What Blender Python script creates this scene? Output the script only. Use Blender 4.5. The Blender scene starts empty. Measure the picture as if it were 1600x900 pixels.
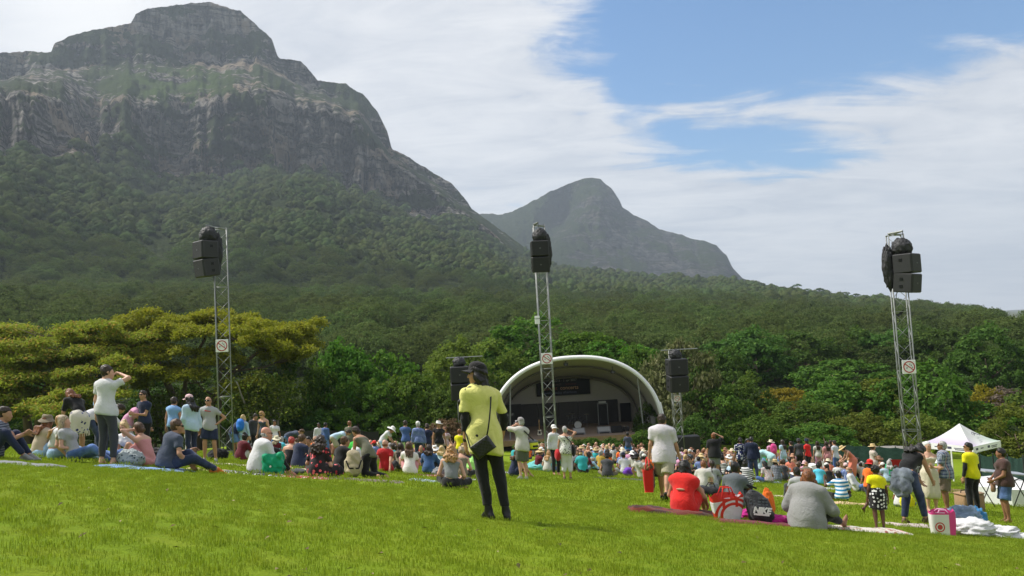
import bpy, math, random
import numpy as np
from mathutils import Vector, Matrix
PI = math.pi
scene = bpy.context.scene
COL = scene.collection
rnd = random.Random(7)
rng = np.random.default_rng(11)
# ---------------------------------------------------------------- camera, world, sun, exposure
FPX, PITCH, ROLL = 1200.0, .062, .054          # focal length in pixels of a 1600 px wide frame
_F = np.array([0, math.cos(PITCH), math.sin(PITCH)]); _R = np.array([1., 0, 0]); _U = np.array([0, -math.sin(PITCH), math.cos(PITCH)])
CR = _R*math.cos(ROLL)-_U*math.sin(ROLL); CU = _U*math.cos(ROLL)+_R*math.sin(ROLL)
cam = bpy.data.objects.new('camera', bpy.data.cameras.new('camera')); COL.objects.link(cam)
cam.data.sensor_width = 36; cam.data.lens = FPX/1600*36; cam.data.clip_start = .1; cam.data.clip_end = 20000
cam.matrix_world = Matrix([[CR[i], CU[i], -_F[i], 0] for i in range(3)]+[[0, 0, 0, 1]])
scene.camera = cam
scene.render.resolution_x, scene.render.resolution_y = 1024, 576
SUN_EL, SUN_AZ = math.radians(51), math.radians(-76)       # azimuth from +Y towards +X
SUNV = Vector((math.sin(SUN_AZ)*math.cos(SUN_EL), math.cos(SUN_AZ)*math.cos(SUN_EL), math.sin(SUN_EL)))
sun = bpy.data.objects.new('sun', bpy.data.lights.new('sun', 'SUN')); COL.objects.link(sun)
sun.data.energy = 4.4; sun.data.angle = math.radians(2.5); sun.data.color = (1, .955, .88)
sun.rotation_euler = SUNV.to_track_quat('Z', 'Y').to_euler()
scene.view_settings.view_transform = 'Standard'; scene.view_settings.look = 'None'
scene.view_settings.exposure = 0.45; scene.view_settings.gamma = 1
scene.cycles.max_bounces = 6; scene.cycles.volume_bounces = 0; scene.cycles.transparent_max_bounces = 8
HAZE = .00013

class NT:                                       # small node-tree helper
    def __init__(s, t): s.t = t; s.n = t.nodes; s.l = t.links
    def add(s, kind, ins=None, **kw):
        nd = s.n.new(kind)
        for k, v in kw.items(): setattr(nd, k, v)
        for k, v in (ins or {}).items(): s.set(nd, k, v)
        return nd
    def set(s, nd, k, v):
        i = nd.inputs[k]
        if isinstance(v, bpy.types.NodeSocket): s.l.new(v, i)
        elif isinstance(v, bpy.types.Node): s.l.new(v.outputs[0], i)
        else: i.default_value = c4(v) if i.type == 'RGBA' else v
    def m(s, op, a, b=0., c=None, clamp=False):
        nd = s.add('ShaderNodeMath', {0: a, 1: b}, operation=op, use_clamp=clamp)
        if c is not None: s.set(nd, 2, c)
        return nd.outputs[0]
    def mix(s, f, a, b, blend='MIX'):
        nd = s.add('ShaderNodeMix', data_type='RGBA', blend_type=blend)
        s.set(nd, 0, f); s.set(nd, 6, c4(a)); s.set(nd, 7, c4(b)); return nd.outputs[2]
    def noise(s, vec, scale, det=3., rough=.55, dist=0., color=False):
        nd = s.add('ShaderNodeTexNoise', {'Scale': scale, 'Detail': det, 'Roughness': rough, 'Distortion': dist})
        if vec is not None: s.set(nd, 'Vector', vec)
        return nd.outputs['Color' if color else 'Fac']
    def ramp(s, f, stops, interp='LINEAR'):
        nd = s.add('ShaderNodeValToRGB', {0: f}); e = nd.color_ramp.elements; nd.color_ramp.interpolation = interp
        while len(e) < len(stops): e.new(.5)
        for x, (p, c) in zip(e, stops): x.position = p; x.color = c4(c) if not isinstance(c, (int, float)) else (c, c, c, 1)
        return nd.outputs[0]
    def rng(s, v, a, b, c=0., d=1., smooth=True):
        nd = s.add('ShaderNodeMapRange', {0: v, 1: a, 2: b, 3: c, 4: d}); nd.clamp = True
        if smooth: nd.interpolation_type = 'SMOOTHSTEP'
        return nd.outputs[0]
    def mapping(s, vec, scale=(1, 1, 1), rot=(0, 0, 0), loc=(0, 0, 0)):
        return s.add('ShaderNodeMapping', {'Vector': vec, 'Scale': scale, 'Rotation': rot, 'Location': loc}).outputs[0]
def c4(c):
    if isinstance(c, (tuple, list)) and len(c) == 3: return (*c, 1)
    return c

def px_uv(px, py):                              # direction of a photo pixel as (x/y, z/y)
    d = ray(px, py); return d[0]/d[1], d[2]/d[1]
def ray(px, py):
    return _F+CR*((px-800)/FPX)+CU*((450-py)/FPX)

def make_world():
    w = bpy.data.worlds.new('World'); scene.world = w; w.use_nodes = True
    t = NT(w.node_tree); t.n.clear()
    sky = t.add('ShaderNodeTexSky', sky_type='NISHITA', sun_disc=False, sun_elevation=SUN_EL, sun_rotation=SUN_AZ, air_density=1.15, dust_density=.6, ozone_density=2.2)
    tc = t.add('ShaderNodeTexCoord').outputs['Generated']
    sp = t.add('ShaderNodeSeparateXYZ', {0: tc}); x, y, z = sp.outputs
    # the cloud sheet: a plane overhead, so streaks flatten towards the horizon
    zz = t.m('ADD', t.m('MAXIMUM', z, 0.), .16)
    pl = t.add('ShaderNodeCombineXYZ', {0: t.m('DIVIDE', x, zz), 1: t.m('DIVIDE', y, zz), 2: 0.}).outputs[0]
    yy = t.m('MAXIMUM', y, .15)
    u, v = t.m('DIVIDE', x, yy), t.m('DIVIDE', z, yy)
    n1 = t.noise(pl, .9, 7, .6, .6); n2 = t.noise(t.mapping(pl, (1.0, 2.6, 1), (0, 0, .5)), 2.2, 8, .62, .9); n3 = t.noise(pl, 7., 5, .6, .4)
    warp = t.m('ADD', t.m('MULTIPLY', t.m('SUBTRACT', n1, .5), .9), t.m('ADD', t.m('MULTIPLY', t.m('SUBTRACT', n2, .5), 1.5), t.m('MULTIPLY', t.m('SUBTRACT', n3, .5), .55)))
    gaps = None                                 # openings of blue sky between the clouds
    for (px, py, rx, ry, ang, g) in ((1250, -40, 370, 190, -.10, 1.6), (1000, 110, 70, 90, .3, 1.0), (1160, 232, 200, 46, .10, .95), (1060, 210, 70, 40, .3, .7), (1560, -20, 260, 100, -.12, 1.1), (1250, -260, 800, 170, 0, 1.2), (800, 322, 60, 18, .1, .45)):
        u0, v0 = px_uv(px, py); ca, sa = math.cos(ang), math.sin(ang)
        du, dv = t.m('SUBTRACT', u, u0), t.m('SUBTRACT', v, v0)
        a = t.m('DIVIDE', t.m('ADD', t.m('MULTIPLY', du, ca), t.m('MULTIPLY', dv, -sa)), rx/FPX)
        b = t.m('DIVIDE', t.m('ADD', t.m('MULTIPLY', du, sa), t.m('MULTIPLY', dv, ca)), ry/FPX)
        d = t.m('SQRT', t.m('ADD', t.m('MULTIPLY', a, a), t.m('MULTIPLY', b, b)))
        f = t.m('MULTIPLY', t.rng(d, 0., 1.75, 1., 0.), g)
        gaps = f if gaps is None else t.m('MAXIMUM', gaps, f)
    cover = t.m('ADD', t.m('SUBTRACT', 1.0, t.m('MULTIPLY', gaps, 1.05)), t.m('MULTIPLY', warp, 1.0))
    low = t.rng(z, .02, .2, .35, 0.)
    mask = t.rng(t.m('ADD', cover, low), .14, .72)
    mask = t.m('MULTIPLY', mask, .97)
    shade = t.rng(t.m('ADD', t.m('MULTIPLY', n2, .55), t.m('ADD', t.m('MULTIPLY', n1, .6), t.m('MULTIPLY', n3, .12))), .36, .86)
    cloud = t.mix(shade, (.385, .42, .485), (.68, .685, .70))
    # brightest cloud lies towards the sun, upper left
    us, vs = px_uv(150, 0)
    dd = t.m('SQRT', t.m('ADD', t.m('POWER', t.m('SUBTRACT', u, us), 2.), t.m('POWER', t.m('SUBTRACT', v, vs), 2.)))
    cloud = t.mix(t.rng(dd, 0., .28, .85, 0.), cloud, (.80, .795, .785))
    cloud = t.mix(t.rng(z, .0, .16, .55, 0.), cloud, (.50, .54, .61))
    skyc = t.mix(1., sky.outputs[0], (.056, .088, .112), 'MULTIPLY')
    colr = t.mix(mask, skyc, cloud)
    colr = t.mix(t.rng(z, -.03, .0, 0., 1.), (.16, .19, .18), colr)
    bg = t.add('ShaderNodeBackground', {0: colr, 1: 1.0})
    t.add('ShaderNodeOutputWorld', {0: bg})
    w.cycles.sampling_method = 'MANUAL'; w.cycles.sample_map_resolution = 512
make_world()

# ---------------------------------------------------------------- helpers
def tag(o, label=None, cat=None, group=None, kind=None):
    if label: o['label'] = label
    if cat: o['category'] = cat
    if group: o['group'] = group
    if kind: o['kind'] = kind
    return o
def empty(name, loc, label=None, cat=None, group=None):
    o = bpy.data.objects.new(name, None); COL.objects.link(o); o.location = loc; o.empty_display_size = .2
    return tag(o, label, cat, group)
def mesh_data(name, v, f, smooth=True, mi=None):
    v = np.asarray(v, dtype=np.float32).reshape(-1, 3)
    me = bpy.data.meshes.new(name)
    if isinstance(f, np.ndarray):
        n, k = f.shape
        me.vertices.add(len(v)); me.vertices.foreach_set('co', v.ravel())
        me.loops.add(n*k); me.loops.foreach_set('vertex_index', f.astype(np.int32).ravel())
        me.polygons.add(n); me.polygons.foreach_set('loop_start', np.arange(0, n*k, k, dtype=np.int32))
        try: me.polygons.foreach_set('loop_total', np.full(n, k, dtype=np.int32))
        except Exception: pass
        me.update(calc_edges=True)
    else:
        me.from_pydata(v.tolist(), [], f); me.update()
    if mi is not None: me.polygons.foreach_set('material_index', np.asarray(mi, dtype=np.int32))
    if smooth: me.polygons.foreach_set('use_smooth', np.ones(len(me.polygons), dtype=bool))
    return me
def link(name, me, mats=None, parent=None, loc=None):
    if mats is not None and not me.materials:
        for m in (mats if isinstance(mats, (list, tuple)) else [mats]): me.materials.append(m)
    o = bpy.data.objects.new(name, me); COL.objects.link(o)
    if parent is not None: o.parent = parent
    if loc is not None: o.location = loc
    return o
class MB:                                       # collects simple solids into one mesh
    def __init__(s): s.v = []; s.f = []; s.mi = []
    def add(s, v, f, mi=0):
        o = len(s.v); s.v += [tuple(map(float, p)) for p in v]; s.f += [tuple(i+o for i in q) for q in f]; s.mi += [mi]*len(f); return s
    def box(s, c, d, M=None, mi=0, bev=0.):
        x, y, z = d[0]/2, d[1]/2, d[2]/2
        if bev:
            b = min(bev, x*.9, y*.9, z*.9); vs = []; fs = []
            for sx in (-1, 1):
                for sy in (-1, 1):
                    for sz in (-1, 1): vs += [(sx*(x-b), sy*(y-b), sz*z), (sx*(x-b), sy*y, sz*(z-b)), (sx*x, sy*(y-b), sz*(z-b))]
            I = lambda a, b_, c_, k: ((a > 0)*4+(b_ > 0)*2+(c_ > 0))*3+k
            for g in (-1, 1):
                fs += [[I(-1, -1, g, 0), I(1, -1, g, 0), I(1, 1, g, 0), I(-1, 1, g, 0)][::g], [I(-1, g, -1, 1), I(1, g, -1, 1), I(1, g, 1, 1), I(-1, g, 1, 1)][::-g], [I(g, -1, -1, 2), I(g, 1, -1, 2), I(g, 1, 1, 2), I(g, -1, 1, 2)][::g]]
                for h in (-1, 1):
                    q = g*h
                    fs += [[I(-1, g, h, 0), I(1, g, h, 0), I(1, g, h, 1), I(-1, g, h, 1)][::q], [I(g, -1, h, 0), I(g, -1, h, 2), I(g, 1, h, 2), I(g, 1, h, 0)][::q] if 1 else 0, [I(g, h, -1, 1), I(g, h, 1, 1), I(g, h, 1, 2), I(g, h, -1, 2)][::q]]
                    for e in (-1, 1): fs.append([I(g, h, e, 0), I(g, h, e, 2), I(g, h, e, 1)][::g*h*e])
        else:
            vs = [(-x, -y, -z), (x, -y, -z), (x, y, -z), (-x, y, -z), (-x, -y, z), (x, -y, z), (x, y, z), (-x, y, z)]
            fs = [(0, 3, 2, 1), (4, 5, 6, 7), (0, 1, 5, 4), (1, 2, 6, 5), (2, 3, 7, 6), (3, 0, 4, 7)]
        V = np.array(vs)
        if M is not None: V = V@np.asarray(M).T
        return s.add(V+np.asarray(c), fs, mi)
    def tube(s, pts, r, n=8, mi=0, cap=True):
        pts = [np.asarray(p, float) for p in pts]; k = len(pts); rr = r if isinstance(r, (list, tuple)) else [r]*k
        vs = []
        prev = None
        for i, p in enumerate(pts):
            t = pts[min(i+1, k-1)]-pts[max(i-1, 0)]; t = t/(np.linalg.norm(t)+1e-9)
            if prev is None:
                a = np.array([1., 0, 0]) if abs(t[0]) < .8 else np.array([0, 1., 0])
            else: a = prev
            a = a-t*a.dot(t); a /= np.linalg.norm(a)+1e-9; b = np.cross(t, a); prev = a
            for j in range(n):
                th = 2*PI*j/n; vs.append(p+(a*math.cos(th)+b*math.sin(th))*rr[i])
        fs = [(i*n+j, i*n+(j+1) % n, (i+1)*n+(j+1) % n, (i+1)*n+j) for i in range(k-1) for j in range(n)]
        if cap: fs += [tuple(range(n))[::-1], tuple((k-1)*n+j for j in range(n))]
        return s.add(vs, fs, mi)
    def lathe(s, prof, c=(0, 0, 0), M=None, n=20, mi=0, sx=1., sy=1., wob=0.):
        vs = []; k = len(prof)
        for (r, z) in prof:
            for j in range(n):
                th = 2*PI*j/n; vs.append((r*math.cos(th)*sx, r*math.sin(th)*sy, z+wob*r*math.sin(2*th+.7)))
        V = np.array(vs)
        if M is not None: V = V@np.asarray(M).T
        return s.add(V+np.asarray(c), [(i*n+j, i*n+(j+1) % n, (i+1)*n+(j+1) % n, (i+1)*n+j) for i in range(k-1) for j in range(n)], mi)
    def grid(s, fn, nu, nv, mi=0):
        vs = [fn(i/nu, j/nv) for j in range(nv+1) for i in range(nu+1)]; w = nu+1
        return s.add(vs, [(j*w+i, j*w+i+1, (j+1)*w+i+1, (j+1)*w+i) for j in range(nv) for i in range(nu)], mi)
    def data(s, name, smooth=False): return mesh_data(name, s.v, s.f, smooth, s.mi)
    def build(s, name, mats, parent=None, smooth=False, loc=None): return link(name, s.data(name, smooth), mats, parent, loc)

def _hash(i, j, k, seed):
    h = (i*374761393+j*668265263+k*2147483647+seed*1274126177).astype(np.int64) & 0xffffffff
    h = ((h ^ (h >> 13))*1274126177) & 0xffffffff
    return ((h ^ (h >> 16)) & 0xffff)/65535.0
def vnoise(x, y, z=None, seed=0):
    x = np.asarray(x, float); y = np.asarray(y, float); z = np.zeros_like(x) if z is None else np.asarray(z, float)
    i, j, k = np.floor(x).astype(np.int64), np.floor(y).astype(np.int64), np.floor(z).astype(np.int64)
    f, g, h = x-i, y-j, z-k; f, g, h = f*f*(3-2*f), g*g*(3-2*g), h*h*(3-2*h)
    r = 0
    for a in (0, 1):
        for b in (0, 1):
            for c in (0, 1):
                r = r+_hash(i+a, j+b, k+c, seed)*(f if a else 1-f)*(g if b else 1-g)*(h if c else 1-h)
    return r
def fbm(x, y, z=None, o=4, seed=0, lac=2.03, gain=.5, ridged=False):
    s = 0; a = 1; n = 0
    for q in range(o):
        v = vnoise(x*lac**q, y*lac**q, None if z is None else z*lac**q, seed+q*17)
        if ridged: v = 1-abs(2*v-1)
        s = s+a*v; n += a; a *= gain
    return s/n

# ---------------------------------------------------------------- the lawn's shape
def G(x, y):
    x = np.clip(x, -26, 40); y = np.clip(y, -4, 72)
    return -.636-.1485*x-.1668*y+.000478*y*y+.00157*x*y
def at(px, py):                                 # the lawn point seen at a photo pixel
    d = ray(px, py); b = 2.5
    while b < 140 and d[2]*b > G(d[0]*b, d[1]*b): b += .25
    a = b-.25
    for _ in range(60):
        m = (a+b)/2; p = d*m
        if p[2] > G(p[0], p[1]): a = m
        else: b = m
    p = d*a; return np.array([p[0], p[1], float(G(p[0], p[1]))])
def at_d(px, D):                                # the lawn point in column px at depth D
    d = ray(px, 640); x = d[0]/d[1]*D; return np.array([x, D, float(G(x, D))])
def pt(px, py, D):
    d = ray(px, py); return d*(D/d[1])

# ---------------------------------------------------------------- materials
def mat(name, base=None, rough=.8, spec=.3):
    m = bpy.data.materials.new(name); m.use_nodes = True; t = NT(m.node_tree)
    b = t.n['Principled BSDF']; b.inputs['Roughness'].default_value = rough; b.inputs['Specular IOR Level'].default_value = spec
    if base is not None: b.inputs['Base Color'].default_value = c4(base)
    return m, t, b
def bump(t, b, h, dist=.01, strength=.6):
    t.set(b, 'Normal', t.add('ShaderNodeBump', {'Height': h, 'Distance': dist, 'Strength': strength}).outputs[0])
_mc = {}
def plain(name, col, rough=.6, spec=.3, var=.12, scale=14., metal=0.):
    k = (name, col, rough)
    if k in _mc: return _mc[k]
    m, t, b = mat(name, col, rough, spec); P = t.add('ShaderNodeTexCoord').outputs['Object']
    n = t.noise(P, scale, 4)
    t.set(b, 'Base Color', t.mix(n, tuple(c*(1-var) for c in col), tuple(min(1, c*(1+var)) for c in col)))
    t.set(b, 'Roughness', t.rng(t.noise(P, scale*2.3, 3), .2, .8, rough*.85, min(1, rough*1.15), False)); b.inputs['Metallic'].default_value = metal
    _mc[k] = m; return m
# ---------------------------------------------------------------- lawn, terrain, mountains
def grass_colour(t, P):
    a = t.noise(P, .35, 4, .6); b = t.noise(P, 2.6, 4, .6); c = t.noise(P, 22., 3, .6)
    col = t.mix(t.rng(a, .38, .64), (.175, .262, .011), (.205, .290, .013))
    col = t.mix(t.rng(b, .42, .68, 0, .4), col, (.255, .285, .022))
    col = t.mix(t.rng(c, .5, .75, 0, .5), col, (.115, .18, .010))
    dry = t.m('MULTIPLY', t.rng(t.noise(P, .8, 3, .6), .62, .78), t.rng(t.noise(P, 6., 3), .45, .62))
    return t.mix(t.m('MULTIPLY', dry, .35), col, (.30, .24, .07))
def make_lawn():
    m, t, b = mat('lawn_turf', None, .9, .1)
    P = t.add('ShaderNodeNewGeometry').outputs['Position']
    col = grass_colour(t, P)
    soil = t.rng(t.add('ShaderNodeVectorMath', {0: t.add('ShaderNodeVectorMath', {0: P, 1: tuple(at_d(1432, 31))}, operation='SUBTRACT').outputs[0], 1: (.55, .3, 0)}, operation='MULTIPLY').outputs[0], 0, 1)
    t.set(b, 'Base Color', t.mix(t.rng(t.noise(P, 60., 3, .7), .4, .75, 0, .4), t.mix(.0, col, (.1, .08, .05)), (.06, .10, .012)))
    bump(t, b, t.noise(P, 45., 4, .7), .04, .8)
    xs = np.concatenate([np.linspace(-90, -24, 30), np.linspace(-23, 40, 127), np.linspace(41, 110, 30)]); ys = np.concatenate([np.linspace(-30, 1, 20), np.linspace(1.5, 74, 146), np.linspace(76, 110, 15)])
    X, Y = np.meshgrid(xs, ys); Z = G(X, Y)+.05*(fbm(X*.3, Y*.3, o=3, seed=3)-.5)*np.clip((Y-2)/6, 0, 1)*0
    w = len(xs); i = np.arange((len(ys)-1)*w).reshape(-1, w)[:, :-1].ravel()
    o = link('lawn', mesh_data('lawn', np.stack([X, Y, Z], -1), np.stack([i, i+1, i+1+w, i+w], 1)), m); tag(o, kind='structure')
    # worn soil patch by the tent
    sm, t, b = mat('bare_soil', None, .95, .1); P = t.add('ShaderNodeTexCoord').outputs['Object']
    t.set(b, 'Base Color', t.mix(t.noise(P, 9., 4), (.16, .095, .06), (.25, .165, .11))); bump(t, b, t.noise(P, 40., 4), .03)
    mb = MB(); c = at_d(1447, 30.5); n = 40; vs = [c+np.array([0, 0, .02])]
    for k in range(n):
        a = 2*PI*k/n; r = 1+.25*math.sin(3*a+1)+.12*math.sin(7*a); q = c+np.array([1.9*r*math.cos(a), 1.5*r*math.sin(a), 0]); vs.append([q[0], q[1], float(G(q[0], q[1]))+.02])
    mb.add(vs, [(0, k+1, (k+1) % n+1) for k in range(n)]); tag(mb.build('bare_ground', sm), kind='structure')
    return m
lawn_mat = make_lawn()

def gn_scatter(name, pts, rot, scl, idx, variants, tilt=None):
    """points carrying the meshes in variants as instances: for what nobody could count"""
    c = bpy.data.collections.new(name+' pieces')
    for k, me in enumerate(variants):
        o = bpy.data.objects.new('%s piece %02d' % (name, k), me); c.objects.link(o)
    me = bpy.data.meshes.new(name); n = len(pts); me.vertices.add(n); me.vertices.foreach_set('co', np.asarray(pts, np.float32).ravel())
    for nm, ty, val in (('rz', 'FLOAT', rot), ('sc', 'FLOAT', scl), ('ix', 'INT', idx)):
        me.attributes.new(nm, ty, 'POINT').data.foreach_set('value', np.asarray(val, np.int32 if ty == 'INT' else np.float32))
    me.update()
    o = link(name, me); tag(o, kind='stuff')
    g = bpy.data.node_groups.new(name, 'GeometryNodeTree')
    g.interface.new_socket('Geometry', in_out='INPUT', socket_type='NodeSocketGeometry'); g.interface.new_socket('Geometry', in_out='OUTPUT', socket_type='NodeSocketGeometry')
    t = NT(g); gi = t.add('NodeGroupInput'); go = t.add('NodeGroupOutput')
    ci = t.add('GeometryNodeCollectionInfo'); ci.inputs['Collection'].default_value = c; ci.inputs['Separate Children'].default_value = True; ci.inputs['Reset Children'].default_value = True
    def att(nm, ty): 
        a = t.add('GeometryNodeInputNamedAttribute', data_type=ty); a.inputs['Name'].default_value = nm; return a.outputs[0]
    ro = t.add('ShaderNodeCombineXYZ'); t.l.new(att('rz', 'FLOAT'), ro.inputs[2])
    sc = att('sc', 'FLOAT')
    ip = t.add('GeometryNodeInstanceOnPoints'); t.l.new(gi.outputs[0], ip.inputs['Points']); t.l.new(ci.outputs[0], ip.inputs['Instance'])
    ip.inputs['Pick Instance'].default_value = True; t.l.new(att('ix', 'INT'), ip.inputs['Instance Index'])
    t.l.new(ro.outputs[0], ip.inputs['Rotation']); t.l.new(sc, ip.inputs['Scale']); t.l.new(ip.outputs[0], go.inputs[0])
    md = o.modifiers.new('scatter', 'NODES'); md.node_group = g
    return o

def make_grass():
    m, t, b = mat('grass_blade', None, .55, .25)
    P = t.add('ShaderNodeNewGeometry'); col = grass_colour(t, P.outputs['Position'])
    col = t.mix(t.m('MULTIPLY', P.outputs['Random Per Island'], .4), col, (.29, .33, .035))
    out = t.n['Material Output']; t.set(b, 'Base Color', col)
    tr = t.add('ShaderNodeBsdfTranslucent', {'Color': col}); mx = t.add('ShaderNodeMixShader', {0: .48, 1: b.outputs[0], 2: tr.outputs[0]}); t.set(out, 'Surface', mx.outputs[0])
    def patch(size, nb, h, w, seed):
        r = np.random.default_rng(seed); vs = []; fs = []
        for k in range(nb):
            x, y = (r.random(2)-.5)*size*1.15; a = r.random()*2*PI; l = h*(.55+.75*r.random()); ln = l*(.25+.7*r.random()); d = np.array([math.cos(a), math.sin(a), 0]); s = np.array([-d[1], d[0], 0])*w*(.6+.6*r.random())
            o = len(vs); p0 = np.array([x, y, -.012-.1*size*.15]); p1 = np.array([x, y, 0])+d*ln*.35+np.array([0, 0, l*.6]); p2 = np.array([x, y, 0])+d*ln+np.array([0, 0, l*.9])
            vs += [p0-s, p0+s, p1-s*.8, p1+s*.8, p2]; fs += [(o, o+1, o+3, o+2), (o+2, o+3, o+4)]
        me = mesh_data('grass_patch', vs, fs); me.materials.append(m); return me
    near = [patch(.3, 400, .0062, .0018, s) for s in range(5)]; far = [patch(.8, 320, .009, .0055, 40+s) for s in range(4)]
    def spread(step, y0, y1, n_var, base, seed):
        r = np.random.default_rng(seed); P = []
        y = y0
        while y < y1:
            xs = np.arange(-.78*y-1, .78*y+1, step); P.append(np.stack([xs+(r.random(len(xs))-.5)*step*.7, y+(r.random(len(xs))-.5)*step*.7], 1)); y += step
        P = np.concatenate(P); P = np.concatenate([P, G(P[:, 0], P[:, 1])[:, None]], 1)
        return P, r.random(len(P))*2*PI, .8+.45*r.random(len(P)), base+r.integers(0, n_var, len(P))
    A = spread(.25, 3.2, 13.5, 5, 0, 1); B = spread(.62, 13.4, 40, 4, 5, 2)
    gn_scatter('grass', np.concatenate([A[0], B[0]]), np.concatenate([A[1], B[1]]), np.concatenate([A[2], B[2]]), np.concatenate([A[3], B[3]]), near+far)
make_grass()

# terrain: columns over the photo's azimuths, each with its own run of ranges and heights
TPX = [-500, 0, 90, 150, 205, 230, 300, 345, 400, 440, 500, 560, 610, 680, 735, 800, 860, 1000, 1160, 1250, 1400, 1500, 1575, 1700, 2200]
TC = [250, 222, 226, 230, 240, 256, 270, 272, 264, 266, 274, 292, 316, 330, 345, 400, 425, 440, 452, 462, 478, 490, 502, 515, 530]
TL = [150, 130, 150, 165, 168, 165, 160, 155, 150, 150, 165, 190, 250, 290, 335, 385, 420, 433, 443, 459, 474, 487, 499, 512, 526]
TU = [125, 112, 100, 96, 95, 94, 92, 92, 95, 108, 140, 156, 240, 281, 330, 379, 416, 429, 439, 457, 472, 485, 497, 510, 524]
TRX = [-500, 0, 40, 80, 85, 110, 150, 205, 212, 230, 290, 328, 345, 375, 400, 425, 433, 436, 470, 497, 540, 570, 590, 605, 612, 640, 680, 705, 730, 737, 800, 860, 1000, 1160, 1200, 1250, 1300, 1370, 1440, 1500, 1540, 1575, 1700, 2200]
TRY = [120, 83, 80, 82, 68, 56, 46, 37, 22, 13, 6, 3, 9, 17, 38, 62, 86, 90, 95, 126, 131, 150, 175, 205, 232, 247, 272, 285, 315, 326, 372, 412, 424, 435, 447, 455, 466, 468, 475, 482, 487, 495, 508, 522]
def terrain_q(px): return np.interp(px, [740, 1000, 1200, 1400, 1600], [1, .8, .66, .56, .5])
def terrain_point(px, t):
    """px (n,), t (n,) in 0..7 -> world points without displacement, and the photo row they stand in"""
    q = terrain_q(px)
    Rk = [70+0*px, 150+0*px, 480*np.interp(px, [700, 1600], [1, .75]), 1250*q*np.interp(px, [20, 110, 250], [.74, .80, 1]), 1310*q*np.interp(px, [20, 90, 150], [.78, .84, 1]), 1560*q, 1640*q, 2000*q]
    dn = np.interp(px, [790, 900], [0, 7]); rid = np.interp(px, TRX, TRY)+dn
    Yk = [None, np.interp(px, [-500, 600, 1000, 1600, 2200], [556, 560, 566, 566, 570]), np.interp(px, [-500, 300, 700, 1000, 1250, 1450, 1600, 2200], [455, 462, 470, 486, 500, 512, 522, 535]), np.interp(px, TPX, TC)+dn, np.interp(px, TPX, TL)+dn, np.interp(px, TPX, TU)+dn, rid, rid+40]
    Zs = []; 
    hx = []
    for k in range(8):
        if k == 0:
            d = _F[None]+CR[None]*((px[:, None]-800)/FPX)+CU[None]*((450-600)/FPX); Zs.append(-10.5+0*px)
        else:
            d = _F[None]+CR[None]*((px[:, None]-800)/FPX)+CU[None]*((450-Yk[k][:, None])/FPX); hy = np.hypot(d[:, 0], d[:, 1]); Zs.append(d[:, 2]/hy*Rk[k])
        hy = np.hypot(d[:, 0], d[:, 1]); hx.append(d[:, :2]/hy[:, None])
    k = np.clip(np.floor(t).astype(int), 0, 6); f = t-k
    pick = lambda L: np.stack(L, 0)
    R_, Z_, H_ = pick(Rk), pick(Zs), pick(hx); n = np.arange(len(px))
    R = R_[k, n]*(1-f)+R_[k+1, n]*f; Z = Z_[k, n]*(1-f)+Z_[k+1, n]*f; H = H_[k, n]*(1-f)[:, None]+H_[k+1, n]*f[:, None]
    return R, Z, H
def terrain_relief(px, t, R, Z):
    """outward relief in metres: gullies, ribs and ledges on the cliffs, folds on the slopes; and how rocky the point is"""
    a = px*1.35; q = terrain_q(px)
    cl = np.interp(t, [2.75, 3.05, 3.95, 4.2, 4.85, 5.15, 5.6, 6.0, 6.2], [0, 1, 1, .45, .4, .9, .5, .0, .0])*np.interp(px, [560, 735, 830], [1, .75, .12])
    gul = fbm(a/95+.2*fbm(a/60, Z/90, seed=5), Z/420, o=5, seed=21, ridged=True)-.5
    blk = fbm(a/26, Z/30, seed=31, o=4)-.5
    st = Z/17+1.6*fbm(a/240, Z/200, seed=9); stp = (st-np.floor(st)); led = (np.clip(stp*3, 0, 1)-.5)
    big = fbm(a/330, Z/330, seed=77, o=3)-.5
    gul2 = fbm(a/38+.25*fbm(a/40, Z/60, seed=15), Z/260, o=4, seed=23, ridged=True)-.5
    d = cl*(130*gul+75*gul2+46*blk-10*led*(vnoise(a/70, Z/45, seed=3))+120*big)
    sl = np.interp(t, [0, 1, 2, 3, 4.3, 5.2], [0, 0, .7, 1, .3, 0])*(1-cl)
    d = d+sl*(190*(fbm(a/210, R/700, seed=41, o=4)-.5)+100*(fbm(a/70, R/200, seed=43, ridged=True, o=4)-.5))
    rk = np.interp(t, [2.75, 3.05, 3.95, 4.2, 4.85, 5.05, 5.95, 6.2], [0, 1, 1, .5, .45, 1, 1, .6])*np.interp(px, [560, 735, 830], [1, .75, .12]); ledge = fbm(a/160, Z/16, seed=57, o=3)-.5; rock = rk*(.42+2.2*(fbm(a/75, Z/40, seed=51, o=5)-.5)+.7*gul+.6*gul2+1.3*ledge)
    return d, np.clip(rock, 0, 1)
def terrain_xyz(px, t):
    R, Z, H = terrain_point(px, t); d, rock = terrain_relief(px, t, R, Z)
    sc = np.clip((R-200)/900, 0, 1)
    R2 = R+d*sc; Z2 = Z+np.where(t > 5.9, 4*(fbm(px/9, t*3, seed=61)-.5), 0)+sc*3*(fbm(px/5, t*40, seed=62, o=3)-.5)
    return np.stack([H[:, 0]*R2, H[:, 1]*R2, Z2], 1), rock

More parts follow.
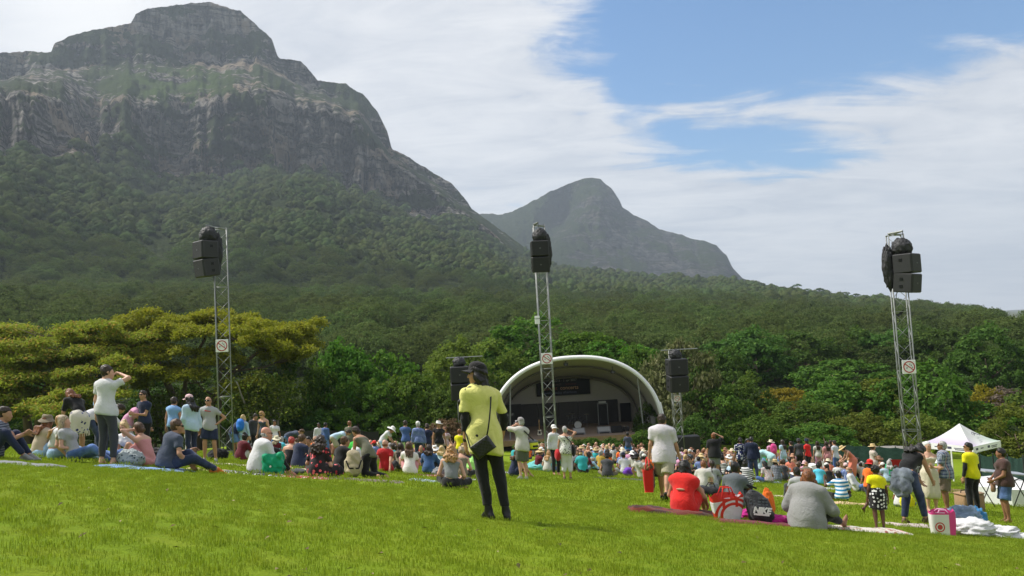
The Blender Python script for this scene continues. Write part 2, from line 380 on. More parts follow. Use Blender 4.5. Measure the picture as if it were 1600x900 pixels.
def mountain_material(name, veg_a, veg_b, rock_a, rock_b, sc=1., tan=.8):
    m, t, b = mat(name, None, .95, .05)
    g = t.add('ShaderNodeNewGeometry'); P = g.outputs['Position']
    rk = t.add('ShaderNodeAttribute', attribute_name='rock').outputs['Fac']
    gr = t.add('ShaderNodeAttribute', attribute_name='meadow').outputs['Fac']
    st = t.mapping(P, (.022*sc, .022*sc, .085*sc)); vt = t.mapping(P, (.075*sc, .075*sc, .012*sc))
    n1, n2, n3 = t.noise(st, 1., 6, .65, .4), t.noise(vt, 1., 6, .65, .5), t.noise(P, .05*sc, 6, .65)
    f = t.m('ADD', t.m('MULTIPLY', n1, .38), t.m('MULTIPLY', n2, .62))
    rock = t.ramp(f, [(.395, tuple(c*.14 for c in rock_a)), (.465, rock_a), (.53, rock_b), (.60, tuple(c*1.7 for c in rock_b))])
    hl = t.noise(t.mapping(P, (.006*sc, .006*sc, .16*sc)), 1., 5, .6, .3); rock = t.mix(t.rng(hl, .53, .58, 0, .85), rock, tuple(c*.5 for c in veg_a))
    rock = t.mix(t.m('MULTIPLY', t.rng(t.noise(P, .012*sc, 4, .6), .50, .62, 0, tan), t.rng(f, .42, .5)), rock, (.33, .26, .185))
    veg = t.mix(t.rng(n3, .3, .7), veg_a, veg_b); veg = t.mix(t.rng(t.noise(P, .22*sc, 4, .7), .45, .7, 0, .7), veg, tuple(c*.5 for c in veg_a))
    veg = t.mix(t.m('MULTIPLY', gr, t.rng(t.noise(P, .03*sc, 5), .3, .6)), veg, (.072, .118, .022))
    e = t.rng(t.m('ADD', rk, t.m('MULTIPLY', t.m('SUBTRACT', t.noise(P, .06*sc, 6, .7), .5), 1.5)), .34, .46)
    t.set(b, 'Base Color', t.mix(e, veg, rock))
    bump(t, b, t.m('ADD', t.m('MULTIPLY', f, 1.4), t.noise(P, .16*sc, 5, .7)), 16/sc, 1.)
    return m
def sheet_mesh(name, pxs, ts, fn, m, extra=None):
    Pg, Tg = np.meshgrid(pxs, ts); v, rock = fn(Pg.ravel(), Tg.ravel())
    w = len(pxs); i = np.arange((len(ts)-1)*w).reshape(-1, w)[:, :-1].ravel()
    me = mesh_data(name, v, np.stack([i, i+1, i+1+w, i+w], 1)); me.attributes.new('rock', 'FLOAT', 'POINT').data.foreach_set('value', rock.astype(np.float32))
    if extra is not None: me.attributes.new('meadow', 'FLOAT', 'POINT').data.foreach_set('value', extra(Pg.ravel(), Tg.ravel()).astype(np.float32))
    o = link(name, me, m); tag(o, kind='structure'); return o
def meadow(px, t):
    a = np.exp(-((px-280)/95)**2)*np.interp(t, [4.0, 4.2, 4.7, 4.95], [0, 1, 1, 0])
    return np.clip(a*1.2, 0, 1)
mt = mountain_material('mountainside', (.030, .048, .015), (.060, .082, .026), (.078, .073, .070), (.25, .232, .208))
tt = np.concatenate([np.linspace(0, 2, 24)[:-1], np.linspace(2, 3, 50)[:-1], np.linspace(3, 4, 90)[:-1], np.linspace(4, 5, 46)[:-1], np.linspace(5, 6, 70)[:-1], np.linspace(6, 7, 8)])
sheet_mesh('mountain', np.concatenate([np.arange(-330, 820, 1.8), np.arange(820, 2100, 5)]), tt, terrain_xyz, mt, meadow)
# the second peak, farther off
BX = [640, 735, 785, 800, 820, 860, 900, 928, 938, 955, 968, 972, 990, 1020, 1060, 1100, 1120, 1135, 1145, 1160, 1180, 1260, 1500]
BY = [345, 335, 334, 330, 318, 296, 281, 276, 277, 292, 311, 321, 333, 349, 365, 377, 383, 398, 419, 434, 442, 470, 500]
def peak_xyz(px, t):
    rid = np.interp(px, BX, BY); base = np.interp(px, [640, 800, 1000, 1160, 1500], [420, 440, 455, 462, 510])
    f = np.clip(t, 0, 1); y = base*(1-f)+rid*f+np.where(t > 1, 50*(t-1), 0)
    R = 1900+(3000-1900)*np.interp(t, [0, .35, .72, 1, 2], [0, .45, .72, 1, 1.5])
    d = _F[None]+CR[None]*((px[:, None]-800)/FPX)+CU[None]*((450-y[:, None])/FPX); hy = np.hypot(d[:, 0], d[:, 1]); Z = d[:, 2]/hy*R
    a = px*2.4
    gul = fbm(a/190+Z/500+.5*fbm(a/120, Z/120, seed=6), Z/700, o=5, seed=121, ridged=True)-.5
    R = R+np.clip(t*3, 0, 1)*(230*gul+60*(fbm(a/50, Z/50, seed=8, o=4)-.5))-260*np.exp(-((px-868+(y-330)*.35)/26)**2)*np.interp(t, [0, .3, .8, 1], [0, .2, 1, .0])*-1
    rock = np.clip(.33+.9*gul+1.1*(fbm(a/80, Z/40, seed=12, o=4)-.5)+np.interp(px, [820, 960, 1120], [-.45, -.06, -.04]), 0, 1)
    return np.stack([d[:, 0]/hy*R, d[:, 1]/hy*R, Z+5*(fbm(px/7, t*8, seed=66)-.5)], 1), rock
sheet_mesh('mountain_peak', np.arange(640, 1500, 2.2), np.concatenate([np.linspace(0, 1, 150), [1.3, 2]]), peak_xyz, mountain_material('far_mountainside', (.022, .038, .014), (.046, .064, .024), (.034, .037, .038), (.066, .068, .068), .7, .12))
# the plain beyond, to the horizon
pm, t, b = mat('far_plain', None, .95, .05); P = t.add('ShaderNodeNewGeometry').outputs['Position']
t.set(b, 'Base Color', t.mix(t.noise(P, .004, 5), (.05, .065, .03), (.12, .12, .07)))
mb = MB(); mb.add([(-9000, -900, -16), (9000, -900, -16), (9000, 9500, -16), (-9000, 9500, -16)], [(0, 1, 2, 3)]); tag(mb.build('ground', pm), kind='structure')

# ---------------------------------------------------------------- foliage
def leaf_material(name, ca, cb, cc, trans=.45, rough=.65, far=False):
    m, t, b = mat(name, None, rough, .04 if far else .16)
    g = t.add('ShaderNodeNewGeometry'); oi = t.add('ShaderNodeObjectInfo')
    r = g.outputs['Random Per Island']; n = t.noise(t.add('ShaderNodeTexCoord').outputs['Object'], .55, 3)
    col = t.mix(t.m('ADD', t.m('MULTIPLY', r, .6), t.m('MULTIPLY', t.rng(n, .3, .7), .4)), ca, cb)
    col = t.mix(t.rng(r, .86, .9, 0, .8), col, cc)
    hs = t.add('ShaderNodeHueSaturation', {'Hue': t.rng(oi.outputs['Random'], 0, 1, .485, .515), 'Value': t.rng(oi.outputs['Random'], 0, 1, .8, 1.15), 'Color': col}); col = hs.outputs[0]
    if far: P = g.outputs['Position']; col = t.mix(t.rng(t.noise(P, .012, 4, .6), .35, .65, 0, .6), col, (.095, .11, .036)); col = t.mix(t.rng(t.noise(P, .02, 3), .5, .7, 0, .7), col, (.034, .060, .020))
    t.set(b, 'Base Color', col); tr = t.add('ShaderNodeBsdfTranslucent', {'Color': col})
    t.set(t.n['Material Output'], 'Surface', t.add('ShaderNodeMixShader', {0: trans, 1: b.outputs[0], 2: tr.outputs[0]}).outputs[0])
    return m
bark, t, b = mat('bark', None, .9, .15); P = t.add('ShaderNodeTexCoord').outputs['Object']
t.set(b, 'Base Color', t.mix(t.noise(t.mapping(P, (6, 6, 1.2)), 2., 5), (.085, .062, .042), (.20, .155, .11))); bump(t, b, t.noise(t.mapping(P, (9, 9, 1.5)), 2., 5), .05)
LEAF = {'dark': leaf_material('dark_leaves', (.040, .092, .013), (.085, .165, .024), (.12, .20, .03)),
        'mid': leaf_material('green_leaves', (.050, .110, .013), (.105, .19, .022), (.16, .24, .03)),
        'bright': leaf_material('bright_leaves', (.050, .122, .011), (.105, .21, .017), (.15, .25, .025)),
        'olive': leaf_material('olive_leaves', (.085, .13, .016), (.165, .22, .026), (.22, .26, .035)),
        'yellow': leaf_material('yellow_leaves', (.19, .18, .014), (.36, .32, .02), (.42, .36, .03)),
        'umbrella': leaf_material('umbrella_leaves', (.19, .24, .016), (.34, .39, .028), (.40, .38, .04)),
        'rusty': leaf_material('rusty_leaves', (.18, .20, .02), (.29, .32, .032), (.38, .20, .055)),
        'pale': leaf_material('pale_leaves', (.075, .095, .025), (.19, .20, .075), (.34, .33, .17)),
        'grey': leaf_material('grey_twig_leaves', (.12, .095, .07), (.21, .165, .125), (.27, .2, .16)),
        'twig': leaf_material('dry_twigs', (.14, .10, .05), (.24, .17, .085), (.3, .23, .12)),
        'near': leaf_material('slope_canopy', (.058, .098, .022), (.135, .19, .052), (.15, .19, .06), .45, .9, True),
        'far': leaf_material('far_canopy', (.050, .082, .024), (.098, .138, .046), (.13, .155, .068), .3, .9, True)}
def leaf_quads(C, N, size, r, jitter=.9, aspect=.6):
    n = len(C); d = r.normal(size=(n, 3)); nn = N+jitter*d; nn /= np.linalg.norm(nn, axis=1)[:, None]+1e-9
    a = r.normal(size=(n, 3)); a -= nn*(a*nn).sum(1)[:, None]; a /= np.linalg.norm(a, axis=1)[:, None]+1e-9; b = np.cross(nn, a)
    s = size*(.6+.8*r.random((n, 1))); fold = nn*s*.18
    v = np.stack([C-a*s, C-b*s*aspect+fold, C+a*s, C+b*s*aspect+fold], 1).reshape(-1, 3)
    return v, np.arange(4*n).reshape(n, 4)
def crown_mesh(seed, W, H, n_blob=14, n_clump=260, per=46, leaf=.17, flat=1., under=.35, clump=.55, jit=.9):
    """a crown W wide and H high, its base at z=0: leaf clumps over uneven lobes, with gaps"""
    r = np.random.default_rng(seed); B = []
    for k in range(n_blob):
        a = r.random()*2*PI; q = math.sqrt(r.random())*.62; z = .25+.55*r.random()*(1-.5*q)
        B.append((np.array([q*W/2*math.cos(a), q*W/2*math.sin(a), z*H]), np.array([W*.22*(.7+.6*r.random()), W*.22*(.7+.6*r.random()), H*.24*flat*(.7+.6*r.random())])))
    B.append((np.array([0, 0, H*.6]), np.array([W*.27, W*.27, H*.38*flat])))
    C = []; N = []
    tot = sum((b[1][0]*b[1][1]) for b in B)
    for c, rad in B:
        m = int(n_clump*rad[0]*rad[1]/tot)+1; d = r.normal(size=(m*2, 3)); d /= np.linalg.norm(d, axis=1)[:, None]; d = d[d[:, 2] > -under-.35*r.random(len(d))][:m]
        p = c+d*rad*(.82+.3*r.random((len(d), 1)))
        inside = np.zeros(len(p), bool)
        for c2, r2 in B:
            if c2 is not c: inside |= (((p-c2)/r2)**2).sum(1) < .62
        C.append(p[~inside]); N.append((d/rad)[~inside])
    C = np.concatenate(C); N = np.concatenate(N); N /= np.linalg.norm(N, axis=1)[:, None]
    cs = clump*(.6+.8*r.random((len(C), 1)))
    CC = np.repeat(C, per, 0); NN = np.repeat(N, per, 0); S = np.repeat(cs, per, 0)
    off = r.normal(size=CC.shape); off /= np.linalg.norm(off, axis=1)[:, None]; off *= S*r.random((len(CC), 1))**.45; off[:, 2] *= .7
    v, f = leaf_quads(CC+off, NN*.7+off/S*.8+np.array([0, 0, .35]), leaf, r, jit)
    v[:, 2] = np.maximum(v[:, 2], 0)
    return v, f, B
def trunk_mb(H, W, r0, seed, n_limb=6, fork=.35, z0=0.):
    mb = MB(); r = random.Random(seed); top = (r.uniform(-.06, .06)*W, r.uniform(-.06, .06)*W, H*.75)
    mb.tube([(0, 0, -.4), (0, 0, .1), (top[0]*.3, top[1]*.3, H*fork), top], [r0*1.5, r0*1.1, r0*.8, r0*.2], 8)
    for k in range(n_limb):
        a = k*2*PI/n_limb+r.uniform(-.4, .4); z = H*fork*r.uniform(.8, 1.3); e = (math.cos(a)*W*.33, math.sin(a)*W*.33, H*r.uniform(.62, .85))
        mb.tube([(top[0]*.25, top[1]*.25, z), (e[0]*.45, e[1]*.45, z+(e[2]-z)*.5), e], [r0*.55, r0*.35, r0*.1], 6)
    return mb

def make_forest():
    vs = []
    for s in range(5):
        v, f, B = crown_mesh(900+s, 1., .8, 9, 60, 18, .022, 1., .1, .085, .6)
        mbv = [v]; fo = [f]; o = len(v); r_ = np.random.default_rng(s)
        for c, rad in B:                        # solid hearts so that a crown this small stays opaque
            th, ph = np.meshgrid(np.linspace(0, 2*PI, 8, endpoint=False), np.linspace(.15, PI-.15, 5)); p = np.stack([np.cos(th)*np.sin(ph), np.sin(th)*np.sin(ph), np.cos(ph)], -1).reshape(-1, 3)*rad*(.90+.10*r_.random((40, 1)))+c
            q = np.array([(i*8+j, i*8+(j+1) % 8, (i+1)*8+(j+1) % 8, (i+1)*8+j) for i in range(4) for j in range(8)]); mbv.append(p); fo.append(q+o); o += len(p)
        me = mesh_data('forest_crown', np.concatenate(mbv), np.concatenate(fo)); me.materials.append(LEAF['far']); vs.append(me)
    for s in range(4):
        v, f, B = crown_mesh(950+s, 1., .85, 12, 230, 22, .0175, 1., .15, .07, .5); me = mesh_data('forest_crown', v, f); me.materials.append(LEAF['near']); vs.append(me)
    r = np.random.default_rng(5); n = 46000
    px = r.uniform(-140, 1750, n); t = .72+2.45*r.random(n)**1.0
    rid_t = np.where(px > 820, 6.2, 3.15+1.0*(r.random(n) < .12)*r.random(n)); t = np.where(px > 800, .72+(np.where(r.random(n) < .25, 5.6, 2.4))*r.random(n), t)
    keep = t < rid_t; px, t = px[keep], t[keep]
    # bare clearings
    cl = fbm(px/50, t*6, seed=91, o=4); keep = cl > .36+.12*(r.random(len(px))-.5); px, t = px[keep], t[keep]
    P, rock = terrain_xyz(px, t); R = np.hypot(P[:, 0], P[:, 1])
    keep = (rock < .4) & (R > 118) & ~((px > 1560) & (px < 1608) & (R > 170)) & ((R > 620) | (r.random(len(R)) < .6)); P, R, px, t = P[keep], R[keep], px[keep], t[keep]
    sc = np.interp(R, [110, 200, 500, 1300, 1700], [4.6, 6.2, 7.6, 9.2, 9.6])*np.clip(r.lognormal(0, .42, len(P))*(.65+.7*fbm(P[:, 0]/60, P[:, 1]/60, seed=19, o=2)), .4, 2.3)
    P[:, 2] -= sc*.22
    gn_scatter('forest', P, r.random(len(P))*6.28, sc, np.where(R < 620, 5+r.integers(0, 4, len(P)), r.integers(0, 5, len(P))), vs)
make_forest()
# ---------------------------------------------------------------- trees behind the lawn
def ground_z(x, D): return float(G(x, D)) if D < 74 else -10.2
CROWN = []
for s, a in enumerate((dict(), dict(n_blob=10, flat=1.15), dict(n_blob=18, flat=.85), dict(n_blob=12, flat=1.3, per=40), dict(n_blob=16, flat=.95))):
    v, f, B = crown_mesh(200+s, 8., 6., n_clump=420, per=44, leaf=.15, **{k: q for k, q in a.items() if k != 'per'}); CROWN.append((v, f))
CROWN_ME = [mesh_data('crown', v, f) for v, f in CROWN]
for me in CROWN_ME: me.materials.append(LEAF['mid'])
SMALL = []
for s in range(3):
    v, f, B = crown_mesh(300+s, 3., 2.2, 9, 150, 34, .095, 1., .2, .3); me = mesh_data('crown', v, f); me.materials.append(LEAF['mid']); SMALL.append(me)
TRUNK_ME = []
for s in range(4):
    me = trunk_mb(6., 8., .19, 70+s).data('trunk', True); me.materials.append(bark); TRUNK_ME.append(me)
def own_mat(o, m):
    o.material_slots[0].link = 'OBJECT'; o.material_slots[0].material = m
def tree(px, top, bot, wpx, D, kind, label, k, group='trees behind the lawn', small=False, name='leafy_tree', cat='tree'):
    x = pt(px, 600, D)[0]; zt = pt(px, top, D)[2]; zb = pt(px, bot, D)[2]; gz = ground_z(x, D); zb = max(zb, gz-.2); W = wpx*D/FPX; H = zt-zb
    e = empty(name, (x, D, gz), label, cat, group)
    src = SMALL if small else CROWN_ME; bw, bh = (3., 2.2) if small else (8., 6.)
    o = bpy.data.objects.new('crown', src[k % len(src)]); COL.objects.link(o); o.parent = e
    sw, sh = W/bw*1.08, H/bh*1.04; o.scale = (sw, sw, sh); o.location = (0, 0, zb-gz); o.rotation_euler = (0, 0, k*1.9); own_mat(o, LEAF[kind])
    tr = bpy.data.objects.new('trunk', TRUNK_ME[k % 4]); COL.objects.link(tr); tr.parent = e
    th = (zb-gz)+H*.8; s = th/6.; tr.scale = (W/8*.9, W/8*.9, s); tr.rotation_euler = (0, 0, k*2.3)
    return e
TREES = [
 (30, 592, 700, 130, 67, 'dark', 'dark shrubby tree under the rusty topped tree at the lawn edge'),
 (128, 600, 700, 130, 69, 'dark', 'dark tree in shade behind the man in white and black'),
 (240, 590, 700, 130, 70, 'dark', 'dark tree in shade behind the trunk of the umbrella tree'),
 (335, 596, 700, 120, 68, 'dark', 'dark tree directly behind the left speaker tower'),
 (405, 585, 700, 110, 66, 'mid', 'mid green tree between the umbrella tree and the bright green trees'),
 (470, 566, 700, 110, 62, 'bright', 'leftmost of the bright green trees, beside the umbrella tree'),
 (532, 550, 700, 130, 64, 'bright', 'tall bright green tree, second of the bright clump from the umbrella tree'),
 (600, 546, 700, 140, 65, 'bright', 'broad bright green tree at the top of the bright clump'),
 (556, 605, 700, 110, 59, 'bright', 'low bright green tree in front of the bright clump'),
 (650, 585, 700, 130, 61, 'bright', 'bright green tree behind the two men in blue shirts'),
 (702, 605, 700, 100, 59, 'mid', 'green tree behind the dry twig heap'),
 (722, 540, 650, 120, 77, 'olive', 'olive tree behind the speakers by the woman in yellow'),
 (775, 528, 640, 140, 82, 'olive', 'olive crown rising above the stage roof on the side of the woman in yellow'),
 (845, 507, 610, 165, 88, 'mid', 'tallest tree directly behind the stage roof, cut by the middle speaker tower'),
 (905, 520, 610, 130, 84, 'bright', 'bright green tree right behind the top of the stage arch'),
 (955, 535, 630, 130, 80, 'bright', 'bright green tree over the falling side of the stage arch'),
 (995, 552, 660, 90, 75, 'mid', 'green tree squeezed between the stage arch and the pale blossoming tree'),
 (1057, 527, 700, 125, 67, 'pale', 'pale cream blossoming tree behind the small speaker tower'),
 (1008, 640, 700, 60, 61, 'dark', 'small dark tree tucked under the end of the stage arch'),
 (1118, 606, 700, 110, 65, 'mid', 'green tree beside the pale blossoming tree'),
 (1130, 545, 650, 110, 86, 'dark', 'dark crown just above and behind the pale tree'),
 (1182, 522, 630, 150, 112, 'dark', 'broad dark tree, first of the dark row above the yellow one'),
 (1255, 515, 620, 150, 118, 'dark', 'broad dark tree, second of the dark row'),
 (1168, 598, 700, 110, 71, 'mid', 'green tree on the near side of the yellow flowering tree'),
 (1216, 607, 665, 90, 73, 'yellow', 'yellow flowering tree in the green row'),
 (1240, 628, 700, 120, 63, 'mid', 'green tree in front of the yellow flowering tree'),
 (1302, 604, 700, 140, 67, 'mid', 'rounded green tree between the yellow tree and the tall speaker tower'),
 (1305, 560, 650, 150, 97, 'mid', 'green tree in the middle of the slope row, under the dark ones'),
 (1348, 522, 610, 110, 122, 'dark', 'narrow dark tree just left of the speaker tower, high on the slope'),
 (1385, 592, 700, 130, 67, 'olive', 'olive tree behind the legs of the tower with the raised speaker'),
 (1412, 515, 610, 120, 120, 'dark', 'dark tree seen through the truss of the tower'),
 (1452, 580, 710, 150, 63, 'mid', 'large green tree behind the white marquee'),
 (1482, 512, 610, 130, 112, 'dark', 'dark rounded tree over the marquee, high on the slope'),
 (1546, 520, 640, 130, 92, 'dark', 'dark tree second from the picture edge'),
 (1602, 532, 650, 120, 97, 'dark', 'dark tree cut by the picture edge'),
 (1533, 603, 690, 60, 72, 'yellow', 'small yellow tree between the marquee and the grey bush'),
 (1568, 614, 680, 110, 71, 'grey', 'grey brown leafless looking tree at the edge'),
 (1500, 625, 720, 130, 61, 'mid', 'green tree rising right behind the marquee peak'),
 (1585, 645, 750, 120, 50, 'olive', 'olive tree behind the woman in the brown shirt'),
 (1650, 600, 740, 140, 60, 'mid', 'green tree just past the picture edge'),
 (1342, 645, 710, 100, 57, 'olive', 'low olive tree behind the tall straw hat woman'),
 (1182, 655, 710, 90, 57, 'mid', 'low green tree behind the man in the navy suit'),
 (1282, 660, 712, 110, 55, 'mid', 'low green tree behind the people in red and pink'),
 (1080, 655, 705, 80, 59, 'dark', 'low dark tree behind the man in black'),
 (-30, 505, 660, 70, 62, 'dark', 'dark tree cut by the edge beside the rusty topped tree'),
 (440, 640, 705, 110, 60, 'dark', 'low dark tree behind the girl with the blue backpack'),
 (500, 648, 705, 100, 58, 'dark', 'low dark tree behind the man in the white shirt by the screen'),
 (190, 655, 705, 120, 60, 'dark', 'low dark tree behind the woman in the pink shirt'),
 (70, 650, 705, 120, 60, 'dark', 'low dark tree behind the woman in the bucket hat'),
 (1430, 648, 720, 100, 56, 'olive', 'low olive tree behind the grey haired woman'),
 (1545, 668, 740, 90, 52, 'olive', 'low olive tree behind the marquee leg'),
 (620, 655, 705, 100, 58, 'bright', 'low bright green tree behind the person in the white sun hat')]
for k, a in enumerate(TREES): tree(*a, k)
tree(692, 655, 700, 66, 52, 'twig', 'domed heap of dry brown twigs behind the standing spectators', 1, None, True, 'twig_heap', 'shrub')
for k, (px, top, w, kd) in enumerate(((866, 686, 40, 'mid'), (893, 687, 34, 'dark'), (918, 686, 36, 'mid'), (945, 685, 38, 'dark'), (1000, 672, 40, 'mid'), (1022, 668, 36, 'mid'), (972, 684, 32, 'dark'), (840, 690, 36, 'dark'), (812, 690, 36, 'mid'))):
    tree(px, top, 708, w, 57.5-k*.2, kd, ['leafy shrub at the foot of the stage, below the drum kit', 'dark shrub at the foot of the stage beside the grey haired woman', 'leafy shrub at the foot of the stage below the first floor monitor', 'dark shrub below the second floor monitor', 'taller leafy shrub against the end of the stage floor', 'leafy shrub beside the grey cabinet past the stage end', 'dark shrub behind the man in navy and blue shorts', 'dark shrub below the guitar', 'leafy shrub behind the man with the camera bag'][k], k, 'shrubs at the foot of the stage', True, 'shrub', 'shrub')

def umbrella_tree(label, stems, pads, D, kind, seed, leaf=.122, spread=1.0):
    """flat topped tree: forking stems carrying layered, feathery pads. stems and pads are in photo columns/rows at depth D"""
    r = np.random.default_rng(seed); base = at_d(stems[0][0][0], D); base[2] = ground_z(base[0], D)
    e = empty('umbrella_tree', tuple(base), label, 'tree')
    def loc(px, py, dy=0): p = pt(px, py, D+dy); return p-base
    mb = MB(); tips = []
    for st in stems:
        pts = [loc(a, b, c) for a, b, c, w in st]; pts[0][2] = min(pts[0][2], -.2); mb.tube(pts, [w for *_, w in st], 9); tips.append(pts)
    allp = [p for q in tips for p in q[1:]]
    for (px, py, w, h, dy) in pads:
        c = loc(px, py, dy); q = min(allp, key=lambda p: np.linalg.norm(p-c)+max(0, p[2]-c[2])*3); W = w*D/FPX/2
        mid = q*.45+c*.55+np.array([0, 0, -.25]); mb.tube([q, mid, c], [.11, .07, .03], 6)
        for k in range(7):
            a = r.random()*2*PI; t = c+np.array([math.cos(a)*W*.7, math.sin(a)*W*.7, h*D/FPX*.1]); mb.tube([mid*.5+c*.5, (mid+t)/2+np.array([0, 0, -.05]), t], [.05, .035, .012], 5)
    mb.build('trunk', bark, e, True)
    V = []; Fc = []; o = 0
    for (px, py, w, h, dy) in [(p[0]+r.normal()*p[2]*.30, p[1]+r.normal()*p[3]*.24, p[2]*r.uniform(.22, .5), p[3]*r.uniform(.28, .5), p[4]+r.normal()*1.2) for p in pads for _ in range(9)]:
        c = loc(px, py, dy); W = w*D/FPX/2; Hh = h*D/FPX/2; n = int(44*W*W)+22
        a = r.random(n)*2*PI; q = np.sqrt(r.random(n)); lump = .75+.35*vnoise(np.cos(a)*2+px, np.sin(a)*2, seed=seed)
        p = c+np.stack([q*W*lump*np.cos(a), q*W*lump*np.sin(a)*spread, Hh*(1-q**2)*(.5+.9*r.random(n))-Hh*.4], 1)
        p = np.repeat(p, 11, 0); off = r.normal(size=p.shape)*np.array([.19, .19, .13]); v, f = leaf_quads(p+off, np.tile([0, 0, 1.], (len(p), 1)), leaf, r, .8, .4)
        V.append(v); Fc.append(f+o); o += len(v)
    o = link('crown', mesh_data('crown', np.concatenate(V), np.concatenate(Fc)), LEAF[kind], e)
    return e
umbrella_tree('wide flat topped umbrella tree with yellow green crown and forked trunk behind the left tower',
  [[(302, 700, 0, .42), (296, 655, 0, .36), (272, 622, 0, .28), (255, 585, 0, .22), (240, 545, 0, .12)],
   [(308, 700, 0, .40), (318, 655, 0, .34), (336, 620, -.5, .26), (365, 580, -.5, .2), (410, 545, 0, .1)],
   [(274, 625, 0, .2), (292, 580, 1, .16), (320, 530, 1, .1)], [(338, 618, -.5, .2), (345, 570, .5, .15), (355, 520, .5, .09)], [(258, 590, 0, .15), (215, 560, -1, .1), (180, 535, -1, .07)]],
  [(205, 520, 120, 34, 0), (260, 505, 130, 34, 2), (320, 497, 130, 30, 0), (375, 502, 120, 32, 2), (430, 511, 120, 36, 0), (460, 525, 90, 34, -1), (300, 515, 150, 36, -3), (380, 522, 130, 36, -3), (230, 540, 110, 30, -3), (420, 540, 90, 30, -3), (180, 545, 90, 30, 1),
   (255, 578, 70, 20, -4), (225, 590, 60, 20, -3), (300, 588, 60, 20, -4), (330, 560, 70, 20, -4), (368, 600, 56, 20, -3), (450, 560, 60, 22, 1), (165, 560, 70, 24, -1)], 60, 'umbrella', 31)
umbrella_tree('spreading tree with a rusty tinged drooping crown at the picture edge',
  [[(60, 700, 0, .4), (62, 650, 0, .32), (75, 600, 0, .24), (95, 550, 0, .12)], [(50, 700, 0, .35), (40, 640, 0, .26), (10, 590, 0, .18), (-30, 560, 0, .1)], [(70, 640, 0, .2), (120, 610, -1, .15), (170, 590, -1, .08)]],
  [(90, 514, 150, 30, 0), (40, 528, 130, 36, 0), (140, 527, 130, 36, 0), (-10, 540, 120, 36, 0), (180, 545, 90, 30, 0), (10, 560, 140, 40, -3), (80, 552, 150, 40, -3), (150, 565, 110, 36, -3), (-50, 575, 120, 40, 0), (30, 590, 120, 30, -4), (100, 590, 110, 28, -4), (-20, 612, 110, 30, -4), (60, 622, 110, 26, -5), (130, 615, 90, 24, -4), (10, 640, 90, 22, -5), (90, 642, 80, 20, -5), (178, 600, 70, 22, -3)], 57, 'rusty', 32)
def slim_tree(px, top, D, label, seed):
    r = random.Random(seed); b = at_d(px, D); b[2] = ground_z(b[0], D); e = empty('slim_tree', tuple(b), label, 'tree', 'slim pale trunked trees'); mb = MB(); H = pt(px, top, D)[2]-b[2]
    for k in range(4):
        a = r.uniform(0, 6.3); mb.tube([(0, 0, -.3), (.25*math.cos(a), .25*math.sin(a), H*.4), (1.1*math.cos(a), 1.1*math.sin(a), H*.85)], [.13, .09, .03], 6)
    mb.build('trunk', plain('pale_bark', (.26, .24, .19), .9), e, True)
    g = np.random.default_rng(seed); C = np.stack([g.normal(size=160)*1.0, g.normal(size=160)*1.0, H*(.45+.5*g.random(160))], 1); C = np.repeat(C, 14, 0)+g.normal(size=(2240, 3))*.28
    v, f = leaf_quads(C, np.tile([0, 0, 1.], (len(C), 1)), .11, g); link('crown', mesh_data('crown', v, f), LEAF['olive'], e)
slim_tree(396, 575, 55, 'slim open tree with pale stems beside the left tower, thin leaves', 3)
slim_tree(428, 590, 56, 'slim pale stemmed tree between the girl with the blue backpack and the bright trees', 4)
slim_tree(262, 610, 59, 'slim pale stemmed tree in the shade under the umbrella crown', 5)

# ---------------------------------------------------------------- stage
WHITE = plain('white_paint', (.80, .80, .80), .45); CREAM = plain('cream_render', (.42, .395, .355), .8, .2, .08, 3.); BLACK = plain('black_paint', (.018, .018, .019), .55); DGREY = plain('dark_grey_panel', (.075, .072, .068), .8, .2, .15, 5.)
STEEL = plain('galvanised_steel', (.24, .25, .245), .5, .5, .15, 30., .4); DECK = plain('stage_floor', (.27, .20, .155), .75, .3, .15, 6.); WOOD = plain('fascia_timber', (.30, .20, .105), .8, .2, .3, 7.); BLACKM = plain('black_metal', (.02, .02, .02), .4, .5)
GRILLE, t, b = mat('speaker_grille', (.013, .013, .014), .6, .4); P = t.add('ShaderNodeTexCoord').outputs['Object']; bump(t, b, t.add('ShaderNodeTexVoronoi', {'Vector': P, 'Scale': 60.}).outputs['Distance'], .01, .8)
TARP, t, b = mat('black_tarpaulin', (.020, .020, .022), .55, .4); P = t.add('ShaderNodeTexCoord').outputs['Object']; bump(t, b, t.noise(P, 7., 5, .6, .8), .05, .8)
def text_part(s, size, m, parent, loc, rot=(PI/2, 0, 0), name='lettering', shear=0., bold=0., ext=.004, align='LEFT', spacing=1.):
    cu = bpy.data.curves.new(name, 'FONT'); cu.body = s; cu.size = size; cu.extrude = ext; cu.offset = bold; cu.shear = shear; cu.align_x = align; cu.space_character = spacing; cu.resolution_u = 3
    tmp = bpy.data.objects.new(name, cu); COL.objects.link(tmp); bpy.context.view_layer.update(); me = bpy.data.meshes.new_from_object(tmp.evaluated_get(bpy.context.evaluated_depsgraph_get())); bpy.data.objects.remove(tmp); bpy.data.curves.remove(cu); me.materials.clear(); me.materials.append(m); o = bpy.data.objects.new(name, me); COL.objects.link(o); o.parent = parent; o.location = loc; o.rotation_euler = rot; o['kind'] = 'stuff'; return o
SX, SY = float(pt(902, 680, 60)[0]), 60.; SZ = float(pt(902, 682, 60)[2]); DEPTH = 8.4
def arch(u, a, h, n=2.3):                       # u 0..1 round the arch, from one foot over the top to the other
    th = PI*(1-u); c, s = math.cos(th), math.sin(th); return (a*math.copysign(abs(c)**(2/n), c), h*abs(s)**(2/n))
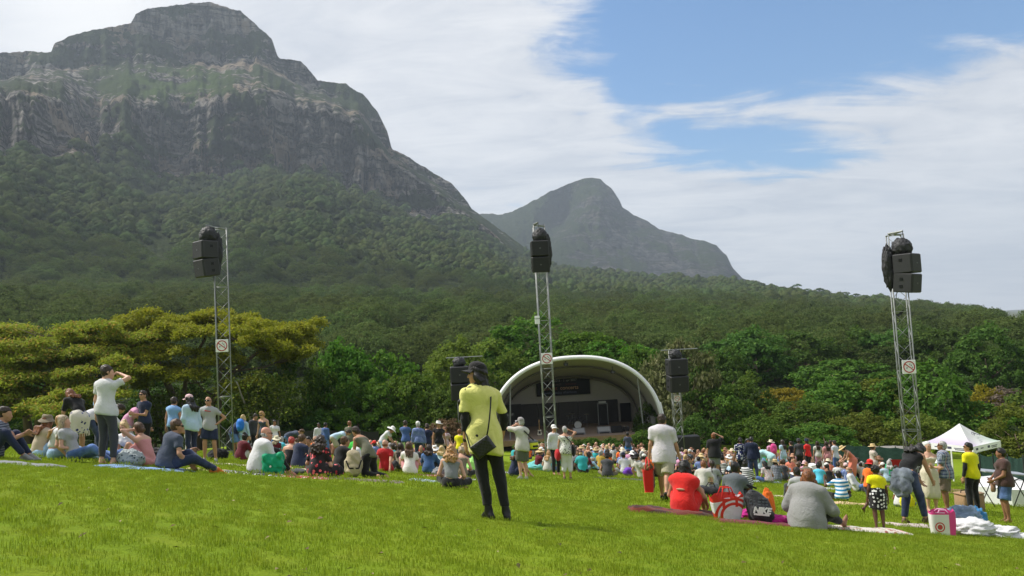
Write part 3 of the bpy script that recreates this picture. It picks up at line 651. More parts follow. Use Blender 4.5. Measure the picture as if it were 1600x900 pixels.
def make_stage():
    e = empty('stage', (SX, SY, SZ), 'open air bandshell stage with white arched roof and timber edge', 'stage')
    mb = MB(); mb.box((0, DEPTH/2-.2, -.17), (14.2, DEPTH+.6, .34)); mb.build('floor', DECK, e)
    mb = MB(); mb.box((0, DEPTH/2, -1.2), (13.4, DEPTH-.6, 1.7)); mb.build('base', plain('dark_stone', (.06, .055, .05), .9), e)
    for k in range(24): MB().box((-7.1+.3+.592*k, -.53, -.19), (.575, .05, .40+.012*(k % 3))).build('fascia_board', WOOD, e)
    # roof shell: underside, outside, and the white rim
    n = 56; secs = [(0., 6.75, 6.15), (.9, 6.72, 6.0), (2.6, 6.6, 5.6), (4.6, 6.45, 5.1), (6.6, 6.25, 4.6), (DEPTH, 6.05, 4.15)]
    mb = MB(); rows = []
    for (y, a, h) in secs: rows.append([(arch(i/n, a-.22, h-.22)[0], y, arch(i/n, a-.22, h-.22)[1]) for i in range(n+1)])
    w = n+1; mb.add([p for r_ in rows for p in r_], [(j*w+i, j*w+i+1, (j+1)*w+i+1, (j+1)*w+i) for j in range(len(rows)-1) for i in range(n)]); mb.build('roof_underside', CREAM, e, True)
    mb = MB(); mb.add([(arch(i/n, a, h)[0], y, arch(i/n, a, h)[1]) for (y, a, h) in secs for i in range(n+1)], [(j*w+i, j*w+i+1, (j+1)*w+i+1, (j+1)*w+i) for j in range(len(secs)-1) for i in range(n)]); mb.build('roof', WHITE, e, True)
    mb = MB(); prof = [(.10, .14), (.10, .06), (.06, -.06), (-.02, -.12), (-.12, -.12), (-.20, -.05), (-.23, .04), (-.23, .14)]
    vs = []
    for i in range(n+1):
        x0, z0 = arch(i/n, 6.75, 6.15); x1, z1 = arch(i/n, 6.3, 5.7); d = np.array([x0-x1, z0-z1]); d /= np.linalg.norm(d)
        vs += [(x0+d[0]*q, y, z0+d[1]*q) for q, y in prof]
    k = len(prof); mb.add(vs, [(i*k+j, i*k+(j+1) % k, (i+1)*k+(j+1) % k, (i+1)*k+j) for i in range(n) for j in range(k)]); mb.build('roof_rim', WHITE, e)
    for (y, a, h) in (secs[2], secs[4]):        # steel ribs seen under the roof
        MB().tube([(arch(i/n, a-.36, h-.36)[0], y, arch(i/n, a-.36, h-.36)[1]) for i in range(n+1)], .07, 6).build('rib', plain('rib_steel', (.12, .11, .10), .6), e, True)
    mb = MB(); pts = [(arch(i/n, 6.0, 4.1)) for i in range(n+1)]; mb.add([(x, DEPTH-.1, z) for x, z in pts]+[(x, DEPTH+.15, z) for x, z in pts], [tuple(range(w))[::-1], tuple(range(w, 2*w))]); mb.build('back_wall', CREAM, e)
    for k in range(5): MB().box((-3.6+1.76*k, DEPTH-.25, .98), (1.74, .12, 1.96-.02*(k % 2)), bev=.02).build('panel', DGREY, e)
    MB().box((4.95, DEPTH-.35, .8), (.9, .3, 1.6)).build('drape', BLACK, e); MB().box((-5.2, DEPTH-2.5, 1.1), (2.0, .2, 2.2)).build('drape', BLACK, e)
    for s in (-1, 1): MB().tube([(s*4.95, .3, 4.65), (s*5.2, .25, 0)], .06, 8).build('pole', STEEL, e)
    for s in (-1, 1):
        MB().tube([(s*6.55, -.05, 2.3), (s*6.95, -.4, -.4)], .07, 8).build('brace', WHITE, e)
    return e
stage = make_stage()
def stage_thing(name, loc, label, cat, group=None): return empty(name, (SX+loc[0], SY+loc[1], SZ+loc[2]), label, cat, group)
for k, (px, py, lb) in enumerate(((812, 584, 'black spotlight clamped under the stage roof near the woman in yellow'), (884, 569, 'black spotlight clamped under the top of the stage roof'), (957, 581, 'black spotlight under the stage roof above the floor monitors'))):
    p = pt(px, py, 60.6); e = empty('spotlight', tuple(p), lb, 'spotlight', 'spotlights under the stage roof')
    MB().box((0, 0, 0), (.34, .4, .22), bev=.03).build('housing', BLACKM, e); MB().box((0, .02, .17), (.06, .06, .5)).build('bracket', BLACKM, e); MB().lathe([(.0, -.02), (.09, 0), (.1, .02)], (0, -.21, 0), [[1, 0, 0], [0, 0, -1], [0, 1, 0]]).build('lens', plain('lens_glass', (.08, .08, .09), .1), e)
def make_banner():
    L, Rr = pt(838, 604, 68.0), pt(922, 604, 68.0); z = float(pt(880, 604, 68)[2]); W = Rr[0]-L[0]; H = 1.55
    e = empty('banner', (float(L[0]+Rr[0])/2, 68.05, z), 'dark concert banner with pale and red lettering on the back wall of the stage', 'banner')
    MB().box((0, 0, 0), (W, .04, H)).build('sheet', plain('banner_cloth', (.012, .012, .016), .6), e)
    g = plain('banner_grey', (.34, .33, .33), .6); r = plain('banner_red', (.30, .075, .035), .6); o = plain('banner_orange', (.50, .30, .18), .6); bl = plain('banner_blue', (.15, .18, .27), .6)
    x0 = -W*.36
    text_part('20 Nov 2016 - 2 apr 2017', .27, g, e, (x0, -.03, .45), spacing=1.02); text_part('kirstenbosch', .30, plain('banner_dim', (.15, .10, .09), .6), e, (x0, -.03, .12)); text_part('summer', .30, plain('banner_dim_red', (.14, .03, .025), .6), e, (x0+1.9, -.03, .12))
    text_part('sunset', .46, r, e, (x0, -.03, -.26)); text_part('concerts', .46, o, e, (x0+1.42, -.03, -.26), bold=.004); text_part('every sunday afternoon', .30, bl, e, (x0, -.03, -.60))
make_banner()
def make_exit():
    p = pt(798, 648, 63); e = empty('exit_sign', tuple(p), 'small dark sign reading EXIT beside the black stage drape', 'sign'); MB().box((0, 0, 0), (.62, .06, .3), bev=.01).build('plate', plain('sign_dark', (.03, .032, .03), .5), e)
    text_part('EXIT', .24, plain('sign_pale', (.42, .42, .40), .5), e, (-.26, -.04, -.085))
make_exit()
def band_gear():
    # monitors, loudspeaker in its frame, drums, guitar
    for px, py, w, m, lb in ((905, 678, .95, 'lit', 'wedge floor monitor in front of the drum kit'), (944, 676, 1.05, 'lit', 'wedge floor monitor in the middle of the stage front'), (964, 675, .85, 'black', 'black wedge monitor beside the middle one')):
        p = pt(px, py, 61.2); e = empty('floor_monitor', (p[0], 61.2, SZ+.004), lb, 'monitor', 'floor monitors'); mb = MB()
        mb.add([(-w/2, -.3, 0), (w/2, -.3, 0), (w/2, .35, 0), (-w/2, .35, 0), (-w/2, -.3, .14), (w/2, -.3, .14), (w/2, .3, .48), (-w/2, .3, .48)], [(0, 3, 2, 1), (0, 1, 5, 4), (1, 2, 6, 5), (2, 3, 7, 6), (3, 0, 4, 7), (4, 5, 6, 7)]); mb.build('cabinet', plain('monitor_lit_grey', (.17, .17, .175), .5) if m == 'lit' else BLACK, e)  # lit monitors: the light falling on them is put into paler greys
        MB().box((0, -.03, .305), (w*.88, .5, .012), [[1, 0, 0], [0, .87, -.493], [0, .493, .87]]).build('grille', plain('monitor_lit_grille', (.3, .3, .3), .5) if m == 'lit' else GRILLE, e); MB().box((0, -.31, .05), (w*.7, .02, .1)).build('foot', BLACK, e)
    for px, lb in ((975, 'small black stage box, the nearer of a pair'), (981, 'small black stage box at the outer end of the pair')):
        p = pt(px, 673, 61.5); e = empty('stage_box', (p[0], 61.5, SZ+.004), lb, 'case', 'small boxes on the stage'); MB().box((0, 0, .19), (.24, .3, .34), [[.95, 0, .3], [0, 1, 0], [-.3, 0, .95]], bev=.02).build('case', BLACK, e); MB().tube([(-.06, 0, .36), (-.06, 0, .42), (.08, 0, .38)], .012, 5).build('handle', STEEL, e)
    p = pt(943, 668, 66.5); e = empty('loudspeaker', (p[0], 66.5, SZ+.004), 'tall black loudspeaker in a pale frame at the back of the stage', 'loudspeaker')
    MB().box((0, 0, .85), (.72, .6, 1.66), bev=.02).build('cabinet', BLACK, e); MB().box((0, -.31, .85), (.62, .02, 1.5)).build('grille', GRILLE, e)
    for x in (-.41, .41): MB().box((x, -.2, .9), (.06, .06, 1.8)).build('frame_post', STEEL, e)
    MB().box((0, -.2, 1.83), (.88, .06, .06)).build('frame_rail', STEEL, e); MB().box((0, -.1, 1.95), (.6, .3, .14)).build('frame_light', plain('pale_plastic', (.5, .5, .48), .5), e)
    p = pt(903, 668, 65.); e = empty('drum_kit', (p[0], 65., SZ+.004), 'drum kit with cymbals at the back of the stage', 'drum kit'); DR = plain('drum_shell', (.05, .05, .055), .3); SK = plain('drum_skin', (.5, .5, .48), .6); CY = plain('cymbal', (.45, .38, .2), .3, .5, .1, 14, .7)
    Mx = [[1, 0, 0], [0, 0, -1], [0, 1, 0]]
    MB().lathe([(.0, -.2), (.29, -.2), (.30, 0), (.29, .2), (0, .2)], (0, 0, .31), Mx).build('bass_drum', DR, e); MB().lathe([(0, 0), (.25, 0), (.26, -.01)], (0, -.215, .31), Mx).build('bass_skin', SK, e); MB().lathe([(.255, -.02), (.30, -.02), (.30, .03), (.255, .03)], (0, -.22, .31), Mx).build('hoop', SK, e)
    for x, y, z in ((-.22, .05, .72), (.2, .05, .72), (-.6, .2, .55), (.62, .2, .4)): MB().lathe([(0, 0), (.17, 0), (.18, .2), (.17, .21), (0, .21)], (x, y, z)).build('drum', DR, e)
    for x, z in ((-.75, 1.05), (.8, 1.1), (-.4, 1.2)):
        MB().lathe([(0, .03), (.05, .03), (.22, 0)], (x, .25, z)).build('cymbal', CY, e); MB().tube([(x, .25, 0), (x, .25, z)], .015, 5).build('cymbal_stand', STEEL, e)
    p = pt(843, 674, 61.5); e = empty('guitar', (p[0], 61.5, SZ+.004), 'pale electric guitar standing upright on the stage', 'guitar'); mb = MB(); prof = [(-.14, 0), (-.19, .1), (-.15, .22), (-.1, .27), (-.15, .36), (-.1, .44), (-.03, .40), (.03, .40), (.1, .46), (.16, .38), (.11, .28), (.16, .2), (.19, .1), (.13, 0)]
    mb.add([(x, -.03, z+.05) for x, z in prof]+[(x, .03, z+.05) for x, z in prof], [tuple(range(14))[::-1], tuple(range(14, 28))]+[(i, (i+1) % 14, 14+(i+1) % 14, 14+i) for i in range(14)]); mb.build('body', plain('guitar_cream', (.62, .58, .45), .3), e)
    MB().box((0, -.01, .78), (.05, .04, .7)).build('neck', plain('guitar_neck', (.35, .22, .1), .4), e); MB().box((.01, 0, 1.18), (.09, .03, .17)).build('headstock', plain('guitar_neck', (.35, .22, .1), .4), e); MB().box((0, -.04, .28), (.16, .02, .2)).build('pickguard', BLACK, e); MB().tube([(-.18, .2, 0), (0, .1, .4), (.18, .2, 0)], .012, 5).build('stand', BLACKM, e)
band_gear()
p = pt(1026, 668, 61); mb = MB(); mb.box((0, 0, 1.0), (1.0, .9, 2.1), bev=.03); o = empty('equipment_cabinet', (p[0], 61, float(pt(1026, 672, 61)[2])-.9), 'dull grey cabinet standing past the end of the stage', 'cabinet'); mb.build('case', plain('cabinet_grey', (.13, .125, .115), .8), o); MB().box((0, -.46, 1.0), (.9, .02, 1.9), bev=.005).build('door', plain('cabinet_door', (.15, .145, .135), .8), o)

# ---------------------------------------------------------------- speaker towers
RED = plain('sign_red', (.42, .022, .03), .5); SIGNW = plain('sign_white', (.78, .78, .77), .5); DOT = plain('sign_grey', (.10, .11, .13), .6)
def prohibition_sign(s, parent, c, M):
    def put(mb, name, m, par):
        V = np.array(mb.v)@np.asarray(M).T+np.asarray(c); return link(name, mesh_data(name, V, mb.f, False), m, par)
    mb = MB().box((0, 0, 0), (s, .02, s), bev=.006); b = put(mb, 'sign', SIGNW, parent)
    n = 28; mb = MB(); r0, r1 = s*.36, s*.43
    mb.add([(r*math.cos(2*PI*i/n), y, r*math.sin(2*PI*i/n)) for r in (r0, r1) for y in (-.012, -.018) for i in range(n)], [(n+i, n+(i+1) % n, 3*n+(i+1) % n, 3*n+i) for i in range(n)]+[(i, (i+1) % n, n+(i+1) % n, n+i) for i in range(n)]+[(2*n+i, 2*n+(i+1) % n, 3*n+(i+1) % n, 3*n+i) for i in range(n)]); put(mb, 'ring', RED, b)
    a = math.radians(38); put(MB().box((0, -.0165, 0), (s*.78, .006, s*.065), [[math.cos(a), 0, math.sin(a)], [0, 1, 0], [-math.sin(a), 0, math.cos(a)]]), 'bar', RED, b)
    for (x, z, q) in ((.06, .20, .05), (.16, .11, .06), (.23, -.03, .055), (-.17, -.07, .065)): put(MB().box((x*s, -.014, z*s), (q*s*1.1, .006, q*s*1.5), [[.8, 0, .6], [0, 1, 0], [-.6, 0, .8]]), 'pictogram', DOT, b)
def fbm3(P, s, seed): return fbm(P[:, 0]*s, P[:, 1]*s, P[:, 2]*s, 4, seed)
def crumple(name, c, rad, m, parent, seed, amp=.22, nu=44, nv=26, flat=None):
    th, ph = np.meshgrid(np.linspace(0, 2*PI, nu, endpoint=False), np.linspace(.02, PI-.02, nv)); d = np.stack([np.cos(th)*np.sin(ph), np.sin(th)*np.sin(ph), np.cos(ph)], -1).reshape(-1, 3)
    q = d*np.asarray(rad); f = 1+amp*2*(fbm3(d+seed, 2.1, seed)-.5)+amp*1.3*(np.abs(fbm3(d+seed*2, 3.6, seed+5)-.5)*2-.4)
    v = q*f[:, None]
    if flat is not None: v[:, 2] = np.maximum(v[:, 2], -flat)
    i = np.arange((nv-1)*nu).reshape(nv-1, nu); fc = np.stack([i, np.roll(i, -1, 1), np.roll(i, -1, 1)+nu, i+nu], -1).reshape(-1, 4)
    return link(name, mesh_data(name, v+np.asarray(c), fc), m, parent)
def speaker_box(e, yaw, off, s=1., n=2):
    c, q = math.cos(yaw), math.sin(yaw); Rz = np.array([[c, -q, 0], [q, c, 0], [0, 0, 1]])
    for k in range(n):
        a = -.0 if k == 0 else math.radians(7); T = Rz@np.array([[1, 0, 0], [0, math.cos(a), -math.sin(a)], [0, math.sin(a), math.cos(a)]]); o = np.asarray(off)+Rz@np.array([0, .035*k, -.632*s*k])
        def put(mb, name, m, par=None): return link(name, mesh_data(name, np.array(mb.v)@T.T*s+o, mb.f, False), m, par or e)
        cab = put(MB().box((0, 0, 0), (.72, .62, .63), bev=.03), 'cabinet', plain('cabinet_black', (.022, .022, .023), .5, .4, .2, 20), e)
        put(MB().box((0, -.312, 0), (.66, .012, .57), bev=.004), 'grille', GRILLE, cab); put(MB().box((0, -.322, 0), (.06, .006, .045)), 'badge', plain('badge', (.10, .10, .10), .4), cab)
        for sx in (-1, 1):
            for z in (.12, -.12) if k else (.12,): put(MB().box((sx*.362, .05, z), (.02, .11, .10), bev=.006), 'handle', plain('handle_grey', (.004, .004, .004), .3), cab)
            put(MB().box((sx*.363, -.24, 0), (.012, .05, .55)), 'rail', BLACKM, cab)
def tower(px, base_py, D, top_py, label, yaw, side, spk_label, spk_yaw, spk_px, spk_py, sign_py, cover_label, width=.46, spk_scale=1., arm=0.):
    b = at_d(px, D) if base_py is None else at(px, base_py); D = b[1]
    e = empty('speaker_tower', tuple(b), label, 'tower', 'speaker towers on the lawn'); Ht = float(pt(px, top_py, D)[2]-b[2])
    c, s = math.cos(yaw), math.sin(yaw); Rz = np.array([[c, -s, 0], [s, c, 0], [0, 0, 1]]); h = width/2; cor = [Rz@np.array([x, y, 0]) for x, y in ((-h, -h), (h, -h), (h, h), (-h, h))]
    leg = MB().tube([(0, 0, -.3), (0, 0, Ht)], .022, 8).data('leg', True); leg.materials.append(STEEL)
    for q in cor: link('leg', leg, None, e, tuple(q))
    step = width*1.08; n = int((Ht-.3)/step); L = math.hypot(width, step); br = MB().tube([(0, 0, 0), (0, 0, L)], .0095, 6).data('brace', True); br.materials.append(STEEL); hr = MB().tube([(0, 0, 0), (0, 0, width)], .012, 6).data('rung', True); hr.materials.append(STEEL)
    for f in range(4):
        p, q = cor[f], cor[(f+1) % 4]
        for k in range(n):
            z0, z1 = .2+k*step, .2+(k+1)*step; a, d = (p, q) if (k+f) % 2 else (q, p); v = Vector((d[0]-a[0], d[1]-a[1], z1-z0))
            o = link('brace', br, None, e, (a[0], a[1], z0)); o.rotation_euler = v.to_track_quat('Z', 'Y').to_euler()
            if k % 4 == 0:
                o = link('rung', hr, None, e, (p[0], p[1], z0)); o.rotation_euler = Vector(q-p).to_track_quat('Z', 'Y').to_euler()
        o = link('rung', hr, None, e, (p[0], p[1], Ht)); o.rotation_euler = Vector(q-p).to_track_quat('Z', 'Y').to_euler()
        MB().box((0, 0, 0), (.16, .16, .02)).build('foot_plate', STEEL, e, loc=(cor[f][0], cor[f][1], .01))
    sp = pt(spk_px, spk_py, D-.75)-b; top = np.array([0, 0, Ht])
    mid = np.array([sp[0], sp[1]+.1, Ht+.05]); MB().tube([cor[2]+top, cor[0]+top+np.array([0, 0, .04]), mid], .03, 8).build('top_bar', STEEL, e); MB().tube([cor[3]+top, mid], .03, 8).build('top_bar', STEEL, e)
    MB().tube([mid, (mid[0], mid[1], sp[2]+.3)], .012, 5).build('hanging_chain', BLACKM, e)
    zs = float(pt(px, sign_py, D-.3)[2]-b[2]); pl = Rz@np.array([0, -h-.05, 0]); fy = math.atan2(0, 1); prohibition_sign(.45 if spk_scale > .9 else .42, e, (pl[0], -h*1.25-.09, zs), np.eye(3))
    MB().tube([mid+np.array([.05, .1, -.3]), (cor[3][0]+.03, cor[3][1]+.03, zs+1.6), (cor[3][0]+.04, cor[3][1]+.02, zs-1.2), (cor[3][0]+.02, cor[3][1]+.05, 1.0), (cor[3][0]+.1, cor[3][1]+.2, .02)], .013, 5).build('cable', BLACKM, e, True)
    k = empty('loudspeaker', tuple(b+sp), spk_label, 'loudspeaker', 'loudspeakers hung on the towers'); speaker_box(k, spk_yaw, (0, 0, 0), spk_scale)
    cv = empty('rain_cover', tuple(b+sp+np.array([0, 0, .55*spk_scale])), cover_label, 'cover', 'rain covers bundled on the loudspeakers')
    crumple('cover', (.05*side, .16, -.02), (.32*spk_scale, .34*spk_scale, .36*spk_scale), TARP, cv, 3+int(px), .15, 70, 44); crumple('fold', (.30*side*(1 if px < 1000 else 1.6), .26, -.62), (.22, .16, .78), TARP, cv, 9+int(px), .21, 50, 40)
    return e
tower(352, None, 28, 357, 'tall lattice tower in front of the umbrella tree', .35, 1, 'pair of black speakers high on the tower before the umbrella tree', -.72, 321, 391, 540, 'crumpled black rain cover on top of the speakers by the umbrella tree')
tower(858, None, 32, 352, 'tall lattice tower standing in front of the stage', .04, 1, 'pair of black speakers facing out, high on the tower before the stage', .05, 843, 389, 560, 'black rain cover hanging beside the speakers before the stage')
tower(1421, None, 26, 366, 'tall lattice tower against the sky beside the marquee', -.3, -1, 'pair of black speakers against the sky on the tower by the marquee', .70, 1417, 412, 573, 'crumpled black rain cover behind the speakers against the sky')
b0 = at_d(850, 31.2); e = empty('notice_box', tuple(pt(839.5, 500, 31.6)), 'small white box strapped to the tower before the stage', 'box'); MB().box((0, 0, 0), (.2, .12, .33), bev=.01).build('case', SIGNW, e); MB().box((0, 0, .05), (.21, .13, .02)).build('strap', BLACK, e)
def small_tower(px, D, top_py, label, spk_label, sign=None):
    b = at_d(px, D); e = empty('stage_tower', tuple(b), label, 'tower', 'small speaker towers beside the stage'); Ht = float(pt(px, top_py, D)[2]-b[2]); h = .26
    leg = MB().tube([(0, 0, -.3), (0, 0, Ht)], .03, 6).data('leg', True); leg.materials.append(STEEL); step = .62; L = math.hypot(2*h, step); br = MB().tube([(0, 0, 0), (0, 0, L)], .018, 5).data('brace', True); br.materials.append(STEEL)
    cor = [np.array([x, y, 0]) for x, y in ((-h, -h), (h, -h), (h, h), (-h, h))]
    for q in cor: link('leg', leg, None, e, tuple(q))
    for f in range(4):
        p, q = cor[f], cor[(f+1) % 4]
        for k in range(int((Ht-.3)/step)):
            a, d = (p, q) if (k+f) % 2 else (q, p); o = link('brace', br, None, e, (a[0], a[1], .2+k*step)); o.rotation_euler = Vector((d[0]-a[0], d[1]-a[1], step)).to_track_quat('Z', 'Y').to_euler()
    MB().tube([(-.9, -.3, Ht), (1.6, -.3, Ht)], .04, 6).build('top_bar', STEEL, e)
    if sign: prohibition_sign(.42, e, (0, -h-.05, float(pt(px, sign, D)[2]-b[2])), np.eye(3))
    k = empty('loudspeaker', (b[0], b[1]-.75, b[2]+Ht-1.15), spk_label, 'loudspeaker', 'loudspeakers beside the stage'); speaker_box(k, .1, (0, 0, 0), 1.75)
    cv = empty('rain_cover', (b[0], b[1]-.7, b[2]+Ht-.35), 'black rain cover tied above '+('the speakers by the woman in yellow' if px < 800 else 'the speakers by the pale tree'), 'cover', 'rain covers bundled on the loudspeakers'); crumple('cover', (0, 0, 0), (.45, .4, .40), TARP, cv, int(px), .18, 60, 40)
small_tower(722, 53, 558, 'small lattice tower half hidden by the woman in yellow', 'black speakers beside the head of the woman in yellow')
small_tower(1058, 53, 546, 'small lattice tower in front of the pale blossoming tree', 'black speakers in front of the pale blossoming tree', 622)

# ---------------------------------------------------------------- marquee, tables, screens, rocks
def make_marquee():
    c = at_d(1497, 35); yaw = .55; cs, sn = math.cos(yaw), math.sin(yaw); e = empty('marquee', tuple(c), 'white pop up marquee with purple and green printed corners', 'marquee'); e.rotation_euler = (0, 0, yaw)
    h = 1.12; ze = float(pt(1497, 690, 35)[2]-c[2]); zp = float(pt(1490, 662, 35)[2]-c[2])
    m, t, b = mat('printed_canopy', None, .6, .3); P = t.add('ShaderNodeSeparateXYZ', {0: t.add('ShaderNodeTexCoord').outputs['Object']})
    pu = t.m('MULTIPLY', t.rng(P.outputs[0], -.15, -1.0), t.rng(P.outputs[2], ze+.55, ze+.15)); gr = t.m('MULTIPLY', t.rng(P.outputs[0], .0, 1.0), t.rng(P.outputs[2], ze+.5, ze+.1))
    t.set(b, 'Base Color', t.mix(gr, t.mix(pu, (.78, .78, .80), (.60, .51, .70)), (.56, .69, .59))); tr = t.add('ShaderNodeBsdfTranslucent', {'Color': (.7, .7, .72)}); t.set(t.n['Material Output'], 'Surface', t.add('ShaderNodeMixShader', {0: .3, 1: b.outputs[0], 2: tr.outputs[0]}).outputs[0])
    for k in range(4):
        a = k*PI/2; R_ = np.array([[math.cos(a), -math.sin(a), 0], [math.sin(a), math.cos(a), 0], [0, 0, 1]])
        def fn(u, v):
            x = (u*2-1)*h*(1-v); y = -h*(1-v); z = ze+(zp-ze)*(v**1.45)-.05*math.sin(PI*v)*(1-abs(u*2-1)); return R_@np.array([x, y, z])
        MB().grid(fn, 10, 12).build('roof_panel', m, e, True)
        mb = MB().box((0, 0, 0), (2*h, .012, .27)); link('valance', mesh_data('valance', (np.array(mb.v)+np.array([0, -h-.008, ze-.13]))@R_.T, mb.f, False), SIGNW, e)
        if k in (0, 3):
            for q, (x, w, hh) in enumerate(((-.85, .16, .09), (-.45, .22, .04), (.1, .18, .10), (.55, .5, .03), (.55, .42, .03))):
                mb = MB().box((x, -h-.018, ze-.13-(.06 if q == 4 else 0)), (w, .006, hh)); link('print', mesh_data('print', np.array(mb.v)@R_.T, mb.f, False), plain('print_navy', (.06, .06, .10), .6), e)
    mb = MB()
    for k in range(3): mb.tube([(-.35+.18*k, -.70+.05*k, ze+.42-.05*k), (-.2+.2*k, -.62+.04*k, ze+.50-.06*k), (-.02+.2*k, -.66, ze+.40-.05*k)], .012, 5)
    mb.build('print', plain('print_navy', (.06, .06, .10), .6), e)
    for x in (-h, h):
        for y in (-h, h):
            zg = float(G(c[0]+x*cs-y*sn, c[1]+x*sn+y*cs)-c[2]); MB().box((x*.985, y*.985, (ze-.1+zg-.2)/2), (.05, .05, ze-.1-zg+.2)).build('leg', WHITE, e)
    MB().tube([(-h, -h, ze-.35), (0, -h, ze-.05)], .014, 5).build('strut', WHITE, e); MB().tube([(h, -h, ze-.35), (0, -h, ze-.05)], .014, 5).build('strut', WHITE, e); MB().tube([(-h, -h, ze-.35), (-h, 0, ze-.05)], .014, 5).build('strut', WHITE, e)
make_marquee()
def folding_table(c, w, d, h, label, top, yaw=0., legs=STEEL, tilt=0.):
    e = empty('folding_table', tuple(c), label, 'table', None); e.rotation_euler = (0, 0, yaw); MB().box((0, 0, h), (w, d, .05), [[1, 0, 0], [0, 1, 0], [tilt, 0, 1]], bev=.012).build('tabletop', top, e)
    for x in (-w*.36, w*.36):
        for s in (-1, 1): MB().tube([(x-.3*s, -.02*s, -.05), (x+.3*s, .02*s, h-.03)], .016, 6).build('leg', legs, e)
folding_table(at_d(1440, 34), 1.5, .7, .95, 'white trestle table behind the grey haired woman', WHITE, .2)
def make_podium():
    c = at(1572, 790); e = empty('podium', tuple(c), 'low white many sided platform behind the woman in the brown shirt', 'platform'); n = 10; vs = []
    for z in (-.3, .48):
        for i in range(n): a = 2*PI*i/n+.2; vs.append((1.45+1.9*math.cos(a), .9+1.3*math.sin(a), z))
    MB().add(vs, [tuple(range(n))[::-1], tuple(range(n, 2*n))]+[(i, (i+1) % n, n+(i+1) % n, n+i) for i in range(n)]).build('cover', WHITE, e)
    for q, ((x0, y0), (x1, y1)) in enumerate((((-.1, .2), (1.6, 1.6)), ((.5, -.1), (2.3, 1.2)))): MB().box(((x0+x1)/2, (y0+y1)/2, .486), (math.hypot(x1-x0, y1-y0), .05, .008), [[math.cos(.69), -math.sin(.69), 0], [math.sin(.69), math.cos(.69), 0], [0, 0, 1]]).build('strap', BLACK, e)
make_podium()
c = at(1555, 800); c = at_d(1556, c[1]+2.2); folding_table(c, 1.5, .62, 1.02, 'grey topped folding table on crossed black legs by the man in yellow', plain('table_grey', (.30, .32, .36), .35), .12, BLACKM, -.16)
def screen(pxa, pxb, Da, Db, h, m, label, name='screen_fence', n=8, group=None, posts=True):
    a, b = at_d(pxa, Da), at_d(pxb, Db); e = empty(name, tuple(a), label, 'fence', group); L = [a+(b-a)*k/n for k in range(n+1)]
    for k in range(n):
        p, q = L[k]-a, L[k+1]-a; p[2], q[2] = float(G(L[k][0], L[k][1]))-a[2], float(G(L[k+1][0], L[k+1][1]))-a[2]
        nu = 6; mb = MB(); mb.grid(lambda u, v: (p[0]+(q[0]-p[0])*u, p[1]+(q[1]-p[1])*u+.05*math.sin(u*PI)*math.sin(5*u+k)*(.3+v), p[2]+(q[2]-p[2])*u+v*h*(1-.04*math.sin(PI*u))), nu, 3); mb.build('cloth_panel', m, e, True)
        if posts: MB().tube([(p[0], p[1]+.04, p[2]-.2), (p[0], p[1]+.04, p[2]+h+.06)], .025, 6).build('post', BLACKM, e)
NETG, t, b = mat('green_netting', None, .85, .2); P = t.add('ShaderNodeTexCoord').outputs['Object']; t.set(b, 'Base Color', t.mix(t.noise(P, 5., 4), (.010, .030, .022), (.022, .055, .04))); bump(t, b, t.noise(P, 3., 4), .08)
screen(1236, 1420, 46, 41, 1.35, NETG, 'dark green netting fence behind the crowd by the tall straw hat woman')
screen(1506, 1680, 29, 21.5, 1.5, NETG, 'dark green netting fence behind the man in yellow and the woman in brown', n=7)
screen(352, 590, 52, 54, 1.5, BLACK, 'black low screen in the shade of the trees behind the seated crowd', n=9)
def black_box(px, py, D, w, h, label):
    p = pt(px, py, D); e = empty('subwoofer', (p[0], D, float(G(p[0], D))), label, 'loudspeaker', 'black cabinets on the ground beside the stage'); z = float(p[2]-G(p[0], D))+h/2
    MB().box((0, 0, z/2-.1), (w, .9, z+.2), bev=.03).build('cabinet', BLACK, e); MB().box((0, -.46, z/2), (w*.92, .02, z*.85)).build('grille', GRILLE, e)
black_box(1070, 688, 53.2, 1.9, .6, 'wide black cabinet on the ground under the tower by the pale tree'); black_box(704, 687, 53.2, 1.1, 1.0, 'square black cabinet beside the twig heap')
def rock(px, py, D, rad, label, seed):
    p = pt(px, py, D); e = empty('boulder', (p[0], D, float(G(p[0], D))), label, 'rock', 'boulders by the netting'); m, t, b = mat('boulder', None, .9, .2); P = t.add('ShaderNodeTexCoord').outputs['Object']; t.set(b, 'Base Color', t.mix(t.noise(P, 3., 5), (.15, .14, .13), (.30, .285, .26))); bump(t, b, t.noise(P, 9., 5), .06)
    crumple('stone', (0, 0, float(p[2]-G(p[0], D))-rad[2]*.6), rad, m, e, seed, .16, 24, 14)
rock(1372, 703, 47, (.95, .6, .5), 'pale boulder beside the tall straw hat woman', 4); rock(1394, 701, 46.5, (1.6, .6, .42), 'long flat boulder beside the red folding chair', 8)

p = pt(1407, 489, 25.8); e = empty('rag', tuple(p), 'scrap of black cloth caught high on the tower against the sky', 'cloth'); MB().add([(-.16, 0, -.06), (-.03, .03, .0), (.10, -.02, .12), (.13, .02, .04), (.02, -.02, -.05), (-.08, .02, -.13)], [(0, 1, 5), (1, 4, 5), (1, 2, 3), (1, 3, 4)]).build('cloth', TARP, e)
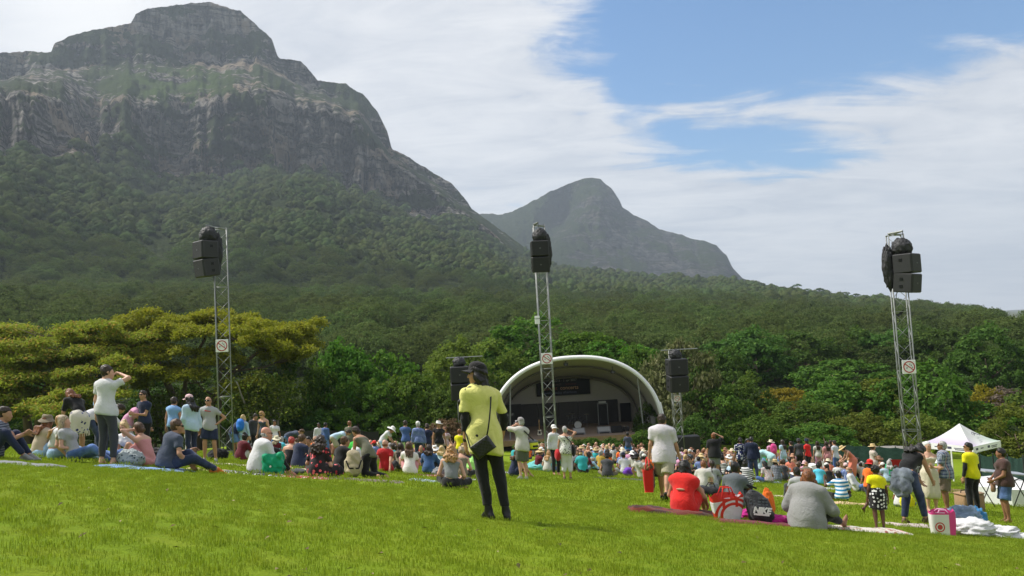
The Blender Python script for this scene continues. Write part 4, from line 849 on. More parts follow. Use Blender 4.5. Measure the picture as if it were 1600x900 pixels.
# pines on the skyline and houses on the far hill
for k, (px, h, lb) in enumerate(((1246, 9, 'first of the flat crowned pines on the skyline, from the stage side'), (1262, 8, 'second of the flat crowned pines on the skyline'), (1281, 12, 'tall flat crowned pine in the middle of the skyline row'), (1290, 10, 'flat crowned pine leaning on the tall one in the skyline row'), (1322, 9, 'lone flat crowned pine after the gap on the skyline'), (1338, 7, 'small pine on the skyline before the tall speaker tower'))):
    q = terrain_xyz(np.array([float(px)]), np.array([5.95]))[0][0]; D = float(q[1]); H = h*D/FPX+5; e = empty('pine_tree', (q[0], q[1], q[2]+1.5), lb, 'tree', 'pines on the skyline'); MB().tube([(0, 0, -8), (.3, 0, H*.8)], [.5, .3], 6).build('trunk', bark, e)
    o = bpy.data.objects.new('crown', SMALL[k % 3]); COL.objects.link(o); o.parent = e; s = H*.42; o.scale = (s*.7, s*.7, s*.42); o.location = (.3, 0, H*.52); own_mat(o, LEAF['dark'])
for k, (px, py, w, lb) in enumerate(((1572, 499, 9, 'small white house on the far hill, nearest the skyline'), (1583, 505, 13, 'wide white house on the far hill beside the edge'), (1595, 509, 10, 'white house at the very edge of the far hill'), (1588, 513, 7, 'lowest small white house on the far hill'))):
    Q = terrain_xyz(np.full(400, float(px)), np.linspace(1.2, 5.9, 400))[0]; pv = 450-FPX*(Q@CU)/(Q@_F); p = Q[np.argmin(np.abs(pv-py))]; D = float(p[1]); W = w*D/FPX; e = empty('house', tuple(p), lb, 'house', 'white houses on the far hill'); H = W*.45; MB().box((0, 0, H/2-3), (W, W*.7, H+6)).build('wall', SIGNW, e); MB().add([(-W*.54, -W*.4, H), (W*.54, -W*.4, H), (W*.54, W*.4, H), (-W*.54, W*.4, H), (-W*.3, 0, H*1.4), (W*.3, 0, H*1.4)], [(0, 1, 5, 4), (1, 2, 5), (2, 3, 4, 5), (3, 0, 4)]).build('roof', plain('house_roof', (.28, .26, .25), .8), e)
    for x in (-.28, .0, .28): MB().box((x*W, -W*.352, H*.5), (W*.13, .1, H*.4)).build('window', DGREY, e)
# ---------------------------------------------------------------- people: one smooth body each, grown from blended limbs
V3 = lambda *a: np.array(a, float)
def nrm(v): return v/(np.linalg.norm(v)+1e-9)
def rX(a): c, s = math.cos(math.radians(a)), math.sin(math.radians(a)); return np.array([[1, 0, 0], [0, c, s], [0, -s, c]])
def rY(a): c, s = math.cos(math.radians(a)), math.sin(math.radians(a)); return np.array([[c, 0, s], [0, 1, 0], [-s, 0, c]])
def rZ(a): c, s = math.cos(math.radians(a)), math.sin(math.radians(a)); return np.array([[c, s, 0], [-s, c, 0], [0, 0, 1]])
class Solid:
    """blended round cones and ellipsoids, meshed with surface nets"""
    def __init__(s): s.P = []; s.sub = []
    def cone(s, a, b, ra, rb, k=.03, cuts=()): s.P.append((0, np.asarray(a, float), np.asarray(b, float), ra, rb, k, list(cuts))); return s
    def chain(s, pts, rr, k=.03):
        for i in range(len(pts)-1): s.cone(pts[i], pts[i+1], rr[i], rr[i+1], k)
        return s
    def ell(s, c, r, R=None, k=.03, cuts=()): s.P.append((1, np.asarray(c, float), np.asarray(r, float), np.eye(3) if R is None else R, 0, k, list(cuts))); return s
    def minus(s, a, b, r, k=.01): s.sub.append((np.asarray(a, float), np.asarray(b, float), r, k)); return s
    def mesh(s, h, wrinkle=0., freq=1., seed=0, stretch=(1, 1, 1)):
        lo = V3(9, 9, 9); hi = -lo
        for q in s.P:
            if q[0] == 0:
                r = max(q[3], q[4])+.02
                for p in (q[1], q[2]): lo = np.minimum(lo, p-r); hi = np.maximum(hi, p+r)
            else: r = q[2].max()+.02; lo = np.minimum(lo, q[1]-r); hi = np.maximum(hi, q[1]+r)
        lo -= 2.2*h; hi += 2.2*h; n = np.ceil((hi-lo)/h).astype(int)+1
        F = np.full(n, .25, np.float32); ax = [lo[i]+h*np.arange(n[i]) for i in range(3)]
        for ty, A, B, C, D, k, cuts in s.P:
            if ty == 0: r = max(C, D); b0 = np.minimum(A, B)-r-k-2*h; b1 = np.maximum(A, B)+r+k+2*h
            else: e = np.abs(C)@B if False else np.sqrt(((C*B)**2).sum(1)); b0 = A-e-k-2*h; b1 = A+e+k+2*h
            i0 = np.maximum(0, np.floor((b0-lo)/h).astype(int)); i1 = np.minimum(n, np.ceil((b1-lo)/h).astype(int)+1)
            if (i1 <= i0).any(): continue
            X, Y, Z = np.meshgrid(ax[0][i0[0]:i1[0]], ax[1][i0[1]:i1[1]], ax[2][i0[2]:i1[2]], indexing='ij')
            if ty == 0:
                ab = B-A; L = ab.dot(ab)+1e-12; t = np.clip(((X-A[0])*ab[0]+(Y-A[1])*ab[1]+(Z-A[2])*ab[2])/L, 0, 1)
                d = np.sqrt((X-A[0]-t*ab[0])**2+(Y-A[1]-t*ab[1])**2+(Z-A[2]-t*ab[2])**2)-(C+(D-C)*t)
            else:
                q = [((X-A[0])*C[0, i]+(Y-A[1])*C[1, i]+(Z-A[2])*C[2, i]) for i in range(3)]
                k0 = np.sqrt((q[0]/B[0])**2+(q[1]/B[1])**2+(q[2]/B[2])**2); k1 = np.sqrt((q[0]/B[0]**2)**2+(q[1]/B[1]**2)**2+(q[2]/B[2]**2)**2)+1e-9; d = k0*(k0-1)/k1
            for (p, nn) in cuts: d = np.maximum(d, (X-p[0])*nn[0]+(Y-p[1])*nn[1]+(Z-p[2])*nn[2])
            f = F[i0[0]:i1[0], i0[1]:i1[1], i0[2]:i1[2]]; m = np.maximum(k-np.abs(f-d), 0)/k
            f[...] = np.minimum(f, d)-m*m*k*.25
        if wrinkle or s.sub:
            X, Y, Z = np.meshgrid(*ax, indexing='ij', sparse=True)
            if wrinkle:
                wrinkle = wrinkle*2.1; a, b, c = X*stretch[0]*freq*16+seed, Y*stretch[1]*freq*16+seed*1.7, Z*stretch[2]*freq*16
                w = np.sin(a+1.9*np.sin(c*.43+b*.3))*np.sin(c*.9+1.3*np.sin(b*.6+a*.5)+.6)+.6*np.sin(1.9*c+1.7*a+1.2*np.sin(b*1.1))*np.sin(1.3*b+.7*a+.4)
                w = w*.8+.45*(1-2*np.abs(np.sin(c*.62+a*.5+1.9*np.sin(b*.4+.3*a)+1.2*np.sin(c*.31))))**2-.2; F = F+wrinkle*w.astype(np.float32)
            for (a, b, r, k) in s.sub:
                ab = b-a; L = ab.dot(ab)+1e-12; t = np.clip(((X-a[0])*ab[0]+(Y-a[1])*ab[1]+(Z-a[2])*ab[2])/L, 0, 1)
                d = r-np.sqrt((X-a[0]-t*ab[0])**2+(Y-a[1]-t*ab[1])**2+(Z-a[2]-t*ab[2])**2); F = np.maximum(F, d)
        return nets(F.astype(np.float32), lo, h)
_E = [((0, 0, 0), (1, 0, 0)), ((0, 1, 0), (1, 1, 0)), ((0, 0, 1), (1, 0, 1)), ((0, 1, 1), (1, 1, 1)), ((0, 0, 0), (0, 1, 0)), ((1, 0, 0), (1, 1, 0)), ((0, 0, 1), (0, 1, 1)), ((1, 0, 1), (1, 1, 1)), ((0, 0, 0), (0, 0, 1)), ((1, 0, 0), (1, 0, 1)), ((0, 1, 0), (0, 1, 1)), ((1, 1, 0), (1, 1, 1))]
def nets(F, lo, h):
    S = F < 0; c = np.zeros(tuple(np.array(F.shape)-1), np.int8)
    for a in (0, 1):
        for b in (0, 1):
            for d in (0, 1): c += S[a:S.shape[0]-1+a, b:S.shape[1]-1+b, d:S.shape[2]-1+d]
    I = np.argwhere((c > 0) & (c < 8))
    if not len(I): return np.zeros((0, 3)), np.zeros((0, 4), int)
    idx = np.full(c.shape, -1, np.int32); idx[tuple(I.T)] = np.arange(len(I))
    acc = np.zeros((len(I), 3)); cnt = np.zeros(len(I))
    val = {}
    for a in (0, 1):
        for b in (0, 1):
            for d in (0, 1): val[(a, b, d)] = F[I[:, 0]+a, I[:, 1]+b, I[:, 2]+d]
    for p, q in _E:
        u, v = val[p], val[q]; m = (u < 0) != (v < 0); t = np.where(m, u/(u-v+1e-12), 0)
        acc += np.where(m[:, None], np.array(p)+(np.array(q)-np.array(p))*t[:, None], 0); cnt += m
    V = lo+(I+acc/cnt[:, None])*h
    Q = []
    for ax_ in range(3):
        o = [1, 2, 0][ax_], [2, 0, 1][ax_]
        s0 = [slice(None)]*3; s1 = [slice(None)]*3; s0[ax_] = slice(0, -1); s1[ax_] = slice(1, None)
        A, B = S[tuple(s0)], S[tuple(s1)]; E = np.argwhere(A != B)
        ok = (E[:, o[0]] > 0) & (E[:, o[1]] > 0) & (E[:, o[0]] < F.shape[o[0]]-1) & (E[:, o[1]] < F.shape[o[1]]-1); E = E[ok]
        e0 = np.zeros(3, int); e0[o[0]] = 1; e1 = np.zeros(3, int); e1[o[1]] = 1
        q = np.stack([idx[tuple((E).T)], idx[tuple((E-e0).T)], idx[tuple((E-e0-e1).T)], idx[tuple((E-e1).T)]], 1); fl = A[tuple(E.T)]
        q[~fl] = q[~fl][:, ::-1]; Q.append(q)
    return V, np.concatenate(Q)
def join(*ms):
    v = []; f = []; o = 0
    for a, b in ms:
        if len(a): v.append(a); f.append(b+o); o += len(a)
    return (np.concatenate(v), np.concatenate(f)) if v else (np.zeros((0, 3)), np.zeros((0, 4), int))
def ik(A, T, l1, l2, hint):
    d = T-A; L = min(np.linalg.norm(d), .995*(l1+l2)); L = max(L, abs(l1-l2)+.02); u = nrm(d); T = A+u*L
    a = (l1*l1-l2*l2+L*L)/(2*L); hh = math.sqrt(max(l1*l1-a*a, 0)); p = np.asarray(hint, float); p = p-u*p.dot(u); p = nrm(p)
    return A+u*a+p*hh, T
# poses: metres for a 1.75 m figure; x = its right, y = where it faces, z up
POSE = {
 'stand': dict(pel=(0, 0, .93), fl=(-.10, 0, .08), fr=(.10, .02, .08), hl=(-.27, .03, .83), hr=(.27, .03, .83)),
 'hip': dict(pel=(0, 0, .93), fl=(-.14, 0, .08), fr=(.14, .02, .08), hl=(-.21, .0, 1.03), hr=(.21, .0, 1.03), el=(-1, -.35, 0), er=(1, -.35, 0)),
 'walk': dict(pel=(0, 0, .91), fl=(-.09, .30, .085), fr=(.09, -.34, .17), hl=(-.27, -.12, .84), hr=(.27, .18, .88), tfr=(0, .6, -.8), kr=(0, 1, .1)),
 'cam': dict(pel=(0, 0, .93), fl=(-.10, 0, .08), fr=(.10, .02, .08), hl=(-.08, .20, 1.52), hr=(.10, .20, 1.50), el=(-.9, 0, -.6), er=(.9, 0, -.6), head=(0, -4, 0)),
 'brow': dict(pel=(0, 0, .93), fl=(-.10, 0, .08), fr=(.10, .02, .08), hl=(-.25, .10, .86), hr=(.10, .16, 1.62), er=(1, .1, -.1), head=(0, -3, 0)),
 'bend': dict(pel=(0, -.12, .90), fl=(-.11, 0, .08), fr=(.11, .04, .08), lean=62, curve=14, hl=(-.16, .58, .62), hr=(.16, .60, .60), head=(0, 58, 0), el=(-1, 0, .2), er=(1, 0, .2)),
 'stoop': dict(pel=(0, -.08, .92), fl=(-.11, 0, .08), fr=(.11, .1, .08), lean=32, curve=16, hl=(-.14, .45, .85), hr=(.14, .46, .84), head=(0, 42, 0)),
 'sit': dict(pel=(0, 0, .115), lean=8, curve=16, fl=(-.16, .56, .09), fr=(.16, .56, .09), kl=(-.3, .2, 1), kr=(.3, .2, 1), hl=(-.12, .42, .36), hr=(.14, .42, .36), head=(0, 8, 0)),
 'cross': dict(pel=(0, 0, .115), lean=8, curve=18, fl=(.12, .34, .07), fr=(-.12, .40, .07), kl=(-1, .35, .25), kr=(1, .35, .25), hl=(-.16, .30, .22), hr=(.16, .30, .22), head=(0, 14, 0), tfl=(.9, .3, 0), tfr=(-.9, .3, 0)),
 'legs': dict(pel=(0, 0, .115), lean=6, curve=12, fl=(-.12, .82, .08), fr=(.12, .80, .08), kl=(-.1, 0, 1), kr=(.1, 0, 1), hl=(-.26, .22, .10), hr=(.26, .22, .10), tfl=(-.15, .2, 1), tfr=(.15, .2, 1)),
 'lean_back': dict(pel=(0, 0, .115), lean=-24, curve=10, fl=(-.12, .80, .08), fr=(.12, .78, .08), kl=(-.1, 0, 1), kr=(.1, 0, 1), hl=(-.24, -.36, .05), hr=(.24, -.36, .05), el=(-.5, -1, 0), er=(.5, -1, 0), tfl=(-.15, .2, 1), tfr=(.15, .2, 1), head=(0, 0, 0)),
 'kneel': dict(pel=(0, 0, .50), lean=52, curve=16, fl=(-.12, -.42, .06), fr=(.12, -.42, .06), kl=(-.05, 1, 0), kr=(.05, 1, 0), hl=(-.14, .50, .42), hr=(.16, .46, .38), head=(0, 42, 0), tfl=(0, -1, -.1), tfr=(0, -1, -.1)),
 'recline': dict(pel=(0, 0, .12), lean=-42, curve=16, fl=(-.12, .80, .06), fr=(.10, .74, .06), kl=(-.1, 0, 1), kr=(.1, .0, 1), hl=(-.20, -.20, .06), hr=(.02, -.02, .26), el=(-.4, -1, -.6), er=(1, -.5, 0), tfl=(-.3, .6, .7), tfr=(.2, .6, .7), head=(0, -5, 0)),
 'lie': dict(pel=(0, 0, .12), lean=-84, curve=6, fl=(-.12, .82, .07), fr=(.12, .80, .07), kl=(-.1, 0, 1), kr=(.1, 0, 1), hl=(-.10, -.22, .26), hr=(.10, -.22, .26), tfl=(-.3, .4, .8), tfr=(.3, .4, .8), head=(0, -66, 0)),
 'squat': dict(pel=(0, -.12, .30), lean=26, curve=18, fl=(-.14, .06, .08), fr=(.14, .08, .08), kl=(-.3, 1, .3), kr=(.3, 1, .3), hl=(-.14, .42, .26), hr=(.14, .42, .26), head=(0, 20, 0)),
}
def skeleton(pose, **o):
    p = dict(lean=0, side=0, tw=0, pyaw=0, curve=2, head=(0, 2, 0), el=(-.5, -1, -.1), er=(.5, -1, -.1), kl=(-.06, 1, 0), kr=(.06, 1, 0), tfl=(-.15, 1, 0), tfr=(.15, 1, 0), w=1., shw=1.); p.update(POSE[pose]); p.update(o)
    J = dict(p); J['pel'] = np.asarray(p['pel'], float); Mp = rZ(p['pyaw'])@rY(p['side']*.5)@rX(p['lean']*(.55 if abs(p['lean']) < 40 else .8)); Mc = rZ(p['tw'])@rY(p['side'])@rX(p['lean']+p['curve']); Mh = rZ(p['head'][0])@rY(p['head'][2])@rX(p['head'][1])
    up, uc = Mp[:, 2], Mc[:, 2]; J['Mp'], J['Mc'], J['Mh'] = Mp, Mc, Mh
    J['W'] = J['pel']+up*.19; J['N'] = J['W']+uc*.315; J['C'] = J['W']+uc*.16
    for s, k in ((-1, 'l'), (1, 'r')):
        J['S'+k] = J['N']-uc*.062+Mc[:, 0]*s*.168*p['shw']; J['H'+k] = J['pel']+Mp[:, 0]*s*.088
        J['E'+k], J['h'+k] = ik(J['S'+k], np.asarray(p['h'+k], float), .285, .255, p['e'+k]); J['K'+k], J['f'+k] = ik(J['H'+k], np.asarray(p['f'+k], float), .43, .425, p['k'+k])
    nd = nrm(uc*.55+Mh[:, 2]*.6); J['B'] = J['N']+nd*.075; J['hc'] = J['B']+Mh[:, 2]*.095+Mh[:, 1]*.022
    return J
def torso(S, J, i=0., fem=0., k=.06, cuts=()):
    w = J['w']; Mp, Mc = J['Mp'], J['Mc']
    S.ell(J['pel']+Mp[:, 2]*.02, ((.158+.012*fem)*w+i, .112*w+i, .125+i*.6), Mp, k, cuts); S.ell(J['W'], ((.136-.012*fem)*w+i, .10*w+i, .15+i), Mc, k, cuts)
    S.ell(J['C']+Mc[:, 2]*.03, (.152*min(w, 1.2)+i, .112*w**.7+i, .165+i), Mc, k, cuts); S.ell(J['C']+Mc[:, 2]*.085+Mc[:, 1]*-.02, (.16*min(w, 1.2)+i, .085*w**.5+i, .085+i), Mc, k, cuts)
    [S.cone(J['N']-Mc[:, 2]*.035, J['S'+q], .056+i, .045+i, k, cuts) for q in 'lr']; 
    if w > 1.12: S.ell(J['W']+Mp[:, 1]*.05*w-Mp[:, 2]*.03, (.14*w+i, .115*w+i, .13+i), Mp, k, cuts)
    if fem:
        for s in (-1, 1): S.ell(J['C']+Mc[:, 0]*s*.07+Mc[:, 1]*.095*w**.5+Mc[:, 2]*.03, (.062+i, .055+i, .062+i), Mc, .04, cuts)
def head_prims(S, J):
    c, M = J['hc'], J['Mh']; q = lambda x, y, z: c+M@V3(x, y, z)
    S.cone(J['N']-J['Mc'][:, 2]*.02, q(0, -.028, -.055), .06, .054, .03)
    S.ell(q(0, -.014, .022), (.074, .094, .096), M, .02); S.ell(q(0, .024, -.04), (.057, .066, .078), M, .03); S.ell(q(0, .055, -.096), (.03, .03, .022), M, .03); S.ell(q(0, .062, .022), (.05, .024, .02), M, .02)
    S.cone(q(0, .083, .006), q(0, .105, -.032), .010, .014, .012); S.ell(q(0, .084, -.066), (.024, .012, .011), M, .01)
    for s in (-1, 1): S.ell(q(s*.076, -.008, -.012), (.011, .024, .034), M, .008); S.ell(q(s*.04, .05, -.035), (.026, .026, .02), M, .02)
def hand_mesh(J, k, h, curl=.5, spread=0.):
    s = -1 if k == 'l' else 1; W = J['h'+k]; f = nrm(W-J['E'+k]); n = J.get('palm'+k); n = nrm(np.asarray(n, float)) if n is not None else nrm(V3(-s, .25, 0)-f*f.dot(V3(-s, .25, 0)))
    n = nrm(n-f*n.dot(f)); a = np.cross(f, n)*(1 if True else 1); th = J.get('thumb'+k); 
    if th is None: th = V3(0, 1, .2)
    if a.dot(np.asarray(th, float)) < 0: a = -a
    S = Solid(); S.cone(W-f*.05, W+f*.01, .029, .026, .02); R_ = np.stack([a, n, f], 1); S.ell(W+f*.052, (.041, .017, .056), R_, .02)
    for j, (x, L) in enumerate(((.03, .074), (.010, .084), (-.011, .078), (-.030, .062))):
        b = W+f*(.092-.006*abs(j-1))+a*x; c1 = curl*(.8+.12*j); d1 = nrm(f*math.cos(c1)+n*math.sin(c1)+a*x*spread); d2 = nrm(f*math.cos(c1*2.1)+n*math.sin(c1*2.1)); m = b+d1*L*.5; r = max(.0088, .62*h)
        S.cone(b, m, r*1.08, r, .006); S.cone(m, m+d2*L*.5, r, r*.85, .006)
    r = max(.0105, .65*h); t0 = W+f*.03+a*.034; t1 = t0+nrm(f*.8+a*.7+n*.25)*.042; S.cone(t0, t1, r*1.25, r, .012); S.cone(t1, t1+nrm(f+n*.5+a*.15)*.034, r, r*.8, .006)
    return S.mesh(h)
def leg_prims(S, J, k, w=1.):
    H, K, A = J['H'+k], J['K'+k], J['f'+k]; sh = nrm(A-K); th = nrm(K-H); lw = w**.8
    S.cone(H, K, .084*lw, .054*lw**.6, .05); back = nrm(np.cross(np.cross(th, sh), sh)+1e-6*V3(0, -1, 0)) if np.linalg.norm(np.cross(th, sh)) > .08 else V3(0, -1, 0)
    S.cone(K, A, .051*lw**.6, .035, .03); m = K+(A-K)*.32+back*.014; S.cone(m-sh*.05, m+sh*.09, .043*lw**.5, .034, .05)
def foot_frame(J, k):
    A = J['f'+k]; sh = nrm(A-J['K'+k]); t = nrm(np.asarray(J['tf'+k], float)); dn = sh-t*sh.dot(t); dn = nrm(dn) if np.linalg.norm(dn) > .2 else nrm(V3(0, 0, -1)-t*t.dot(V3(0, 0, -1))); return A, t, dn
def foot_prims(S, J, k, i=0., sole=0.):
    A, t, dn = foot_frame(J, k); S.cone(A, A+dn*.045-t*.03, .032+i, .030+i, .03); S.cone(A+dn*.048-t*.035, A+dn*.056+t*.09, .027+i, .025+i, .025); S.cone(A+dn*.057+t*.09, A+dn*.064+t*.145, .027+i, .017+i, .025); S.cone(A+dn*.0+t*.02, A+dn*.045+t*.09, .029+i, .021+i, .03)
def body(J, h, fem, hands='lr', feet='lr', hh=None, curl=(.45, .45)):
    S = Solid(); torso(S, J, 0, fem); head_prims(S, J)
    for k in 'lr':
        S.cone(J['S'+k], J['E'+k], .046*J['w']**.6, .037*J['w']**.5, .03); S.cone(J['E'+k], J['h'+k], .038*J['w']**.5, .026, .02); leg_prims(S, J, k, J['w'])
        if k in feet: foot_prims(S, J, k)
    ms = [S.mesh(h)]
    for k, c in zip('lr', curl):
        if k in hands: ms.append(hand_mesh(J, k, hh or min(h, .0075), c))
    return join(*ms)
def top(J, h, fem, sleeve=.55, hem=-.04, loose=.014, neck=.078, tank=False, wr=.0035, seed=0, flare=0., hemflat=True):
    S = Solid(); up = J['Mp'][:, 2]; N, Mc = J['N'], J['Mc']; cuts = []
    if hemflat: cuts.append((J['pel']+up*hem, -up))
    if tank: cuts.append((J['N']-Mc[:, 2]*tank, Mc[:, 2]))
    torso(S, J, loose, fem, .06, cuts)
    if hem < -.02: S.cone(J['pel']+up*.05, J['pel']+up*(hem-.05), (.135)*J['w']+loose, .145*J['w']+loose+flare, .08, cuts); S.ell(J['pel']+up*(hem*.5), (.16*J['w']+loose+flare*.5, .12*J['w']+loose, .14+abs(hem)*.5), J['Mp'], .06, cuts)
    if tank:
        for s in (-1, 1): S.chain([N+Mc@V3(s*.085, .105, -tank-.02), N+Mc@V3(s*.075, .03, .028), N+Mc@V3(s*.08, -.095, -tank-.02)], [.018]*3, .015)
    for k, s in (('l', -1), ('r', 1)):
        if sleeve <= 0: continue
        a, b, c = J['S'+k], J['E'+k], J['h'+k]
        if sleeve <= 1: e = a+(b-a)*sleeve; S.cone(a, e+(b-a)*.1, .045*J['w']**.5+loose, .043*J['w']**.5+loose*.95, .035, [(e, nrm(b-a))])
        else: e = b+(c-b)*(sleeve-1); S.cone(a, b, .05*J['w']**.5+loose, .042*J['w']**.5+loose, .04); S.cone(b, e+(c-b)*.05, .042*J['w']**.5+loose, .032+loose*.8, .03, [(e, nrm(c-b))])
    if neck and not tank: S.minus(N+Mc[:, 2]*.0, J['B']+(J['B']-N)*.6+Mc[:, 1]*.02, neck-.006)
    return S.mesh(h, wr, .72, seed, (1, 1, .9))
def bottom(J, h, length=1.95, loose=.012, waist=.10, wr=.0025, seed=0, fem=0., wide=0.):
    S = Solid(); up = J['Mp'][:, 2]; w = J['w']; cut = [(J['pel']+up*waist, up)]
    S.ell(J['pel']+up*.015, ((.158+.012*fem)*w+loose*.8, .115*w+loose*.8, .135+loose), J['Mp'], .05, cut)
    for s in (-1, 1): S.ell(J['pel']+J['Mp']@V3(s*.07, -.045, -.03), (.085*w, .085*w, .09), J['Mp'], .05)
    for k in 'lr':
        H, K, A = J['H'+k], J['K'+k], J['f'+k]; lw = w**.8; tc = cut if nrm(K-H).dot(up) < -.5 else []
        sh_ = nrm(A-K); cr_ = np.cross(nrm(K-H), sh_); bk_ = nrm(np.cross(cr_, sh_)) if np.linalg.norm(cr_) > .08 else V3(0, -1, 0); m_ = K+(A-K)*.32+bk_*.014
        if length > 1.45: S.cone(m_-sh_*.05, m_+sh_*.09, .043*lw**.5+loose, .034+loose, .05)
        if length <= 1: e = H+(K-H)*length; S.cone(H, e+(K-H)*.08, .088*lw+loose, .068*lw+loose*1.4+wide, .05, [(e, nrm(K-H))]+tc)
        else: e = K+(A-K)*(length-1); S.cone(H, K, .088*lw+loose, .058*lw**.7+loose, .05, tc); S.cone(K, e+(A-K)*.04, .060*lw**.7+loose, .041+loose+wide, .03, [(e, nrm(A-K))])
    return S.mesh(h, wr, 1.2, seed, (1, 1, .8))
def skirt(J, h, length=.9, flare=.06, waist=.12, seed=0, wr=.006):
    S = Solid(); up = J['Mp'][:, 2]; w = J['w']; m = J['pel']; kn = (J['Kl']+J['Kr'])/2; an = (J['fl']+J['fr'])/2; e = m+(kn-m)*length if length <= 1 else kn+(an-kn)*(length-1); d = nrm(e-m); cut = [(e, d)]
    S.ell(m+up*.02, (.165*w, .122*w, .14), J['Mp'], .06, [(m+up*waist, up)])
    for k in 'lr': K = J['K'+k]; H = J['H'+k]; S.cone(H, K+(K-H)*.05, .10*w, .085+flare, .12, cut)
    S.cone(m, e+d*.05, .13*w, .12+flare, .12, cut)
    return S.mesh(h, wr, 1.3, seed, (1.3, 1.3, .25))
def hair(J, h, st='short', L=.3, seed=0):
    c, M = J['hc'], J['Mh']; q = lambda x, y, z: c+M@V3(x, y, z); S = Solid(); r = {'buzz': .003, 'short': .009, 'bald': .002}.get(st, .014)
    face = [(q(0, .052, .035), nrm(M@V3(0, 1, -.75)))]
    if st == 'fringe': face = [(q(0, -.02, -.1), nrm(M@V3(0, 0, -1)))]; S.ell(q(0, -.022, -.045), (.064, .068, .075), M, .02)
    elif st == 'bald': S.ell(q(0, -.03, -.03), (.078, .083, .055), M, .02, [(q(0, .02, 0), M[:, 1]), (q(0, 0, .02), M[:, 2])]); return S.mesh(min(h, .012))
    else:
        S.ell(q(0, -.018, .026), (.076+r, .094+r, .094+r*1.1), M, .02, face)
        if st in ('short', 'buzz'): S.ell(q(0, -.045, -.03), (.070+r*.6, .062+r*.6, .07), M, .03, [(q(0, .0, 0), M[:, 1])])
        else: S.ell(q(0, -.035, -.02), (.083, .078, .10), M, .03, [(q(0, .035, 0), M[:, 1])])
    Mc, N = J['Mc'], J['N']
    if st in ('long', 'wavy', 'curly'):
        bk = lambda x, y, z: N+Mc@V3(x, y, z); wd = {'long': .031, 'wavy': .040, 'curly': .052}[st]
        for x in (-.062, -.022, .022, .062):
            p0 = q(x*1.05, -.055, -.02); p1 = q(x*1.25, -.055, -.13); yb = -(.112*J['w']**.7+.030); p2 = bk(x*1.35, yb, -.10 if L > .2 else -.03); p3 = bk(x*1.25, yb-.012, -max(L, .1)); S.chain([p0, p1, p2, p3], [wd, wd, wd*1.05, wd*.55], .03)
        for s in (-1, 1): S.chain([q(s*.07, .0, .02), q(s*.085, .0, -.07), q(s*.09, -.01, -.15)], [.026, .028, .024], .03)
    elif st == 'bob':
        for s in (-1, 1): S.chain([q(s*.055, -.02, .0), q(s*.078, -.018, -.07), q(s*.075, -.01, -.125)], [.042, .044, .034], .03)
        S.chain([q(0, -.06, 0), q(0, -.075, -.12)], [.06, .055], .03)
    elif st == 'bun': S.ell(q(0, -.06, .115), (.058, .058, .052), M, .015)
    elif st == 'lowbun': S.ell(q(0, -.12, -.03), (.05, .042, .045), M, .012)
    elif st == 'pony': S.chain([q(0, -.10, .05), q(0, -.15, .0), q(0, -.14, -.14), N+Mc@V3(0, -.13, -L)], [.03, .036, .034, .014], .02)
    elif st == 'afro': S.P = []; S.ell(q(0, -.03, .045), (.118, .118, .112), M, .02, [(q(0, .06, .0), nrm(M@V3(0, 1, -.5)))])
    amp = {'curly': .010, 'wavy': .006, 'afro': .009, 'bun': .005, 'short': .004, 'bob': .006}.get(st, .003); return S.mesh(min(h, .017), amp, 2.6 if st in ('curly', 'afro') else 1.9, seed, (1.5, 1.5, .7) if st in ('long', 'wavy', 'pony') else (1.3, 1.3, 1.3))
def shoe(J, k, h, i=.006, boot=0.):
    S = Solid(); A, t, dn = foot_frame(J, k); foot_prims(S, J, k, i); S.cone(A+dn*.078-t*.05, A+dn*.078+t*.15, .03, .028, .02, [(A+dn*.09, dn)])
    if boot: S.cone(A, A-dn*boot, .036+i, .038+i, .03, [(A-dn*boot, -dn)]); S.cone(A+dn*.05-t*.045, A+dn*.085-t*.05, .03, .026, .02)
    return S.mesh(min(h, .011))
def hat_mesh(J, st):
    c, M = J['hc'], J['Mh']; q = lambda x, y, z: c+M@V3(x, y, z); mb = MB(); T = M@rX(-6)
    if st in ('cap', 'capback'):
        Tz = T if st == 'cap' else T@rZ(180); o = q(0, -.016, .055)
        mb.lathe([(.093, -.022), (.096, .0), (.094, .03), (.082, .06), (.056, .082), (.02, .092), (0, .093)], o, T, 22, sx=.93, sy=1.1)
        mb.lathe([(.012, .092), (.01, .1), (0, .101)], o, T, 8)
        def fn(u, v): a = (u-.5)*2.3; r = .098+.078*v*math.cos(a*.75); return o+Tz@V3(math.sin(a)*r*.93, math.cos(a)*r*1.1, -.018-.022*v-.02*(a/1.15)**2*v)
        mb.grid(fn, 12, 4); mb.grid(lambda u, v: fn(u, v)+Tz@V3(0, 0, -.006), 12, 4)
    else:
        b, hgt, dr, wob = {'straw': (.19, .105, .012, .05), 'sun': (.20, .10, .05, .16), 'bucket': (.165, .095, .055, .14), 'fedora': (.155, .11, .0, .05), 'beanie': (.097, .10, .02, 0)}[st]; o = q(0, -.016, .045)
        mb.lathe([(b, -dr), (b*.82, -dr*.55), (.108, .004), (.098, .004), (.096, .035), (.092, hgt*.72), (.075, hgt*.97), (.04, hgt), (0, hgt*.985)], o, T, 26, sx=.95, sy=1.08, wob=wob); mb.lathe([(b, -dr-.006), (b*.82, -dr*.55-.006), (.104, -.004)], o, T, 26, sx=.95, sy=1.08, wob=wob)
    return np.array(mb.v), mb.f, o, T
def band_mesh(o, T):
    mb = MB(); mb.lathe([(.1005, .004), (.1, .034), (.097, .034)], o, T, 24, sx=.95, sy=1.08); return np.array(mb.v), mb.f
